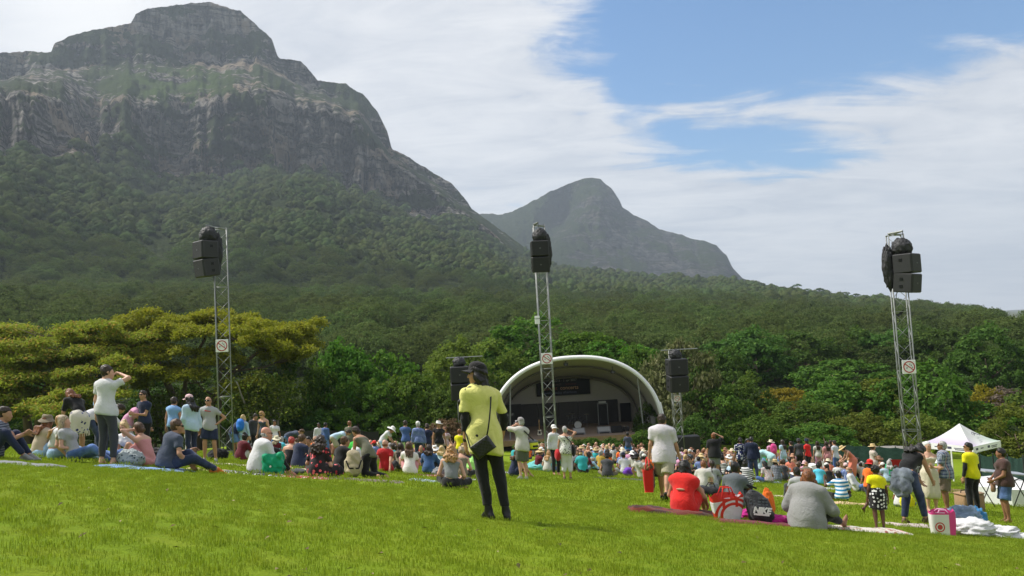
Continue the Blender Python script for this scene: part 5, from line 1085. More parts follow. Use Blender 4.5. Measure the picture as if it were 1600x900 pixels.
def glasses_mesh(J):
    c, M = J['hc'], J['Mh']; q = lambda x, y, z: c+M@V3(x, y, z); S = Solid()
    for s in (-1, 1): S.ell(q(s*.034, .086, .012), (.029, .012, .021), M@rZ(s*14), .006); S.chain([q(s*.062, .075, .016), q(s*.08, .03, .014), q(s*.082, -.01, .006)], [.0055, .005, .005], .006)
    S.cone(q(-.01, .094, .016), q(.01, .094, .016), .005, .005, .006); return S.mesh(.0065)
def face_bits(J):
    c, M = J['hc'], J['Mh']; q = lambda x, y, z: c+M@V3(x, y, z); out = []
    for s in (-1, 1): out.append(('eye', Solid().ell(q(s*.032, .078, .010), (.014, .008, .007), M, .004).mesh(.004))); out.append(('eyebrow', Solid().chain([q(s*.018, .087, .027), q(s*.036, .085, .031), q(s*.052, .074, .027)], [.0045, .005, .004], .004).mesh(.004)))
    out.append(('mouth', Solid().ell(q(0, .089, -.066), (.021, .009, .008), M, .004).mesh(.004))); return out

# cloth, skin and hair materials
def cloth(name, c, pat=None, c2=None, s=1., rough=.85, axis=2):
    key = (name, pat, s)
    if key in _mc: return _mc[key]
    m, t, b = mat(name, None, rough, .2); P = t.add('ShaderNodeTexCoord').outputs['Object']; n = t.noise(P, 7., 4); col = t.mix(n, tuple(x*.86 for x in c), tuple(min(1, x*1.1) for x in c))
    sp = t.add('ShaderNodeSeparateXYZ', {0: P}).outputs
    def stripe(ax, per, duty, off=0.): return t.m('LESS_THAN', t.m('FRACT', t.m('ADD', t.m('DIVIDE', sp[ax], per), off)), duty)
    if pat == 'stripe': col = t.mix(stripe(axis, .09*s, .5), col, c2)
    elif pat == 'plaid':
        f = t.m('MULTIPLY', t.m('ADD', stripe(2, .085*s, .5), stripe(0, .075*s, .5)), .5); col = t.mix(f, c, c2); col = t.mix(t.m('MAXIMUM', stripe(2, .085*s, .08, .3), stripe(0, .075*s, .08, .3)), col, (.02, .025, .05)); col = t.mix(t.m('MULTIPLY', stripe(0, .15*s, .1, .1), .6), col, (.4, .16, .14))
    elif pat == 'check': col = t.mix(t.m('MULTIPLY', stripe(2, .05*s, .5), stripe(0, .05*s, .5)), col, c2)
    elif pat in ('dots', 'floral'):
        v = t.add('ShaderNodeTexVoronoi', {'Vector': P, 'Scale': 22./s, 'Randomness': .55 if pat == 'dots' else 1.}); d = v.outputs['Distance']
        if pat == 'dots': col = t.mix(t.m('LESS_THAN', d, .34), col, c2)
        else:
            h = t.add('ShaderNodeSeparateColor', {0: v.outputs['Color']}).outputs[0]; f = t.m('MULTIPLY', t.m('LESS_THAN', t.m('ADD', d, t.m('MULTIPLY', t.noise(P, 60., 3), .25)), .52), t.m('GREATER_THAN', h, .45)); col = t.mix(f, col, t.mix(t.m('GREATER_THAN', h, .75), c2, tuple(min(1, x*1.6+.12) for x in c2)))
    elif pat == 'denim': col = t.mix(t.rng(t.noise(P, 3.5, 3), .4, .7), col, tuple(min(1, x*1.9+.02) for x in c))
    elif pat == 'heather': col = t.mix(t.noise(P, 90., 2, .8), tuple(x*.8 for x in c), tuple(min(1, x*1.15) for x in c))
    t.set(b, 'Base Color', col); t.set(b, 'Sheen Weight', .15) if 'Sheen Weight' in b.inputs else None
    bump(t, b, t.m('ADD', t.m('MULTIPLY', t.noise(P, 16., 5, .6, .8), 1.), t.m('MULTIPLY', t.noise(P, 260., 2), .05)), .02, .7); _mc[key] = m; return m
def skin(c):
    k = ('skin', c)
    if k in _mc: return _mc[k]
    m, t, b = mat('skin', None, .5, .35); P = t.add('ShaderNodeTexCoord').outputs['Object']; n = t.noise(P, 12., 4); t.set(b, 'Base Color', t.mix(n, (c[0]*.86, c[1]*.80, c[2]*.76), (min(1, c[0]*1.12), c[1]*1.1, c[2]*1.1))); bump(t, b, t.noise(P, 120., 3), .002)
    b.inputs['Subsurface Weight'].default_value = 0; _mc[k] = m; return m
def hairm(c):
    k = ('hair', c)
    if k in _mc: return _mc[k]
    m, t, b = mat('hair', None, .42, .4); P = t.add('ShaderNodeTexCoord').outputs['Object']; st = t.noise(t.mapping(P, (70, 70, 5)), 1., 4, .6, .6); t.set(b, 'Base Color', t.mix(t.rng(st, .3, .7), tuple(x*.38 for x in c), tuple(min(1, x*1.7) for x in c))); bump(t, b, st, .012, .8); _mc[k] = m; return m
SK = {'fair': (.55, .33, .235), 'tan': (.42, .235, .15), 'brown': (.255, .128, .075), 'dark': (.105, .052, .033), 'red': (.58, .29, .21)}
HR = {'black': (.012, .010, .009), 'dark': (.030, .018, .011), 'brown': (.085, .045, .022), 'auburn': (.17, .062, .022), 'red': (.36, .045, .03), 'blond': (.46, .33, .15), 'ash': (.32, .25, .16), 'grey': (.33, .32, .31), 'white': (.6, .6, .58), 'honey': (.36, .20, .08)}
def make_person(label, at_px, pose, yaw, H=1.72, fem=0, sk='fair', hairdo=('short', 'dark'), tp=None, bt=None, sh=None, hat=None, shades=False, face=False, group=None, D=None, hands='lr', curl=(.45, .45), seed=None, extra=None, lift=0., **po):
    """one person standing, sitting or lying where the photo shows their feet or seat"""
    b = at(*at_px) if D is None else at_d(at_px[0], D); h = float(np.clip(b[1]/768*1.1, .0105, .034)); s = H/1.75; h /= s
    J = skeleton(pose, **po); a = math.radians(yaw); seed = seed or (int(at_px[0]*7+at_px[1]) % 97)
    e = empty('person', (b[0], b[1], b[2]+lift), label, 'person', group); e.rotation_euler = (0, 0, -a); parts = {}
    ca, sa = math.cos(a), math.sin(a)
    def put(name, vf, m, par=None):
        v, f = vf
        if not len(v): return None
        v = np.asarray(v, float)*s
        wx, wy = b[0]+v[:, 0]*ca+v[:, 1]*sa, b[1]-v[:, 0]*sa+v[:, 1]*ca
        v[:, 2] += G(wx, wy)-b[2]; o = link(name, mesh_data(name, v, f), m, par or e); parts[name] = o; return o
    J['_put'] = put; J['_s'] = s; J['_h'] = h
    bo = put('body', body(J, h, fem, hands, 'lr', max(.0062, min(h, .011)) , curl), skin(SK[sk] if isinstance(sk, str) else sk))
    if face:
        for nm, vf in face_bits(J): put(nm, vf, plain('eye_dark', (.03, .02, .018), .3) if nm == 'eye' else (hairm(HR[hairdo[1]]) if nm == 'eyebrow' else plain('lips', (.34, .10, .085), .5)), bo)
    if hairdo: put('hair', hair(J, h, *[hairdo[0]]+([hairdo[2]] if len(hairdo) > 2 else []), seed=seed), hairm(HR[hairdo[1]]))
    tops = [l[1] for l in (tp if isinstance(tp, list) else [tp] if tp else [])]
    for lay in (tp if isinstance(tp, list) else [tp] if tp else []):
        m, kw = lay; kw = dict(kw); nm = kw.pop('name', 'shirt'); put(nm, top(J, h, fem, seed=seed, **kw), m)
    for lay in (bt if isinstance(bt, list) else [bt] if bt else []):
        m, kw = lay; kw = dict(kw); nm = kw.pop('name', 'trousers')
        if tops and 'waist' not in kw and tops[-1].get('hem', -.04) < .1 and nm not in ('skirt', 'dress_skirt'): kw['waist'] = tops[-1].get('hem', -.04)+.045
        put(nm, skirt(J, h, seed=seed, **kw) if nm in ('skirt', 'dress_skirt') else bottom(J, h, fem=fem, seed=seed, **kw), m)
    if sh:
        for k in 'lr': put('shoe', shoe(J, k, h, **(sh[1] if len(sh) > 1 else {})), sh[0])
    if hat:
        v, f, o, T = hat_mesh(J, hat[0]); ho = put('cap' if hat[0].startswith('cap') else 'hat', (v, f), hat[1])
        if len(hat) > 2: put('hat_band', band_mesh(o, T), hat[2], ho)
    if shades: put('sunglasses', glasses_mesh(J), plain('dark_lens', (.008, .008, .01), .12, .5))
    if extra: extra(J, put, e)
    return e, J
# ---------------------------------------------------------------- the people nearest the camera, one by one
K = lambda n, c, *a, **k: cloth(n, c, *a, **k)
BLK = K('black_cloth', (.014, .014, .015)); NAVY = K('navy_cloth', (.020, .028, .065)); NAVYD = K('dark_denim', (.020, .030, .070), 'denim'); JEAN = K('blue_denim', (.060, .115, .27), 'denim'); LDEN = K('light_denim', (.24, .36, .50), 'denim'); CHAM = K('pale_chambray', (.42, .56, .68))
WHT = K('white_cotton', (.60, .60, .61)); OFFW = K('off_white_cotton', (.50, .485, .44)); GREY = K('grey_cotton', (.20, .21, .22)); LGREY = K('heather_grey', (.36, .37, .37), 'heather'); DGR = K('charcoal_cotton', (.050, .052, .058)); SLATE = K('slate_cotton', (.055, .068, .105)); KHAKI = K('khaki_twill', (.36, .33, .24)); OLV = K('olive_cotton', (.14, .14, .095)); OLVS = K('olive_shorts', (.10, .11, .085)); BEIGE = K('beige_knit', (.47, .38, .28)); TAUPE = K('taupe_cotton', (.19, .16, .11)); BRN = K('brown_cotton', (.065, .035, .030)); BROWNS = K('brown_shorts', (.17, .13, .10))
REDC = K('red_cotton', (.62, .022, .018)); CRIM = K('crimson_cotton', (.42, .015, .02)); MAR = K('maroon_cotton', (.115, .012, .022)); PINK = K('pink_cotton', (.62, .30, .46)); ROSE = K('rose_cotton', (.56, .25, .26)); YEL = K('lemon_cotton', (.68, .65, .21)); YELB = K('bright_yellow_cotton', (.72, .66, .0045)); ORG = K('orange_cotton', (.78, .16, .02)); BLUE = K('blue_cotton', (.065, .12, .30)); SKYB = K('sky_blue_cotton', (.22, .40, .68)); AQUA = K('aqua_cotton', (.42, .66, .68)); TEAL = K('teal_cotton', (.03, .34, .36)); TURQ = K('turquoise_cotton', (.10, .52, .70)); CORAL = K('coral_cotton', (.66, .20, .13)); LIME = K('lime_cotton', (.42, .80, .22)); GRN = K('green_cotton', (.02, .34, .16)); MUST = K('mustard_cotton', (.45, .30, .05))
STRAW = K('straw_weave', (.58, .44, .22)); STRAWL = K('pale_straw', (.72, .64, .46)); HATW = K('white_hat_cloth', (.74, .73, .70)); FELT = K('olive_felt', (.20, .165, .11)); CAPB = K('black_cap_cloth', (.016, .015, .016)); CAPP = K('pink_cap_cloth', (.72, .48, .50)); CAPR = K('red_cap_cloth', (.68, .025, .02)); CAPG = K('grey_cap_cloth', (.30, .28, .28))
SHB = plain('black_leather', (.014, .014, .014), .4); SHG = plain('grey_shoe', (.24, .24, .25), .7); SHO = plain('orange_shoe', (.60, .16, .03), .7); SHP = plain('pink_shoe', (.70, .05, .22), .6); SHBR = plain('brown_sandal', (.12, .07, .045), .6); SHW = plain('white_shoe', (.6, .6, .6), .6)
FLOR = K('red_floral', (.020, .017, .018), 'floral', (.42, .03, .04), 1.5); FLORW = K('white_floral', (.60, .54, .54), 'floral', (.42, .10, .13), .9); DOTN = K('navy_dots', (.018, .024, .085), 'dots', (.7, .7, .72), 1.5); DOTB = K('black_dots', (.018, .018, .018), 'dots', (.7, .7, .68), 1.1); LATT = K('black_white_lattice', (.62, .62, .58), 'floral', (.012, .012, .012), 1.1); STRP = K('blue_white_stripes', (.72, .74, .76), 'stripe', (.025, .20, .40), 1.05); STRN = K('navy_grey_stripes', (.20, .22, .27), 'stripe', (.045, .055, .095), .45); STRBW = K('black_white_stripes', (.70, .70, .70), 'stripe', (.02, .02, .02), .7); STRR = K('red_white_stripes', (.70, .68, .68), 'stripe', (.28, .03, .05), .55); PLD = K('blue_grey_plaid', (.40, .45, .52), 'plaid', (.055, .075, .14)); CHK = K('blue_white_check', (.04, .085, .28), 'check', (.45, .52, .68), 1.); GRID = K('grey_check', (.10, .11, .13), 'check', (.30, .32, .34), 1.2); WPIN = K('white_pinstripe', (.58, .55, .575), 'stripe', (.50, .47, .51), .3, axis=0); HOOD = K('grey_hoodie', (.25, .25, .245), 'heather')
TEE = dict(sleeve=.55); LNG = dict(sleeve=1.9); TNK = dict(sleeve=0, tank=.10, loose=.008); NOSL = dict(sleeve=.08, loose=.012)
SHORT = dict(length=.82, wide=.02, loose=.02, name='shorts'); LONG = dict(length=1.93); CROP = dict(length=1.55); LEGG = dict(length=1.84, loose=.004); KNEE = dict(length=.98, wide=.015, loose=.02, name='shorts')
def hang(e, name, label, cat, group=None):      # a bag and the like: its own thing, placed with the one who carries it
    o = empty(name, tuple(e.location), label, cat, group); o.rotation_euler = e.rotation_euler; return o
def ribbon(mb, pts, w, t=.004, side=None):
    pts = [np.asarray(p, float) for p in pts]
    for i in range(len(pts)-1):
        a, b = pts[i], pts[i+1]; d = nrm(b-a); s = np.cross(d, V3(0, 1, 0) if side is None else side); s = nrm(s)*w/2; n = nrm(np.cross(d, s))*t
        mb.add([a-s-n, a+s-n, b+s-n, b-s-n, a-s+n, a+s+n, b+s+n, b-s+n], [(0, 3, 2, 1), (4, 5, 6, 7), (0, 1, 5, 4), (1, 2, 6, 5), (2, 3, 7, 6), (3, 0, 4, 7)])
    return mb
# the woman in yellow
e, J = make_person('woman in a yellow t-shirt and black cap standing alone on the grass, seen from behind', (781, 812), 'stand', -12, 1.69, 1, 'tan', ('bob', 'black'),
  [(BLK, dict(sleeve=1.5, loose=.004, hem=.0, name='undershirt', neck=.09)), (YEL, dict(sleeve=.72, loose=.022, hem=-.20, flare=.02, wr=.0075, neck=.07))], (BLK, dict(LEGG, waist=.0, loose=.009)), (SHB, dict(boot=.07)), ('cap', CAPB), True, w=1.0,
  pel=(-.12, 0, .93), side=-3, fl=(-.115, .02, .08), fr=(.075, -.02, .08), hl=(-.335, .06, .80), hr=(.10, .20, .90), er=(1, -.2, -.2), el=(-.6, -1, 0), head=(-74, 3, 0), tfl=(-.35, 1, 0), tfr=(.15, 1, 0))
def quilted_bag(e, J):
    o = hang(e, 'handbag', 'black quilted crossbody bag on the hip of the woman in yellow', 'handbag'); s = J['_s']; c = V3(-.185, -.215, .845)*s; a = math.radians(33); R_ = rY(-math.degrees(a))@rZ(8)
    mb = MB(); W, H, T = .235, .165, .06; n, k = 26, 20
    for sg in (-1, 1):
        def fn(u, v):
            x, z = (u-.5)*W, (v-.5)*H; p, q = (x+z)/.043, (x-z)/.043; puff = .010*min(abs(math.sin(PI*p)), 1)**.5*min(abs(math.sin(PI*q)), 1)**.5; ed = min(1, 9*min(u, 1-u, v, 1-v)); return c+R_@V3(x, sg*(T*.5*math.sqrt(ed)+puff*ed), z)
        mb.grid(fn, n, k)
    mb.build('bag', plain('black_quilt', (.017, .017, .018), .38, .45), o, True)
    sh = (J['Sr']+V3(-.06, 0, .075))*s; st = MB(); p0 = c+R_@V3(W*.46, -.0, H*.48); A_ = (J['Sr']+V3(-.075, -.10, .03))*s; pts = [sh, A_]+[A_*(1-q)+p0*q+V3(0, -.062*math.sin(PI*q)**.6, 0) for q in (.15, .3, .45, .6, .75, .9)]+[p0]; ribbon(st, pts, .016*s, .003); f0 = c+R_@V3(-W*.46, 0, H*.48)
    ribbon(st, [sh, (J['Sr']+V3(-.10, .10, .0))*s, (J['C']+V3(-.06, .19, -.02))*s, (J['W']+V3(-.22, .08, -.06))*s, f0], .016*s, .003); st.build('strap', SHB, o)
    MB().box(c+R_@V3(0, -T*.5-.006, H*.47), (W*.9, .008, .012), R_).build('zip', plain('dark_zip', (.05, .05, .05), .4), o)
quilted_bag(e, J)
S = Solid(); S.chain([J['hc']+V3(.045, -.03, -.02), J['hc']+V3(.045, -.045, -.12), J['N']+V3(.02, -.07, .0)], [.065, .06, .035], .04); S.chain([J['hc']+V3(.03, -.04, -.11), J['N']+V3(-.05, -.055, .04), J['Sl']+V3(-.01, -.045, .03), J['Sl']+V3(-.07, .01, -.10), J['Sl']+V3(-.085, .03, -.28)], [.04, .030, .026, .024, .012], .02)
J['_put']('hair_fall', S.mesh(.011, .004, 1.9, 3, (1.5, 1.5, .6)), hairm(HR['black']), J.get('_hair'))
J['_put']('bracelet', Solid().cone(J['hl']-V3(0, .003, -.035), J['hl']-V3(0, .003, -.020), .031, .031, .004).mesh(.0065), SHB)
# left of the picture
def pp(*a, **k): return make_person(*a, **k)
pp('man in a striped navy t-shirt hugging his knees, cut by the picture edge', (-12, 722), 'sit', 78, 1.80, 0, 'tan', ('short', 'dark'), (STRN, TEE), (NAVY, LONG), (SHG,), hl=(.05, .52, .46), hr=(.02, .50, .44), fl=(-.10, .52, .09), fr=(.10, .50, .09), D=13.2)
pp('woman in a floppy olive sun hat and beige top sitting with her back turned', (60, 716), 'sit', 25, 1.66, 1, 'fair', ('long', 'auburn', .2), (BEIGE, dict(sleeve=.9, hem=-.02)), (LDEN, LONG), hat=('bucket', FELT), w=1.02, D=15.)
pp('woman with long honey hair in a short white top sitting in profile', (84, 718), 'legs', 60, 1.66, 1, 'fair', ('long', 'honey', .24), (WHT, dict(sleeve=.5, hem=.14)), (LDEN, LONG), D=14.6)
pp('blonde woman in a grey top and jeans reclining on her elbow', (118, 722), 'recline', 88, 1.68, 1, 'fair', ('long', 'ash', .34), (LGREY, dict(sleeve=.5, hem=.03)), (JEAN, LONG), lean=-38)
e, J = pp('red haired woman in black bending her head, a cream fringed shawl round her waist', (122, 712), 'stoop', -55, 1.66, 1, 'tan', ('long', 'auburn', .1), (BLK, dict(sleeve=.9, hem=.0)), (K('cream_shawl', (.62, .58, .50), 'floral', (.03, .04, .14), 1.6), dict(name='skirt', length=.72, flare=.03)), D=16.4)
fr = MB()
for k in range(26):
    a = 2*PI*k/26; p = J['pel']*J['_s']+V3(.19*math.cos(a), .16*math.sin(a)+.03, -.30); fr.tube([p, p+V3(.004, 0, -.1)], .006, 4)
fr.build('fringe', K('cream_fringe', (.55, .50, .42)), e)
pp('person in a white shirt and blue jeans bending forward behind the standing man', (150, 712), 'bend', 60, 1.72, 0, 'tan', ('short', 'dark'), (WHT, LNG), (NAVYD, LONG), D=17.2)
pp('man in a blue shirt half hidden by the standing man in white', (157, 712), 'stand', 30, 1.74, 0, 'tan', ('short', 'brown'), (SKYB, TEE), (NAVY, LONG), D=18.6)
e, J = pp('barefoot man in a white t-shirt and black jeans standing with one elbow raised', (168, 727), 'stand', 14, 1.83, 0, 'fair', ('short', 'dark'), (WHT, dict(sleeve=.62, loose=.018, hem=-.05)), (DGR, dict(length=1.86, loose=.008)), hl=(-.27, .06, .80), hr=(.10, .24, 1.60), er=(1, .1, .12), head=(42, 2, 0), tw=6, fl=(-.12, 0, .08), fr=(.10, .02, .08))
o = hang(e, 'phone', 'dark phone in the lowered hand of the barefoot man in white', 'phone'); hp = (J['hl']+nrm(J['hl']-J['El'])*.09)*J['_s']; MB().box(hp+V3(.0, .02, -.01), (.014, .075, .15), rX(-14)).build('case', plain('phone_black', (.01, .01, .012), .2), o)
pp('woman in a pink shirt stooping beside the man in navy', (203, 708), 'stoop', 70, 1.66, 1, 'tan', ('lowbun', 'dark'), (PINK, dict(sleeve=.5)), (K('pale_trousers', (.5, .48, .5)), LONG), D=20.5)
e, J = pp('man in navy with sunglasses standing and holding a cup, behind the seated blonde', (226, 708), 'stand', 205, 1.80, 0, 'tan', ('short', 'dark'), (NAVY, TEE), (BLK, LONG), shades=True, D=20.5, hl=(-.02, .32, 1.10), hr=(.12, .30, 1.12))
o = hang(e, 'cup', 'pale cup in the hands of the man in navy', 'cup'); MB().lathe([(0, 0), (.03, 0), (.038, .1), (.034, .1)], J['hr']*J['_s']+V3(-.05, .07, -.02), n=12).build('cup', SIGNW, o)
pp('blonde woman with a top bun in a silver white top sitting behind the cloth bundle', (204, 722), 'cross', 190, 1.66, 1, 'fair', ('bun', 'blond'), (K('silver_satin', (.66, .66, .68), rough=.4), dict(sleeve=.5)), (JEAN, LONG), face=True, D=15.6)
pp('woman in a rose top sitting with one bare arm lifted to her hair', (232, 729), 'sit', -70, 1.64, 1, 'fair', ('lowbun', 'brown'), (ROSE, dict(TNK, hem=-.02)), (ROSE, SHORT), hl=(-.12, .25, .72), el=(-1, .5, .4), side=-6)
pp('dark haired person in black lying beside the patterned cloth bundle', (218, 722), 'lie', -95, 1.62, 1, 'tan', ('wavy', 'dark', .1), (BLK, LNG), (JEAN, LONG), D=15.2)
pp('man in a slate t-shirt and sunglasses sitting by the blue blanket, orange shoes', (262, 735), 'sit', 42, 1.82, 0, 'tan', ('short', 'brown'), (SLATE, dict(sleeve=.62, loose=.02)), (NAVYD, LONG), (SHO,), None, True, w=1.12, hr=(.30, .26, .12), hl=(-.10, .45, .36), fl=(.34, .60, .07), fr=(.42, .66, .07), kl=(.2, .2, 1), kr=(.7, .1, .5), head=(28, 2, 0))
pp('man in a blue sleeveless shirt standing with his back turned', (271, 718), 'stand', 12, 1.74, 0, 'tan', ('short', 'dark'), (SKYB, dict(NOSL, loose=.02)), (NAVY, LONG), D=21.5, head=(-10, 8, 0))
pp('woman in white with dark hair facing the one in the pink cap', (290, 716), 'stand', 70, 1.62, 1, 'brown', ('lowbun', 'black'), (WHT, LNG), (WHT, LONG), D=23.)
pp('woman in a pink cap, pale blue denim shirt and navy leggings', (301, 723), 'stand', -62, 1.68, 1, 'brown', ('wavy', 'black', .12), (CHAM, dict(sleeve=1.85, hem=-.10, loose=.025)), (NAVY, LEGG), (SHP,), ('cap', CAPP), hl=(-.22, .12, .86), head=(-8, 10, 0))
e, J = pp('bald man in grey t-shirt and navy shorts, hands on hips by the left tower', (329, 722), 'hip', 172, 1.76, 0, 'tan', ('bald', 'dark'), (LGREY, dict(TEE, hem=-.08)), (NAVY, SHORT), (SHG,), None, True, w=1.08, head=(10, 2, 0), hr=(.27, .06, .86), face=True)
o = J['_put']('print', Solid().cone(J['C']+V3(-.07, .128, .05), J['C']+V3(.07, .128, .06), .012, .016, .01).mesh(.012), CRIM)
pp('person in navy bending inside the shade of the left tower', (366, 712), 'stoop', 40, 1.70, 0, 'tan', ('short', 'dark'), (NAVY, TEE), (JEAN, SHORT), D=29.5)
pp('woman in a maroon top sitting at the foot of the left tower', (374, 715), 'sit', 35, 1.68, 1, 'tan', ('bun', 'black'), (MAR, dict(sleeve=.7, loose=.02)), (OFFW, LONG), w=1.12, D=23.)
e, J = pp('blonde girl in pale denim with a bright blue backpack', (379, 704), 'stand', 15, 1.64, 1, 'fair', ('long', 'blond', .2), (CHAM, dict(LNG, hem=-.02)), (LDEN, SHORT), D=29.5)
def backpack(e, J, label, m, sz=(.30, .16, .42), at_=(0, -.20, .06), name='backpack'):
    o = hang(e, name, label, 'backpack'); s = J['_s']; c = (J['C']+J['Mc']@V3(*at_))*s; S = Solid(); S.ell(c, (sz[0]*.56, sz[1]*.6, sz[2]*.55), J['Mc'], .02); S.cone(c-J['Mc'][:, 2]*sz[2]*.3, c+J['Mc'][:, 2]*sz[2]*.2, sz[0]*.42, sz[0]*.36, .05); S.ell(c+J['Mc']@V3(0, -sz[1]*.5, -sz[2]*.2), (sz[0]*.36, sz[1]*.35, sz[2]*.22), J['Mc'], .02)
    v, f = S.mesh(.016, .003, 1.); link('bag', mesh_data('bag', v, f), m, o)
    for q in 'lr':
        a = J['S'+q]*.62+J['N']*.38; mb = ribbon(MB(), [c+J['Mc']@V3(0, .05, sz[2]*.42), (a+J['Mc']@V3(0, -.05, .09))*s, (a+J['Mc']@V3(0, .10, .02))*s, (J['W']+J['Mc']@V3((-1 if q == 'l' else 1)*.17, .0, .06))*s], .045); mb.build('strap', m, o)
backpack(e, J, 'bright blue backpack worn by the blonde girl in denim', K('blue_nylon', (.015, .17, .62), rough=.5))
pp('man in a dark jacket looking down beside the woman in the charcoal vest', (397, 704), 'stand', 130, 1.74, 0, 'tan', ('short', 'dark'), (DGR, LNG), (BLK, LONG), D=30., head=(0, 25, 0))
pp('woman in a charcoal vest and sunglasses looking down', (411, 706), 'stand', -160, 1.76, 1, 'fair', ('lowbun', 'honey'), (SLATE, TNK), (BLK, LONG), shades=True, D=28., head=(0, 25, 0))
pp('bald man in a white shirt and glasses sitting by the green bag', (404, 741), 'sit', 48, 1.82, 0, 'red', ('bald', 'grey'), (WHT, dict(sleeve=.75, loose=.03, hem=-.06)), (BLK, LONG), None, None, True, w=1.16, head=(12, 2, 0), fl=(-.16, .50, .09), fr=(.2, .5, .09))
pp('red haired woman in a black strappy top sitting behind the green bag', (449, 727), 'cross', 8, 1.62, 1, 'fair', ('short', 'red'), (BLK, dict(TNK, tank=.14)), (BLK, LONG), D=20)
pp('man in a navy t-shirt sitting beside the pink cushion', (466, 733), 'sit', 25, 1.76, 0, 'tan', ('short', 'brown'), (NAVY, TEE), (NAVYD, LONG), head=(25, 6, 0))
pp('dark haired man facing the camera between the navy and floral backs', (481, 727), 'cross', 170, 1.70, 0, 'tan', ('short', 'black'), (GREY, TEE), (BLK, LONG), face=True, D=21)
pp('woman with curly brown hair in a black dress with red flowers, kneeling with bare feet', (497, 746), 'cross', 10, 1.68, 1, 'fair', ('curly', 'dark', .16), (FLOR, dict(sleeve=.8, hem=-.10, loose=.02)), (FLOR, dict(name='skirt', length=.95, flare=.05)), w=1.12)
pp('man in a black t-shirt sitting beside the floral dress', (532, 741), 'cross', 28, 1.76, 0, 'tan', ('short', 'brown'), (BLK, TEE), (BLK, LONG), head=(35, 4, 0), w=1.05)
pp('man in a white shirt sitting behind the man in black', (548, 729), 'sit', 60, 1.74, 0, 'tan', ('short', 'dark'), (WHT, LNG), (SLATE, LONG), D=22.5)
pp('woman in an olive tank top kneeling and bending over the beige bag', (578, 746), 'kneel', -52, 1.70, 1, 'tan', ('short', 'dark'), (OLV, dict(TNK, hem=-.06)), (BLK, dict(LONG, loose=.02)), lean=34, head=(-8, 26, 0), hl=(-.10, .50, .44), hr=(.10, .44, .36))
pp('balding man in a red t-shirt leaning back', (604, 738), 'lean_back', 12, 1.72, 0, 'fair', ('bald', 'auburn'), (CRIM, dict(TEE, loose=.02)), (BLK, LONG), lean=-12, w=1.1)
pp('woman with long brown hair between the red shirt and the white blouse', (622, 727), 'sit', 0, 1.66, 1, 'tan', ('long', 'dark', .26), (TAUPE, TEE), (BLK, LONG), D=22.5)
pp('woman with straight brown hair in a white lace blouse sitting in the front row', (641, 742), 'sit', -8, 1.72, 1, 'fair', ('long', 'brown', .2), (K('white_lace', (.72, .68, .66), 'heather'), dict(sleeve=.45, hem=-.06)), (ROSE, LONG), w=1.03)
pp('woman with dark hair in a blue denim shirt sitting in the front row', (666, 733), 'sit', 5, 1.66, 1, 'tan', ('wavy', 'dark', .1), (K('mid_denim', (.035, .085, .20), 'denim'), LNG), (BLK, LONG), w=1.1, D=21.7)
pp('blonde woman in a pale blue hoodie behind the denim shirt', (685, 726), 'sit', 10, 1.64, 1, 'fair', ('wavy', 'blond', .1), (CHAM, LNG), (NAVY, LONG), D=24.5)
pp('woman with curly blonde hair in a grey sports top', (700, 741), 'cross', 4, 1.66, 1, 'fair', ('curly', 'honey', .12), (GREY, dict(TNK, hem=.10)), (BLK, LONG), D=14.6)
pp('woman in a taupe strappy top sitting on a white towel', (722, 747), 'cross', 0, 1.68, 1, 'fair', ('lowbun', 'ash'), (TAUPE, dict(TNK, hem=-.04)), (BLK, LONG), hat=None, head=(0, 22, 0))
pp('child in a yellow top beside the arm of the woman in yellow', (716, 712), 'stand', 20, 1.45, 0, 'fair', ('short', 'auburn'), (YELB, TEE), (BLUE, LONG), D=27)
# standing behind the left group
pp('man in white shirt and jeans by the low black screen', (497, 707), 'stand', 160, 1.74, 0, 'dark', ('buzz', 'black'), (WHT, LNG), (JEAN, LONG), D=40.)
pp('man in blue with a backpack strap, beside the white shirted man', (507, 706), 'stand', 30, 1.74, 0, 'brown', ('short', 'black'), (BLUE, LNG), (JEAN, LONG), D=39.)
pp('woman in a white t-shirt with a dark strap across it', (428, 706), 'stand', 150, 1.66, 1, 'brown', ('lowbun', 'black'), (WHT, TEE), (JEAN, LONG), D=35.)
pp('person bending over a bright pink bag', (452, 708), 'bend', 75, 1.68, 0, 'tan', ('short', 'brown'), (SLATE, TEE), (JEAN, LONG), D=32.)
pp('person in a pale blue shirt bending to the ground behind the kneeling woman', (524, 714), 'bend', 80, 1.74, 0, 'tan', ('short', 'dark'), (CHAM, TEE), (KHAKI, SHORT), D=31.)
pp('person in an olive dress standing behind the kneeling woman', (545, 710), 'stand', 15, 1.70, 1, 'tan', ('short', 'auburn'), (OLV, TEE), (OLV, dict(name='skirt', length=.8)), D=33.)
e, J = pp('person in a white sun hat spreading a pale green cloth', (599, 716), 'stoop', 95, 1.64, 1, 'tan', ('short', 'brown'), (WHT, dict(sleeve=.5)), (LDEN, SHORT), hat=('sun', HATW), D=30.)
o = hang(e, 'picnic_cloth', 'pale green cloth held out by the person in the white sun hat', 'cloth'); MB().grid(lambda u, v: V3(-.2+.4*u+.02*math.sin(9*v+4*u), .38+.42*u+.06*math.sin(5*u+2), .84-.72*v+.03*math.sin(6*u)), 14, 12).build('cloth', LIME if 0 else K('pale_green_cloth', (.42, .56, .26)), o, True)
pp('man in a blue t-shirt standing with folded arms before the bright trees', (632, 718), 'stand', 8, 1.80, 0, 'tan', ('short', 'dark'), (BLUE, TEE), (NAVYD, LONG), D=32., hl=(.02, .25, 1.18), hr=(-.02, .28, 1.22))
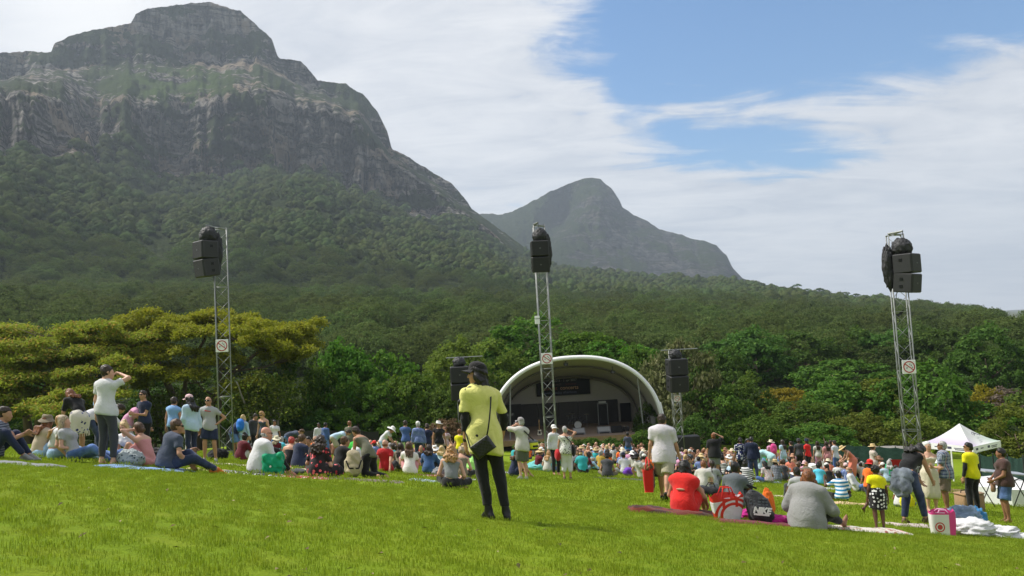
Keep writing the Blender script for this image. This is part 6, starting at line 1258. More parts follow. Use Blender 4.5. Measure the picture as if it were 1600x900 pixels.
pp('person in a white cap and blue checked shirt seen from behind', (652, 718), 'stand', -5, 1.74, 0, 'fair', ('short', 'grey'), (CHK, dict(LNG, loose=.025)), (NAVYD, LONG), hat=('cap', HATW), D=31.)
pp('woman in a navy t-shirt beside the checked shirt', (666, 718), 'stand', 10, 1.70, 1, 'tan', ('lowbun', 'dark'), (NAVY, TEE), (BLK, LONG), D=31.5)
pp('person in a black top, pale scarf and white straw hat by the twig heap', (684, 719), 'stand', 165, 1.76, 1, 'tan', ('short', 'brown'), (BLK, dict(sleeve=.3)), (TAUPE, LONG), hat=('straw', HATW), D=30.)
pp('woman in patterned red and white beside the black topped person', (694, 716), 'stand', 190, 1.62, 1, 'tan', ('lowbun', 'auburn'), (STRR, TEE), (BLK, LONG), D=33.)
# centre
e, J = pp('man in grey cap and white shirt lifting a camera, yellow bag on hip', (819, 749), 'cam', -32, 1.78, 0, 'fair', ('short', 'grey'), (OFFW, dict(sleeve=.95, loose=.035, hem=-.12)), (OLVS, KNEE), (SHG,), ('cap', CAPG), w=1.08, head=(-10, -4, 0))
o = hang(e, 'camera', 'small dark camera held to the eye of the man in the grey cap', 'camera'); c = (J['hl']+J['hr'])/2*J['_s']+V3(0, .09, .03); MB().box(c, (.13, .06, .085), bev=.01).build('camera_body', BLACKM, o); MB().lathe([(0, .05), (.03, .05), (.032, -.03), (0, -.03)], c+V3(0, .06, 0), [[1, 0, 0], [0, 0, 1], [0, -1, 0]], 12).build('lens', BLACKM, o)
o = hang(e, 'camera_bag', 'yellow and grey camera bag slung on the hip of the man in the grey cap', 'bag'); s = J['_s']; c = V3(.33, -.02, .93)*s; MB().box(c, (.26, .36, .24), rZ(10), bev=.05).build('bag', K('yellow_nylon', (.62, .62, .03), rough=.5), o, True); MB().box(c+V3(0, 0, .10), (.25, .35, .09), rZ(10), bev=.035).build('lid', K('grey_nylon', (.16, .17, .17), rough=.5), o, True); MB().box(c+V3(-.02, -.19, -.02), (.16, .014, .05), rZ(10)).build('pocket', BLACK, o); MB().box(c+V3(0, 0, -.12), (.25, .35, .03), rZ(10), bev=.01).build('base', BLACK, o)
mb = MB(); ribbon(mb, [c+V3(0, -.12, .12), V3(.20, -.18, 1.15)*s, V3(.0, -.17, 1.36)*s, V3(-.12, -.02, 1.47)*s, V3(0, .14, 1.3)*s, c+V3(0, .12, .12)], .035); mb.build('strap', BLACK, o)
e, J = pp('grey haired woman in a black and white patterned top and white trousers shading her eyes', (887, 750), 'brow', 6, 1.66, 1, 'tan', ('short', 'grey'), (LATT, dict(TNK, hem=-.10, loose=.02, tank=.05)), (WHT, dict(length=1.52, loose=.02, wide=.02)), (SHBR,), w=1.06, head=(-8, -3, 0))
o = hang(e, 'tote_bag', 'red bag hanging at the side of the grey haired woman', 'bag'); v, f = Solid().ell(V3(-.27, .05, .80)*J['_s'], (.10, .17, .19), None, .02).cone(V3(-.27, .05, .74), V3(-.27, .05, .86), .09, .06, .05).mesh(.018, .004, 1.); link('bag', mesh_data('bag', v, f), CRIM, o); ribbon(MB(), [V3(-.27, .05, .93), J['hl']*J['_s']], .02).build('handle', CRIM, o)
o = hang(e, 'shoulder_bag', 'black shoulder bag on the far hip of the grey haired woman', 'bag'); s = J['_s']; v, f = Solid().ell(V3(.24, .0, .92)*s, (.07, .15, .17), None, .02).mesh(.018, .004, 1.); link('bag', mesh_data('bag', v, f), BLK, o); ribbon(MB(), [V3(.24, -.05, 1.05)*s, V3(.16, -.16, 1.25)*s, V3(.02, -.13, 1.40)*s, V3(-.06, -.03, 1.47)*s], .03).build('strap', BLK, o)
pp('man in a white shirt and white cap standing behind the middle tower', (863, 738), 'stand', 150, 1.76, 0, 'tan', ('short', 'dark'), (WHT, LNG), (BLK, LONG), hat=('cap', HATW), D=27.)
pp('woman in navy sitting on a white towel beside the legs of the woman in yellow', (797, 737), 'sit', 60, 1.66, 1, 'fair', ('wavy', 'brown', .12), (NAVY, NOSL), (NAVY, SHORT), D=24)
pp('blonde woman sitting beneath the middle tower', (850, 727), 'cross', 30, 1.64, 1, 'fair', ('long', 'honey', .2), (OFFW, TEE), (JEAN, LONG), D=30)
pp('man in navy top and bright blue shorts standing before the stage', (978, 723), 'stand', 5, 1.76, 0, 'dark', ('short', 'black'), (SLATE, TEE), (K('royal_blue', (.02, .16, .50)), SHORT), D=44.)
pp('person in a charcoal vest and dark cap sitting on a dark blanket', (950, 746), 'cross', 8, 1.72, 0, 'tan', ('short', 'dark'), (DGR, dict(NOSL, loose=.03, hem=-.06)), (TAUPE, LONG), hat=('cap', CAPB), w=1.06)
pp('person in a white t-shirt and navy cap sitting by the purple bag', (977, 741), 'cross', 0, 1.72, 0, 'tan', ('short', 'dark'), (WHT, TEE), (GREY, LONG), hat=('capback', NAVY), w=1.06)
pp('man in a beige t-shirt and black cap lying on his side propped on an elbow', (1004, 748), 'recline', 70, 1.74, 0, 'tan', ('short', 'dark'), (OFFW, dict(TEE, loose=.025)), (BLK, LONG), hat=('capback', CAPB), lean=-34)
pp('person in a white vest sitting behind the two in caps', (999, 733), 'sit', 30, 1.70, 0, 'brown', ('short', 'black'), (WHT, TNK), (GREY, LONG), D=30, hat=('cap', HATW))
e, J = pp('man in a white short sleeved shirt and khaki shorts walking away with a red bag', (1042, 783), 'walk', 14, 1.82, 0, 'tan', ('short', 'dark'), (WPIN, dict(sleeve=.72, loose=.04, hem=-.17, flare=.03, wr=.005)), (KHAKI, KNEE), (SHB, dict(i=.004)), w=1.12, hl=(-.30, .03, .82), hr=(.30, .12, .84), fl=(-.10, .26, .085), fr=(.02, -.40, .14), head=(16, 10, 0))
o = hang(e, 'shopping_bag', 'red shopping bag with dark print carried by the man in the white shirt', 'bag'); s = J['_s']; c = J['hl']*s
def tote(o, c, w, d, h, m, R_=np.eye(3), taper=.82, handle=.16, hm=None, sag=.02):
    c = np.asarray(c, float)
    def fn(u, v):
        a = u*2*PI; x = math.copysign(abs(math.cos(a))**.35, math.cos(a))*w/2; y = math.copysign(abs(math.sin(a))**.35, math.sin(a))*d/2; k = taper+(1-taper)*v; return c+R_@V3(x*(k+.05*math.sin(PI*v)), y*(k*.9+.1*math.sin(7*u*PI)*(1-v)*.3), (v-1)*0+h*v+sag*v*math.sin(5*a))
    b = MB().grid(fn, 32, 8).add([c+R_@V3(*p) for p in ((-w*taper/2, -d/2*taper, 0), (w*taper/2, -d/2*taper, 0), (w*taper/2, d/2*taper, 0), (-w*taper/2, d/2*taper, 0))], [(0, 1, 2, 3)]).build('bag', m, o, True)
    for sy in (-1, 1): MB().tube([c+R_@V3(-w*.2, sy*d*.42, h*.95), c+R_@V3(-w*.12, sy*d*.2, h+handle), c+R_@V3(w*.12, sy*d*.2, h+handle), c+R_@V3(w*.2, sy*d*.42, h*.95)], .011, 6).build('handle', hm or m, o, True)
    return b
tote(o, c+V3(-.03, .02, -.66), .22, .46, .46, K('red_bag_vinyl', (.60, .02, .02), rough=.45), handle=.2); v, f = Solid().ell(c+V3(-.03, .0, -.19), (.09, .17, .09), None, .02).mesh(.02, .01, 2.); link('contents', mesh_data('contents', v, f), K('brown_fur', (.16, .08, .03), 'heather'), o); MB().box(c+V3(.075, .06, -.44), (.012, .22, .32), bev=.004).build('print', K('dark_print', (.10, .05, .09), 'floral', (.22, .12, .12), .6), o)
e, J = pp('woman with a black bob in a red sleeveless dress sitting on the rust coloured blanket', (1070, 803), 'sit', 24, 1.68, 1, 'tan', ('bob', 'black'), (REDC, dict(sleeve=.10, neck=.10, loose=.034, hem=-.10, wr=.005)), (REDC, dict(name='dress_skirt', length=.8, flare=.04)), w=1.12, hr=(.30, .40, .16), hl=(-.2, .40, .2), fl=(-.14, .6, .08), fr=(.2, .6, .08), head=(12, 14, 0))
P_ = J['W']+J['Mc']@V3(-.02, -.148, .035); J['_put']('back_strap', Solid().ell(P_, (.075, .016, .022), J['Mc'], .01).mesh(.009), skin(SK['tan']))
pp('man with a black and white backpack sitting behind the woman in red', (1090, 760), 'cross', 30, 1.72, 0, 'tan', ('short', 'auburn'), (OFFW, TEE), (GREY, LONG), D=22)
pp('person in a grey hoodie with a dark ponytail sitting below the man in black', (1106, 750), 'sit', 20, 1.66, 1, 'tan', ('pony', 'dark', .2), (LGREY, LNG), (GREY, LONG), D=25)
pp('large man in a black t-shirt and grey shorts standing with a hand on his head', (1119, 746), 'brow', 10, 1.84, 0, 'tan', ('short', 'auburn'), (BLK, dict(sleeve=.85, loose=.04, hem=-.16, flare=.03)), (GREY, KNEE), w=1.28, shw=1.08, hr=(.13, .10, 1.70), er=(1, .1, .1))
pp('man with short hair in a grey t-shirt sitting behind the red and white tote', (1150, 794), 'sit', 26, 1.78, 0, 'dark', ('buzz', 'black'), (K('steel_grey_cotton', (.105, .12, .135)), dict(TEE, loose=.02)), (DGR, LONG), None, None, True, w=1.10, head=(28, 4, 0), hr=(.28, .34, .12))
pp('woman in black with long dark hair facing the camera, arms crossed over her chest', (1140, 748), 'cross', 172, 1.66, 1, 'fair', ('long', 'black', .2), (BLK, TEE), (JEAN, LONG), face=True, D=25, hl=(.05, .26, .50), hr=(-.04, .28, .46))
pp('woman in a navy dress with white dots standing with her back turned', (1153, 744), 'stand', 5, 1.70, 1, 'brown', ('lowbun', 'black'), (DOTN, dict(sleeve=.85, hem=-.14, loose=.025)), (BLK, dict(LONG, length=1.2)), w=1.12, D=32)
pp('person in a black and white striped top bending behind the woman in black', (1158, 745), 'sit', 15, 1.70, 1, 'brown', ('bun', 'black'), (STRBW, dict(sleeve=.9, loose=.03)), (BLK, LONG), w=1.2, D=26.5)
pp('person in a red and white striped shirt between the dotted dress and the navy suit', (1164, 744), 'stand', 175, 1.68, 1, 'brown', ('wavy', 'black', .1), (STRR, TEE), (NAVY, LONG), D=33)
e, J = pp('man in a navy jacket with pale elbow patches and dark jeans', (1178, 750), 'stand', 25, 1.78, 0, 'dark', ('buzz', 'black'), (K('navy_jacket', (.012, .018, .045)), dict(LNG, loose=.03, hem=-.12)), (NAVYD, LONG), (SHBR,), w=1.06, fl=(-.16, 0, .08), fr=(.14, .02, .08), hl=(-.24, .12, .90), head=(8, 16, 0))
J['_put']('elbow_patch', Solid().ell(J['El']+V3(-.012, -.042, 0), (.035, .022, .055), None, .01).mesh(.012), CHAM)
pp('person in an aqua shirt and white trousers bending forward', (1196, 746), 'bend', -55, 1.74, 0, 'tan', ('short', 'dark'), (AQUA, dict(LNG, loose=.03)), (WHT, LONG), D=33, w=1.08)
pp('woman with black hair in a white floral top sitting near the navy jacket', (1193, 749), 'cross', -12, 1.64, 1, 'tan', ('wavy', 'black', .1), (FLORW, dict(sleeve=.7, loose=.02)), (JEAN, LONG), D=30, head=(-40, 10, 0))
pp('person in a straw hat and grey checked shirt sitting', (1206, 744), 'sit', 10, 1.72, 0, 'tan', ('short', 'dark'), (GRID, dict(TEE, loose=.02)), (LDEN, LONG), hat=('straw', STRAW, BLK), D=31, w=1.06)
pp('person in a charcoal t-shirt beside the straw hat and checked shirt', (1217, 738), 'sit', 0, 1.72, 0, 'tan', ('short', 'brown'), (DGR, TEE), (GREY, LONG), D=32)
# right
pp('large woman with auburn hair in a grey sweatshirt sitting nearest the camera', (1262, 825), 'legs', 38, 1.70, 1, 'brown', ('bob', 'auburn'), (HOOD, dict(sleeve=1.85, loose=.04, hem=-.14, wr=.0035)), (BLK, dict(LONG, length=1.75)), w=1.42, shw=1.14, lean=14, hl=(-.25, .40, .24), hr=(.25, .40, .24), head=(0, 8, 0), fr=(.28, .80, .08), fl=(.0, .80, .08))
pp('person in a grey t-shirt sitting just behind the auburn haired woman', (1243, 783), 'sit', -5, 1.74, 0, 'dark', ('buzz', 'black'), (LGREY, TEE), (DGR, LONG), D=18)
pp('boy in a blue and white striped t-shirt sitting with one hand raised', (1316, 783), 'cross', 8, 1.62, 0, 'dark', ('short', 'black'), (STRP, dict(sleeve=.8, loose=.02)), (BLK, LONG), hl=(-.40, .22, .62), el=(-1, -.2, -.6), head=(10, 2, 0), w=1.05)
pp('child in an orange shirt and red cap running past the toddler', (1363, 806), 'walk', 58, 1.16, 0, 'dark', ('short', 'black'), (ORG, TEE), (NAVY, KNEE), None, ('capback', CAPR), fl=(-.08, .22, .08), fr=(.02, -.42, .22), hl=(-.20, .30, .98), hr=(.26, -.2, .95), lean=10)
pp('toddler with curly hair in a yellow top and black dotted dress', (1376, 829), 'stand', 6, .98, 0, 'dark', ('afro', 'black'), [(DOTB, dict(sleeve=0, tank=.16, hem=-.10, loose=.022, name='dress')), (YELB, dict(sleeve=.5, hem=.20, loose=.03, name='yoke'))], (DOTB, dict(name='skirt', length=.75, flare=.06, waist=.2)), w=1.18, head=(0, 6, 0))
e, J = pp('bending woman in a black vest, grey denim jacket tied round her waist', (1428, 818), 'stoop', 62, 1.70, 1, 'tan', ('wavy', 'black', .12), (BLK, dict(TNK, tank=.07, hem=-.02)), (NAVYD, LONG), (SHBR,), lean=30, curve=20, head=(0, 52, 0), fl=(-.10, -.12, .08), fr=(.10, .22, .08), w=1.12, hl=(-.1, .46, .78), hr=(.12, .50, .80))
S = Solid(); m_ = J['pel']; S.ell(m_+V3(0, -.09, -.05), (.20, .14, .17), J['Mp'], .05); S.chain([m_+V3(-.06, -.15, 0), m_+V3(-.08, -.22, -.25), m_+V3(-.06, -.20, -.38)], [.10, .11, .08], .06); S.chain([m_+V3(.08, -.14, 0), m_+V3(.09, -.20, -.25), m_+V3(.07, -.19, -.36)], [.10, .10, .07], .06); J['_put']('tied_jacket', S.mesh(.016, .010, 1.3), K('grey_denim', (.085, .10, .12), 'denim'))
pp('grey haired woman in a cream dress facing the camera with folded arms', (1443, 800), 'stand', 178, 1.70, 1, 'fair', ('short', 'white'), (K('cream_cotton', (.56, .50, .38)), dict(sleeve=.0, tank=.10, loose=.015)), (K('cream_cotton', (.56, .50, .38)), dict(name='skirt', length=1.35, flare=.03)), face=True, D=18.6, hl=(.06, .24, 1.14), hr=(-.06, .26, 1.10))
pp('man in a blue plaid shirt, brown shorts and sunglasses standing in profile', (1482, 800), 'stand', -48, 1.76, 0, 'brown', ('buzz', 'grey'), (PLD, dict(sleeve=.8, loose=.03, hem=-.12)), (BROWNS, KNEE), (SHBR,), None, True, w=1.12, head=(-14, -6, 0), hl=(-.24, .12, .84))
pp('man in a bright yellow t-shirt with black sleeves and trousers', (1524, 801), 'stand', -22, 1.78, 0, 'tan', ('short', 'black'), [(BLK, dict(sleeve=1.93, loose=.005, hem=.0, name='undershirt', neck=.09)), (YELB, dict(sleeve=.62, loose=.024, hem=-.08))], (BLK, dict(LONG, loose=.016)), (SHB,), None, True, head=(-48, 2, 0), fl=(-.14, .0, .08), fr=(.14, .02, .08), w=1.04)
e, J = pp('woman in a brown t-shirt and denim shorts with a tan handbag, at the edge', (1576, 817), 'stand', -70, 1.60, 1, 'brown', ('short', 'black'), (BRN, dict(sleeve=.6, loose=.02, hem=-.08)), (K('shorts_denim', (.045, .085, .19), 'denim'), dict(KNEE, length=.95)), w=1.22, hr=(.10, .26, 1.0), hl=(-.14, .26, .96), er=(1, -.4, 0), head=(4, 2, 0))
o = hang(e, 'handbag', 'tan crossbody bag of the woman in the brown t-shirt', 'handbag'); s = J['_s']; MB().box(V3(.14, .22, .80)*s, (.25, .09, .19), rZ(14), bev=.02).build('bag', plain('tan_leather', (.27, .155, .10), .5), o, True); MB().box(V3(.14, .17, .86)*s, (.24, .012, .08), rZ(14), bev=.004).build('flap', plain('tan_leather', (.27, .155, .10), .5), o); ribbon(MB(), [V3(.2, .2, .9)*s, V3(.20, -.0, 1.15)*s, V3(.0, -.14, 1.38)*s, V3(-.12, -.04, 1.46)*s], .02).build('strap', plain('tan_leather', (.27, .155, .10), .5), o)
# standing far right, in front of the low trees
for a in (('woman in a straw hat and pink top with a pink backpack', (1201, 716), 1.64, 1, 'tan', ('straw', STRAWL), PINK, JEAN, 36), ('woman in a pale denim jacket seen from behind by the low trees', (1219, 716), 1.66, 1, 'tan', None, CHAM, LDEN, 38), ('man in black standing beside the red shirt', (1244, 718), 1.72, 0, 'dark', ('beanie', DGR), DGR, BLK, 39), ('person in a red shirt and navy hood', (1257, 718), 1.74, 0, 'dark', ('beanie', NAVY), REDC, BLK, 38), ('woman in a cream top with dark hair by the white chairs', (1273, 718), 1.62, 1, 'tan', None, OFFW, PINK, 40), ('woman in a rose dress with long dark hair standing', (1287, 718), 1.66, 1, 'tan', None, ROSE, ROSE, 38), ('man in a white and grey shirt standing beside the rose dress', (1300, 718), 1.74, 0, 'tan', None, K('pale_grey_shirt', (.52, .55, .60)), BLUE, 37), ('woman with long hair in a dusty pink top by the low trees', (1294, 716), 1.66, 1, 'tan', None, K('dusty_pink', (.46, .27, .25)), GREY, 42), ('man in dark clothes standing in the shade behind the rocks', (1412, 716), 1.72, 0, 'dark', ('cap', CAPB), GREY, BLK, 40), ('man in a teal shirt standing by the right tower', (1420, 722), 1.70, 0, 'tan', None, TEAL, BLK, 36), ('person in black with a pale face by the low trees', (1232, 718), 1.55, 0, 'tan', None, BLK, BLK, 41)):
    lb, p, H, fm, sk, ht, tm, bm, D = a; e, J = pp(lb, p, 'stand', rnd.uniform(-40, 40), H, fm, sk, ('long', 'dark', .2) if fm else ('short', 'dark'), (tm, TEE), (bm, LONG), hat=ht, D=D)
    if 'backpack' in lb: backpack(e, J, 'pink backpack worn under the straw hat', K('pink_nylon', (.62, .06, .24), rough=.5))
pp('woman in a straw hat and long coral dress bending over a denim cloth', (1324, 724), 'stoop', -82, 1.70, 1, 'tan', ('lowbun', 'dark'), (CORAL, dict(TNK, hem=-.05)), (CORAL, dict(name='skirt', length=1.7, flare=.06)), hat=('straw', STRAW), D=34.)
pp('woman in a broad straw hat and pale print dress standing alone by the netting', (1358, 736), 'stand', 95, 1.68, 1, 'tan', ('lowbun', 'brown'), (K('cream_print', (.52, .46, .40), 'floral', (.25, .15, .13), .9), TEE), (K('cream_print', (.52, .46, .40), 'floral', (.25, .15, .13), .9), dict(name='skirt', length=1.1)), hat=('straw', STRAW), D=32., hl=(-.06, .3, 1.1), hr=(.08, .3, 1.1), w=1.08)
for a in (('person in a turquoise top sitting near the striped boy', (1273, 748), 'sit', 10, 1, 'brown', ('bun', 'black'), TURQ, BLK, None, 30.), ('woman in a black vest and white cap sitting', (1288, 750), 'cross', 0, 1, 'brown', ('pony', 'black', .2), BLK, GREY, ('cap', HATW), 30.5), ('woman in a loose white blouse sitting behind the striped boy', (1303, 742), 'sit', 15, 1, 'brown', ('lowbun', 'dark'), WHT, JEAN, None, 33.), ('person in a pale straw hat and coral top sitting before the standing group', (1290, 732), 'sit', 0, 1, 'tan', ('short', 'dark'), CORAL, GREY, ('straw', STRAWL), 36.), ('person in a white fedora and white shirt sitting under the coral dress', (1321, 738), 'sit', 12, 0, 'tan', ('short', 'dark'), WHT, CRIM, ('fedora', HATW, BLK), 34.), ('woman in a black vest with a yellow scarf sitting behind the orange child', (1345, 752), 'cross', 0, 1, 'brown', ('bun', 'dark'), BLK, TEAL, None, 28.), ('person with black curls sitting behind the red cap', (1357, 750), 'cross', 15, 0, 'brown', ('afro', 'black'), DGR, BLK, None, 25.), ('man in grey reclining by the red chair', (1388, 742), 'sit', 60, 0, 'tan', ('short', 'dark'), SLATE, GREY, None, 32.), ('child in a white t-shirt with blue print sitting beside the tied jacket', (1393, 776), 'cross', 60, 0, 'brown', ('short', 'black'), WHT, BLUE, None, 20.), ('person in a pale cap sitting near the red chair', (1377, 738), 'sit', -20, 0, 'tan', ('short', 'brown'), CHAM, GREY, ('cap', HATW), 34.), ('boy with black hair sitting alone under the tall straw hat woman', (1340, 735), 'sit', 0, 0, 'tan', ('short', 'black'), OFFW, BLK, None, 34.), ('brown haired child by the arm of the red chair', (1402, 755), 'sit', 30, 1, 'tan', ('lowbun', 'auburn'), BEIGE, BLK, None, 26.)):
    lb, p, ps, yw, fm, sk, hr_, tm, bm, ht, D = a; pp(lb, p, ps, yw, 1.68 if 'child' not in lb else 1.3, fm, sk, hr_, (tm, TNK if 'vest' in lb else LNG if 'blouse' in lb else TEE), (bm, LONG), hat=ht, D=D)
pp('man in a white shirt with sunglasses reclining and facing the camera', (1331, 752), 'recline', 120, 1.74, 0, 'tan', ('bald', 'grey'), (WHT, LNG), (JEAN, LONG), None, None, True, face=True, D=27)
# ---------------------------------------------------------------- rugs, bags and bundles on the grass
def rug(px, py, w, d, yaw, m, label, name='picnic_blanket', cat='blanket', rough=.035, seed=1):
    c = at(px, py); e = empty(name, tuple(c), label, cat, None); a = math.radians(yaw); ca, sa = math.cos(a), math.sin(a); r = random.Random(seed*31+int(px)); o1, o2 = r.uniform(0, 9), r.uniform(0, 9); nu, nv = max(12, int(w/.06)), max(10, int(d/.06))
    U, V = np.meshgrid(np.linspace(0, 1, nu+1), np.linspace(0, 1, nv+1)); x = (U-.5)*w*(1+.07*np.sin(V*5+o1)); y = (V-.5)*d*(1+.08*np.sin(U*4+o2)); wx, wy = c[0]+x*ca+y*sa, c[1]-x*sa+y*ca
    ed = np.minimum.reduce([U*w, (1-U)*w, V*d, (1-V)*d]); z = .016+rough*(1.6*np.abs(fbm(x*3.2+o1, y*3.2+o2, o=4, seed=seed)-.5)+.5*np.abs(np.sin(3*x+5*y+4*fbm(x*2, y*2, seed=seed+2))))*np.clip(ed/.12, .25, 1); z = np.where(ed < .005, -.03, z)
    P = np.stack([wx-c[0], wy-c[1], G(wx, wy)-c[2]+z], -1); i = np.arange(nv*(nu+1)).reshape(nv, nu+1)[:, :-1].ravel(); link('cloth', mesh_data('cloth', P, np.stack([i, i+1, i+nu+2, i+nu+1], 1)), m, e); return e
def heap(px, py, rad, m, label, name='bundle', cat='bundle', seed=1, amp=.26, sink=.35):
    c = at(px, py); e = empty(name, tuple(c), label, cat, None); crumple('cloth', (0, 0, rad[2]*(1-sink)), rad, m, e, seed, amp, 56, 34, flat=rad[2]*(1-sink)); return e
def soft_bag(px, py, S, m, label, name, cat='bag', yaw=0, wr=.006, h=.014, part='bag'):
    c = at(px, py); e = empty(name, tuple(c), label, cat, None); e.rotation_euler = (0, 0, math.radians(yaw)); v, f = S.mesh(h, wr, 1.2, px % 17); link(part, mesh_data(part, v, f), m, e); return e
PATB = K('black_white_pattern', (.04, .04, .045), 'floral', (.5, .5, .52), .8); PATR = K('red_pattern', (.30, .02, .02), 'floral', (.5, .42, .36), .8); PATP = K('pale_pattern', (.56, .52, .46), 'floral', (.30, .10, .08), 1.6); RUST = K('rust_weave', (.125, .022, .011), 'stripe', (.045, .012, .008), 1.3); CREAMC = K('cream_cloth', (.66, .58, .40)); PATG = K('grey_pattern', (.34, .38, .38), 'floral', (.07, .09, .10), 1.)
rug(40, 726, 1.2, .5, 10, GREY, 'pale grey blanket under the man hugging his knees', seed=2); rug(228, 733, 1.5, .8, -8, K('blue_blanket', (.13, .22, .40), 'denim'), 'blue blanket at the feet of the barefoot man', seed=3); rug(395, 729, 3.2, .5, 0, CREAMC, 'long cream mat behind the bald man in white', seed=4); rug(398, 741, 1.3, .6, 0, PATB, 'black and white patterned blanket under the bald man in white', seed=5); rug(470, 746, 1.1, .55, -3, PATR, 'red patterned blanket under the floral dress', seed=6)
rug(570, 751, 1.5, .6, -4, K('brown_grey_blanket', (.17, .13, .115)), 'brown grey blanket under the kneeling woman', seed=7); rug(662, 752, .7, .25, -5, K('pale_blue_cloth', (.35, .45, .52)), 'pale blue garment lying flat on the grass', 'garment', 'clothing', .06, 8); rug(690, 745, 1.3, .5, -4, PATR, 'faded red blanket under the sitting blonde women', seed=9); rug(722, 749, .75, .4, 0, WHT, 'white towel under the woman in the taupe top', 'towel', 'towel', .04, 10); rug(793, 739, 1.1, .6, 0, K('lilac_towel', (.52, .47, .62)), 'lilac and white towel beside the legs of the woman in yellow', 'towel', 'towel', .05, 11)
rug(972, 749, 1.9, .7, -4, DGR, 'dark blanket under the people in caps', seed=12); rug(1066, 803, 1.75, .75, -8, RUST, 'rust striped blanket under the woman in red', rough=.10, seed=13); rug(1180, 818, 1.3, .5, -10, K('crimson_blanket', (.14, .008, .02)), 'crimson blanket under the tote and the sports backpack', seed=14); rug(1345, 828, 1.35, .6, -2, PATP, 'pale patterned blanket under the feet of the big woman and the toddler', seed=15); rug(1336, 788, 1.6, .6, -6, K('peach_mat', (.66, .46, .26)), 'peach coloured mat beside the striped boy', seed=16); rug(1222, 776, .8, .35, -6, CREAMC, 'small cream cloth on the open grass beside the big woman', seed=17); rug(1268, 763, 1.8, .8, -4, WHT, 'white mat under the turquoise top and the black vest', seed=18); rug(1172, 752, 2.2, .8, -4, K('pale_blue_rug', (.42, .50, .56)), 'pale blue mat under the navy jacket man', seed=19); rug(1452, 824, 1.6, .5, -6, K('pink_grey_rug', (.46, .38, .35)), 'pinkish blanket under the bending woman', seed=20); rug(330, 735, .9, .35, 8, K('yellow_mat', (.55, .47, .26)), 'small yellow mat by the orange shoes', seed=21); rug(1548, 836, 1.5, .7, -6, K('white_quilt', (.60, .60, .60)), 'white quilt spread at the picture edge', rough=.09, seed=22)
heap(203, 729, (.27, .2, .19), PATG, 'crumpled grey patterned cloth bundle by the barefoot man', seed=4); heap(845, 735, (.62, .4, .26), K('turquoise_towel', (.16, .50, .50)), 'crumpled turquoise towel beneath the middle tower', 'towel', 'towel', 6); heap(1168, 811, (.14, .1, .10), K('magenta_cloth', (.46, .02, .22)), 'small magenta cloth between the tote and the backpack', 'scarf', 'clothing', 7); heap(1213, 819, (.2, .1, .085), K('magenta_cloth', (.46, .02, .22)), 'magenta cloth in front of the sports backpack', 'scarf', 'clothing', 8); heap(1506, 824, (.36, .3, .24), K('blue_grey_clothes', (.16, .22, .30), 'denim'), 'heap of blue and grey clothes behind the pink bag', 'clothes_heap', 'clothes', 9, .3); heap(1525, 822, (.2, .16, .22), K('bright_blue_cloth', (.04, .20, .42)), 'bright blue cloth on top of the clothes heap', 'garment', 'clothing', 12, .3); heap(1516, 836, (.42, .26, .16), K('white_quilt', (.60, .60, .60)), 'puffy white quilt in front of the clothes heap', 'quilt', 'bedding', 13, .3); heap(1556, 837, (.4, .24, .10), K('white_quilt', (.60, .60, .60)), 'flattened white quilt at the picture edge', 'quilt', 'bedding', 15, .3); heap(1418, 794, (.2, .12, .22), YELB, 'yellow bag behind the bending woman', 'bag', 'bag', 16, .2); heap(738, 742, (.2, .16, .32), LIME, 'lime green jacket beside the woman in the taupe top', 'jacket', 'clothing', 17, .2); heap(556, 730, (.3, .2, .5), K('vivid_green', (.05, .50, .06)), 'vivid green folded chair cover behind the kneeling woman', 'chair_cover', 'cover', 18, .15); heap(690, 744, (.25, .18, .16), GREY, 'grey bag on the red blanket', 'bag', 'bag', 19, .25); heap(1343, 748, (.32, .25, .25), K('teal_cushion', (.03, .36, .33)), 'teal cushion before the reclining man in white', 'cushion', 'cushion', 21, .1); heap(225, 716, (.22, .18, .2), BLK, 'black bag behind the patterned bundle', 'bag', 'bag', 22, .2); heap(341, 719, (.32, .2, .22), BLK, 'black bag at the feet of the bald man by the tower', 'bag', 'bag', 23, .2)
S = Solid().ell((0, 0, .06), (.30, .16, .075), None, .02); soft_bag(470, 733, S, K('pink_satin', (.62, .03, .26), rough=.5), 'flat magenta cushion between the navy shirt and the floral dress', 'cushion', 'cushion', 10); S = Solid().ell((0, 0, .06), (.28, .16, .07), None, .02); soft_bag(522, 737, S, K('pink_satin', (.62, .03, .26), rough=.5), 'magenta cushion on the far side of the floral dress', 'cushion', 'cushion', -10); S = Solid().ell((0, 0, .05), (.24, .15, .06), None, .02); soft_bag(462, 741, S, DGR, 'charcoal cushion in front of the navy shirt', 'cushion', 'cushion', 0)
# green jacket over a box bag
S = Solid(); [S.cone((x, y, .04), (x*.92, y*.92, .39), .06, .05, .06) for x in (-.14, .14) for y in (-.1, .1)]; S.ell((0, 0, .22), (.19, .15, .22), None, .05); e = soft_bag(428, 743, S, K('emerald_nylon', (.004, .30, .145), rough=.55), 'emerald green jacket draped over a bag beside the bald man', 'draped_bag', 'bag', 8, .010); MB().lathe([(0, 0), (.02, 0)], (0, 0, 0), n=10).build('badge', SIGNW, e, loc=(-.03, -.172, .2)).rotation_euler = (PI/2, 0, 0)
S = Solid().ell((0, 0, .26), (.2, .15, .28), None, .03).ell((0, -.12, .16), (.15, .08, .13), None, .03).ell((0, 0, .5), (.14, .1, .08), None, .05); e = soft_bag(553, 745, S, K('sand_canvas', (.40, .34, .22)), 'sand coloured canvas backpack held by the kneeling woman', 'backpack', 'backpack', 15, .006); ribbon(MB(), [V3(-.16, -.12, .38), V3(-.1, -.19, .22), V3(.1, -.19, .2), V3(.17, -.1, .36)], .03).build('strap', BLK, e)
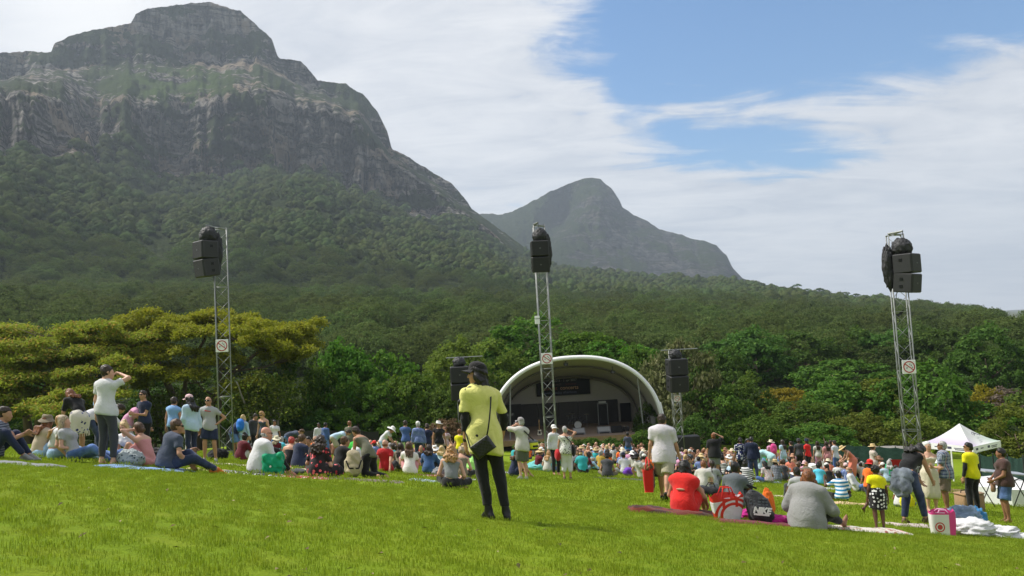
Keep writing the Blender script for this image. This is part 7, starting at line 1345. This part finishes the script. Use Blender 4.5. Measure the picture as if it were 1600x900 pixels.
# red and white tote
c = at(1137, 812); e = empty('tote_bag', tuple(c), 'big red and white printed tote bag in front of the man in the grey t-shirt', 'bag'); e.rotation_euler = (0, 0, math.radians(6))
m, t, b = mat('tote_print', None, .42, .4); P = t.add('ShaderNodeTexCoord').outputs['Object']; sp = t.add('ShaderNodeSeparateXYZ', {0: P}).outputs
dx, dz = t.m('DIVIDE', t.m('SUBTRACT', sp[0], .07), .21), t.m('DIVIDE', t.m('SUBTRACT', sp[2], .08), .19); r_ = t.m('SQRT', t.m('ADD', t.m('MULTIPLY', dx, dx), t.m('MULTIPLY', dz, dz)))
ring = t.m('MULTIPLY', t.m('GREATER_THAN', r_, .78), t.m('LESS_THAN', r_, 1.0)); outer = t.m('MULTIPLY', t.m('GREATER_THAN', r_, 1.16), t.m('LESS_THAN', r_, 1.36)); topb = t.m('GREATER_THAN', t.m('ADD', sp[2], t.m('MULTIPLY', sp[0], -.12)), .31); strip = t.m('MULTIPLY', t.m('LESS_THAN', t.m('ABSOLUTE', t.m('SUBTRACT', t.m('ABSOLUTE', t.m('ADD', sp[0], -.02)), .1)), .022), t.m('GREATER_THAN', sp[2], .2))
redm = t.m('MAXIMUM', t.m('MAXIMUM', ring, outer), t.m('MAXIMUM', topb, strip)); t.set(b, 'Base Color', t.mix(redm, (.66, .66, .68), (.58, .035, .022))); bump(t, b, t.noise(P, 9., 4, .6, .8), .03, .6)
tote(e, (0, 0, .0), .50, .24, .36, m, taper=.72, handle=.12, hm=REDC, sag=.03)
# sports backpack with its lettering
c = at(1192, 817); e = empty('backpack', tuple(c), 'black sports backpack with big white lettering on its front', 'backpack'); e.rotation_euler = (0, 0, math.radians(-6)); S = Solid(); S.ell((0, .02, .22), (.185, .14, .26), None, .03); S.cone((-.12, 0, .07), (.12, 0, .07), .085, .085, .06); S.ell((0, -.10, .15), (.16, .075, .15), None, .04); v, f = S.mesh(.012, .004, 1.2); v[:, 0] -= (v[:, 2]-.1)*.30; link('bag', mesh_data('bag', v, f), K('black_ripstop', (.022, .023, .026), rough=.5), e)
tx = text_part('NIKE', .118, SIGNW, e, (-.165, -.193, .20), (math.radians(86), math.radians(7), 0), shear=.22, bold=.006, ext=.004, spacing=.94); MB().box((-.045, -.194, .165), (.22, .006, .026), rY(7)).build('print', SIGNW, e)
for k in range(5):
    for j in range(3): MB().box((-.17+.055*k+.01*j, -.135+.018*abs(k-2)+.02*j, .31+.04*j-.008*k), (.04, .008, .022), rY(8)).build('printed_mark', plain('mark_grey', (.11, .12, .14), .5), e)
ribbon(MB(), [V3(-.12, .0, .50), V3(-.2, -.02, .57), V3(-.05, .02, .50)], .025).build('handle', BLK, e); heap(1202, 811, (.1, .08, .3), ORG, 'orange cloth poking out behind the sports backpack', 'garment', 'clothing', 31, .15)
S = Solid().cone((-.22, 0, .14), (.2, 0, .12), .15, .12, .05); e = soft_bag(1112, 777, S, K('black_leatherette', (.016, .016, .018), rough=.42), 'black holdall on the grass between the woman in red and the man in grey', 'holdall', 'bag', -14, .006); MB().tube([V3(-.12, -.05, .27), V3(-.05, -.02, .36), V3(.06, -.02, .35), V3(.1, -.05, .25)], .012, 6).build('handle', BLK, e, True)
S = Solid().ell((0, 0, .34), (.17, .13, .25), rY(-28), .03); e = soft_bag(1098, 762, S, K('charcoal_nylon', (.035, .038, .045), rough=.5), 'charcoal and white rucksack leaning behind the woman in red', 'rucksack', 'backpack', 0, .004); MB().box((.01, -.13, .36), (.17, .02, .06), rY(-28), bev=.006).build('print', SIGNW, e)
S = Solid().cone((0, 0, .1), (0, 0, .34), .12, .11, .05); soft_bag(1110, 764, S, K('sand_canvas', (.40, .34, .22)), 'beige tube bag standing beside the charcoal rucksack', 'bag', 'bag', 0, .006)
S = Solid().ell((0, 0, .16), (.2, .16, .18), None, .03); soft_bag(982, 744, S, K('purple_nylon', (.13, .03, .36), rough=.5), 'purple bag beside the person in white', 'bag', 'bag', 0, .008); S = Solid().ell((0, 0, .17), (.24, .16, .19), None, .03); soft_bag(1226, 746, S, K('yellow_red_cooler', (.60, .42, .06)), 'yellow cooler bag by the charcoal t-shirt', 'cooler_bag', 'bag', 0, .004)
def box_bag(px, py, D, w, d, h, m, lid, label, name='cooler_box', cat='cooler', yaw=0):
    c = at(px, py) if D is None else at_d(px, D); e = empty(name, tuple(c), label, cat); e.rotation_euler = (0, 0, math.radians(yaw)); MB().box((0, 0, h/2-.02), (w, d, h+.04), bev=.03).build('box', m, e, True); MB().box((0, 0, h+.025), (w*1.02, d*1.02, .05), bev=.02).build('lid', lid, e, True); MB().tube([(-w*.4, 0, h), (-w*.36, 0, h+.12), (w*.36, 0, h+.12), (w*.4, 0, h)], .014, 6).build('handle', BLK, e, True); return e
box_bag(1241, 752, 30, .6, .4, .38, NAVY, WHT, 'navy cooler bag with a white lid beside the yellow one'); box_bag(1262, 727, 37, .5, .5, .5, WHITE, WHITE, 'white box near the woman in the cream top', yaw=20)
box_bag(1502, 795, 20.6, .62, .4, .42, K('tan_wicker', (.30, .19, .10), 'check', (.2, .12, .06), .5), K('tan_wicker', (.30, .19, .10), 'check', (.2, .12, .06), .5), 'tan wicker hamper between the plaid shirt and the yellow shirt', 'hamper', 'basket', 10)
c = at(1474, 835); e = empty('tote_bag', tuple(c), 'white and pink tote bag with a round red print, standing on the pinkish blanket', 'bag'); e.rotation_euler = (0, 0, math.radians(-12))
m, t, b = mat('pink_tote', None, .45, .4); sp = t.add('ShaderNodeSeparateXYZ', {0: t.add('ShaderNodeTexCoord').outputs['Object']}).outputs; dx, dz = t.m('DIVIDE', t.m('ADD', sp[0], .06), .07), t.m('DIVIDE', t.m('SUBTRACT', sp[2], .13), .075); r_ = t.m('ADD', t.m('MULTIPLY', dx, dx), t.m('MULTIPLY', dz, dz)); disc = t.m('MULTIPLY', t.m('LESS_THAN', r_, 1.), t.m('GREATER_THAN', t.m('ABSOLUTE', t.m('SUBTRACT', r_, .42)), .14)); colr = t.mix(disc, (.70, .68, .66), (.50, .06, .06)); colr = t.mix(t.m('MAXIMUM', t.m('GREATER_THAN', sp[0], .075), t.m('GREATER_THAN', sp[2], .32)), colr, (.66, .06, .26)); t.set(b, 'Base Color', colr)
tote(e, (0, 0, 0), .36, .2, .36, m, taper=.9, handle=.02, hm=PINK)
def camp_chair(px, D, m, label, yaw):
    c = at_d(px, D); e = empty('folding_chair', tuple(c), label, 'chair', 'red folding chairs'); e.rotation_euler = (0, 0, math.radians(yaw)); MB().grid(lambda u, v: ((u-.5)*.52, -.24+.5*v, .36-.05*math.sin(PI*u)+.04*v), 8, 6).build('seat', m, e, True); MB().grid(lambda u, v: ((u-.5)*.54, -.25-.16*v, .38+.52*v-.0*u+.0), 8, 6).build('backrest', m, e, True)
    for sx in (-1, 1):
        MB().tube([(sx*.27, -.25, .36), (sx*.28, -.42, .92)], .014, 6).build('back_post', STEEL, e); MB().box((sx*.3, 0, .56), (.07, .5, .03), bev=.01).build('armrest', BLACK, e)
        for sy in (-1, 1): MB().tube([(sx*.27, sy*.25, -.03), (-sx*.2, sy*.24, .36)], .012, 6).build('leg', STEEL, e)
camp_chair(1399, 29, CRIM, 'red folding camp chair seen from behind under the right tower', 12); camp_chair(1392, 39, CRIM, 'small red folding chair in the shade by the flat boulder', -20)

def litter():
    r = np.random.default_rng(8); n = 150; D = 3.6+r.random(n)**1.5*14; x = (r.random(n)-.5)*1.35*D; z = G(x, D)+.014; V = []
    for i in range(n):
        s = r.uniform(.010, .034); a = r.random()*6.3; c = np.array([x[i], D[i], z[i]]); d = np.array([math.cos(a), math.sin(a), r.uniform(-.2, .5)])*s; q = np.array([-math.sin(a), math.cos(a), r.uniform(-.2, .6)])*s*.5; V += [c-d, c-q+[0, 0, .006], c+d, c+q+[0, 0, .006]]
    m, t, b = mat('dry_leaf', None, .8); rn = t.add('ShaderNodeNewGeometry').outputs['Random Per Island']; t.set(b, 'Base Color', t.ramp(rn, [(.0, (.03, .022, .012)), (.5, (.12, .075, .03)), (.9, (.30, .24, .13))])); tag(link('leaf_litter', mesh_data('leaf_litter', np.array(V), np.arange(4*n).reshape(n, 4), False), m), kind='stuff')
litter()
# ---------------------------------------------------------------- the crowd before the stage
def crowd_mesh(pose, fem, hairst, hat, top_kw, bt, seed, **po):
    J = skeleton(pose, **po); h = .034; L = []
    L.append((body(J, h, fem, 'lr', 'lr', .016), 0)); L.append((hair(J, h, *hairst), 1)); L.append((top(J, h, fem, **top_kw), 2)); L.append((bottom(J, h, fem=fem, **bt), 3))
    if hat: v, f, o, T = hat_mesh(J, hat); L.append(((v, np.array([q if len(q) == 4 else (*q, q[-1]) for q in f])), 4))
    V = []; Fs = []; M = []; o = 0
    for (v, f), k in L:
        if len(v): V.append(v); Fs.append(f+o); M += [k]*len(f); o += len(v)
    me = mesh_data('crowd_person', np.concatenate(V), np.concatenate(Fs), True, M)
    for k in range(5): me.materials.append(BLK)
    return me
S_ = dict(sleeve=.6, hem=-.02, loose=.02); VAR = [
 ('long hair', crowd_mesh('sit', 1, ('long', .22), None, S_, dict(length=1.9), 1)), ('short hair', crowd_mesh('cross', 0, ('short',), None, S_, dict(length=1.9), 2, w=1.06)), ('a straw hat', crowd_mesh('sit', 0, ('short',), 'straw', S_, dict(length=1.9), 3)),
 ('a cap', crowd_mesh('cross', 0, ('short',), 'cap', S_, dict(length=1.9), 4, head=(25, 0, 0))), ('tied up hair', crowd_mesh('sit', 1, ('bun',), None, dict(TNK), dict(length=1.9), 5, head=(-30, 5, 0))), ('wavy hair', crowd_mesh('legs', 1, ('wavy', .12), None, S_, dict(length=1.0), 6)),
 ('a sun hat', crowd_mesh('cross', 1, ('wavy', .1), 'sun', S_, dict(length=1.9), 7, head=(-20, 4, 0))), ('a bald head', crowd_mesh('sit', 0, ('bald',), None, S_, dict(length=1.9), 8, w=1.15)), ('a ponytail', crowd_mesh('cross', 1, ('pony', .16), None, S_, dict(length=1.9), 9, head=(20, 5, 0)))]
TOPC = [('white', WHT), ('off white', OFFW), ('black', BLK), ('navy', NAVY), ('grey', GREY), ('pale grey', LGREY), ('red', CRIM), ('coral', CORAL), ('pink', PINK), ('teal', TEAL), ('turquoise', TURQ), ('sky blue', SKYB), ('blue', BLUE), ('olive', OLV), ('mustard', MUST), ('green', GRN), ('maroon', MAR), ('charcoal', DGR), ('stripes', STRBW), ('blue checks', CHK), ('pale blue', CHAM), ('orange', ORG), ('florals', FLORW)]
ZONES = [(470, 'under the dark trees by the black screen'), (560, 'before the leftmost bright trees'), (650, 'behind the kneeling woman'), (745, 'behind the curly blonde'), (835, 'by the man lifting a camera'), (905, 'below the drum kit'), (960, 'below the stage monitors'), (1045, 'under the end of the stage arch'), (1120, 'beneath the pale tree'), (1185, 'around the dotted dress'), (1250, 'behind the grey checked shirt'), (1330, 'before the rose dress'), (1500, 'along the green netting')]
HC = ['black', 'dark', 'dark', 'brown', 'brown', 'auburn', 'honey', 'blond', 'grey', 'ash']; BT = [BLK, NAVYD, JEAN, LDEN, GREY, KHAKI, BLK, DGR]; SKS = ['fair', 'tan', 'tan', 'brown', 'dark', 'fair']
def crowd():
    r = random.Random(4); taken = [(o.location.x, o.location.y) for o in bpy.data.objects if o.parent is None and o.name.split('.')[0] == 'person']; used = set(); n = 0; tries = 0
    while n < 170 and tries < 9000:
        tries += 1; px = r.choice([r.uniform(378, 742), r.uniform(792, 1050), r.uniform(880, 1050), r.uniform(1050, 1440), r.uniform(1050, 1340)])
        lo, hi = (25, 43) if px < 745 else (30, 52) if px < 1050 else (31, 47); D = lo+(hi-lo)*r.random()**.85; p = at_d(px, D)
        if min((p[0]-q[0])**2+(p[1]-q[1])**2 for q in taken) < .75**2: continue
        for _ in range(60):
            k = r.randrange(len(VAR)); cn, cm = r.choice(TOPC); hc = r.choice(HC); zone = next(z for lim, z in ZONES if px < lim); w = VAR[k][0]; hw = ('%s %s' % (hc, w)) if 'hair' in w or 'pony' in w else w
            hw = hw.replace('ash', 'ash blond') if 'hair' in hw else hw
            lb = 'seated person with %s in %s, %s' % (hw, cn, zone)
            if 'pony' in hw: lb = lb.replace('with %s' % hw, 'with a %s ponytail' % hc)
            if lb not in used and len(lb.split()) < 17: break
        else: continue
        used.add(lb); taken.append((p[0], p[1])); n += 1; o = bpy.data.objects.new('person', VAR[k][1]); COL.objects.link(o); s = r.uniform(.9, 1.06); o.location = (p[0], p[1], p[2]-.02); o.rotation_euler = (0, 0, -r.gauss(0, .55) if r.random() < .82 else r.uniform(0, 6.3)); o.scale = (s, s, s)
        tag(o, lb, 'person', 'people seated before the stage')
        for i, m in enumerate((skin(SK[r.choice(SKS)]), hairm(HR[hc]), cm, r.choice(BT), r.choice([STRAW, STRAWL, HATW]) if w in ('a straw hat', 'a sun hat') else r.choice([CAPB, HATW, NAVY, CAPR, CAPP]))): o.material_slots[i].link = 'OBJECT'; o.material_slots[i].material = m
crowd()
def far_crowd():                                # past three hundred people: the farthest rows as one mass
    r = random.Random(12); var = []
    for k in range(24):
        me = VAR[k % 9][1].copy(); me.materials.clear()
        for m in (skin(SK[r.choice(SKS)]), hairm(HR[r.choice(HC)]), r.choice(TOPC)[1], r.choice(BT), r.choice([STRAW, HATW, CAPB])): me.materials.append(m)
        var.append(me)
    taken = [(o.location.x, o.location.y) for o in bpy.data.objects if o.parent is None and o.name.split('.')[0] == 'person']; P = []
    for _ in range(4000):
        px = r.choice([r.uniform(400, 745), r.uniform(840, 1050), r.uniform(1050, 1400)]); D = r.uniform(38, 46) if px < 745 else r.uniform(42, 55) if px < 1050 else r.uniform(40, 49); p = at_d(px, D)
        if min((p[0]-q[0])**2+(p[1]-q[1])**2 for q in taken) < .72**2: continue
        taken.append((p[0], p[1])); P.append(p-[0, 0, .02])
        if len(P) >= 110: break
    n = len(P); gn_scatter('crowd', np.array(P), [-r.gauss(0, .5) for _ in range(n)], [r.uniform(.92, 1.06) for _ in range(n)], [r.randrange(24) for _ in range(n)], var)
far_crowd()
# ---------------------------------------------------------------- haze
def make_haze():
    m = bpy.data.materials.new('haze_air'); m.use_nodes = True; t = NT(m.node_tree); t.n.clear()
    v = t.add('ShaderNodeVolumePrincipled', {'Density': HAZE, 'Color': (.74, .86, 1.), 'Anisotropy': .2}); o = t.add('ShaderNodeOutputMaterial'); t.l.new(v.outputs[0], o.inputs['Volume'])
    mb = MB(); mb.box((0, 1500, 440), (9600, 9000, 920)); ob = mb.build('haze', m); tag(ob, kind='stuff')
make_haze()
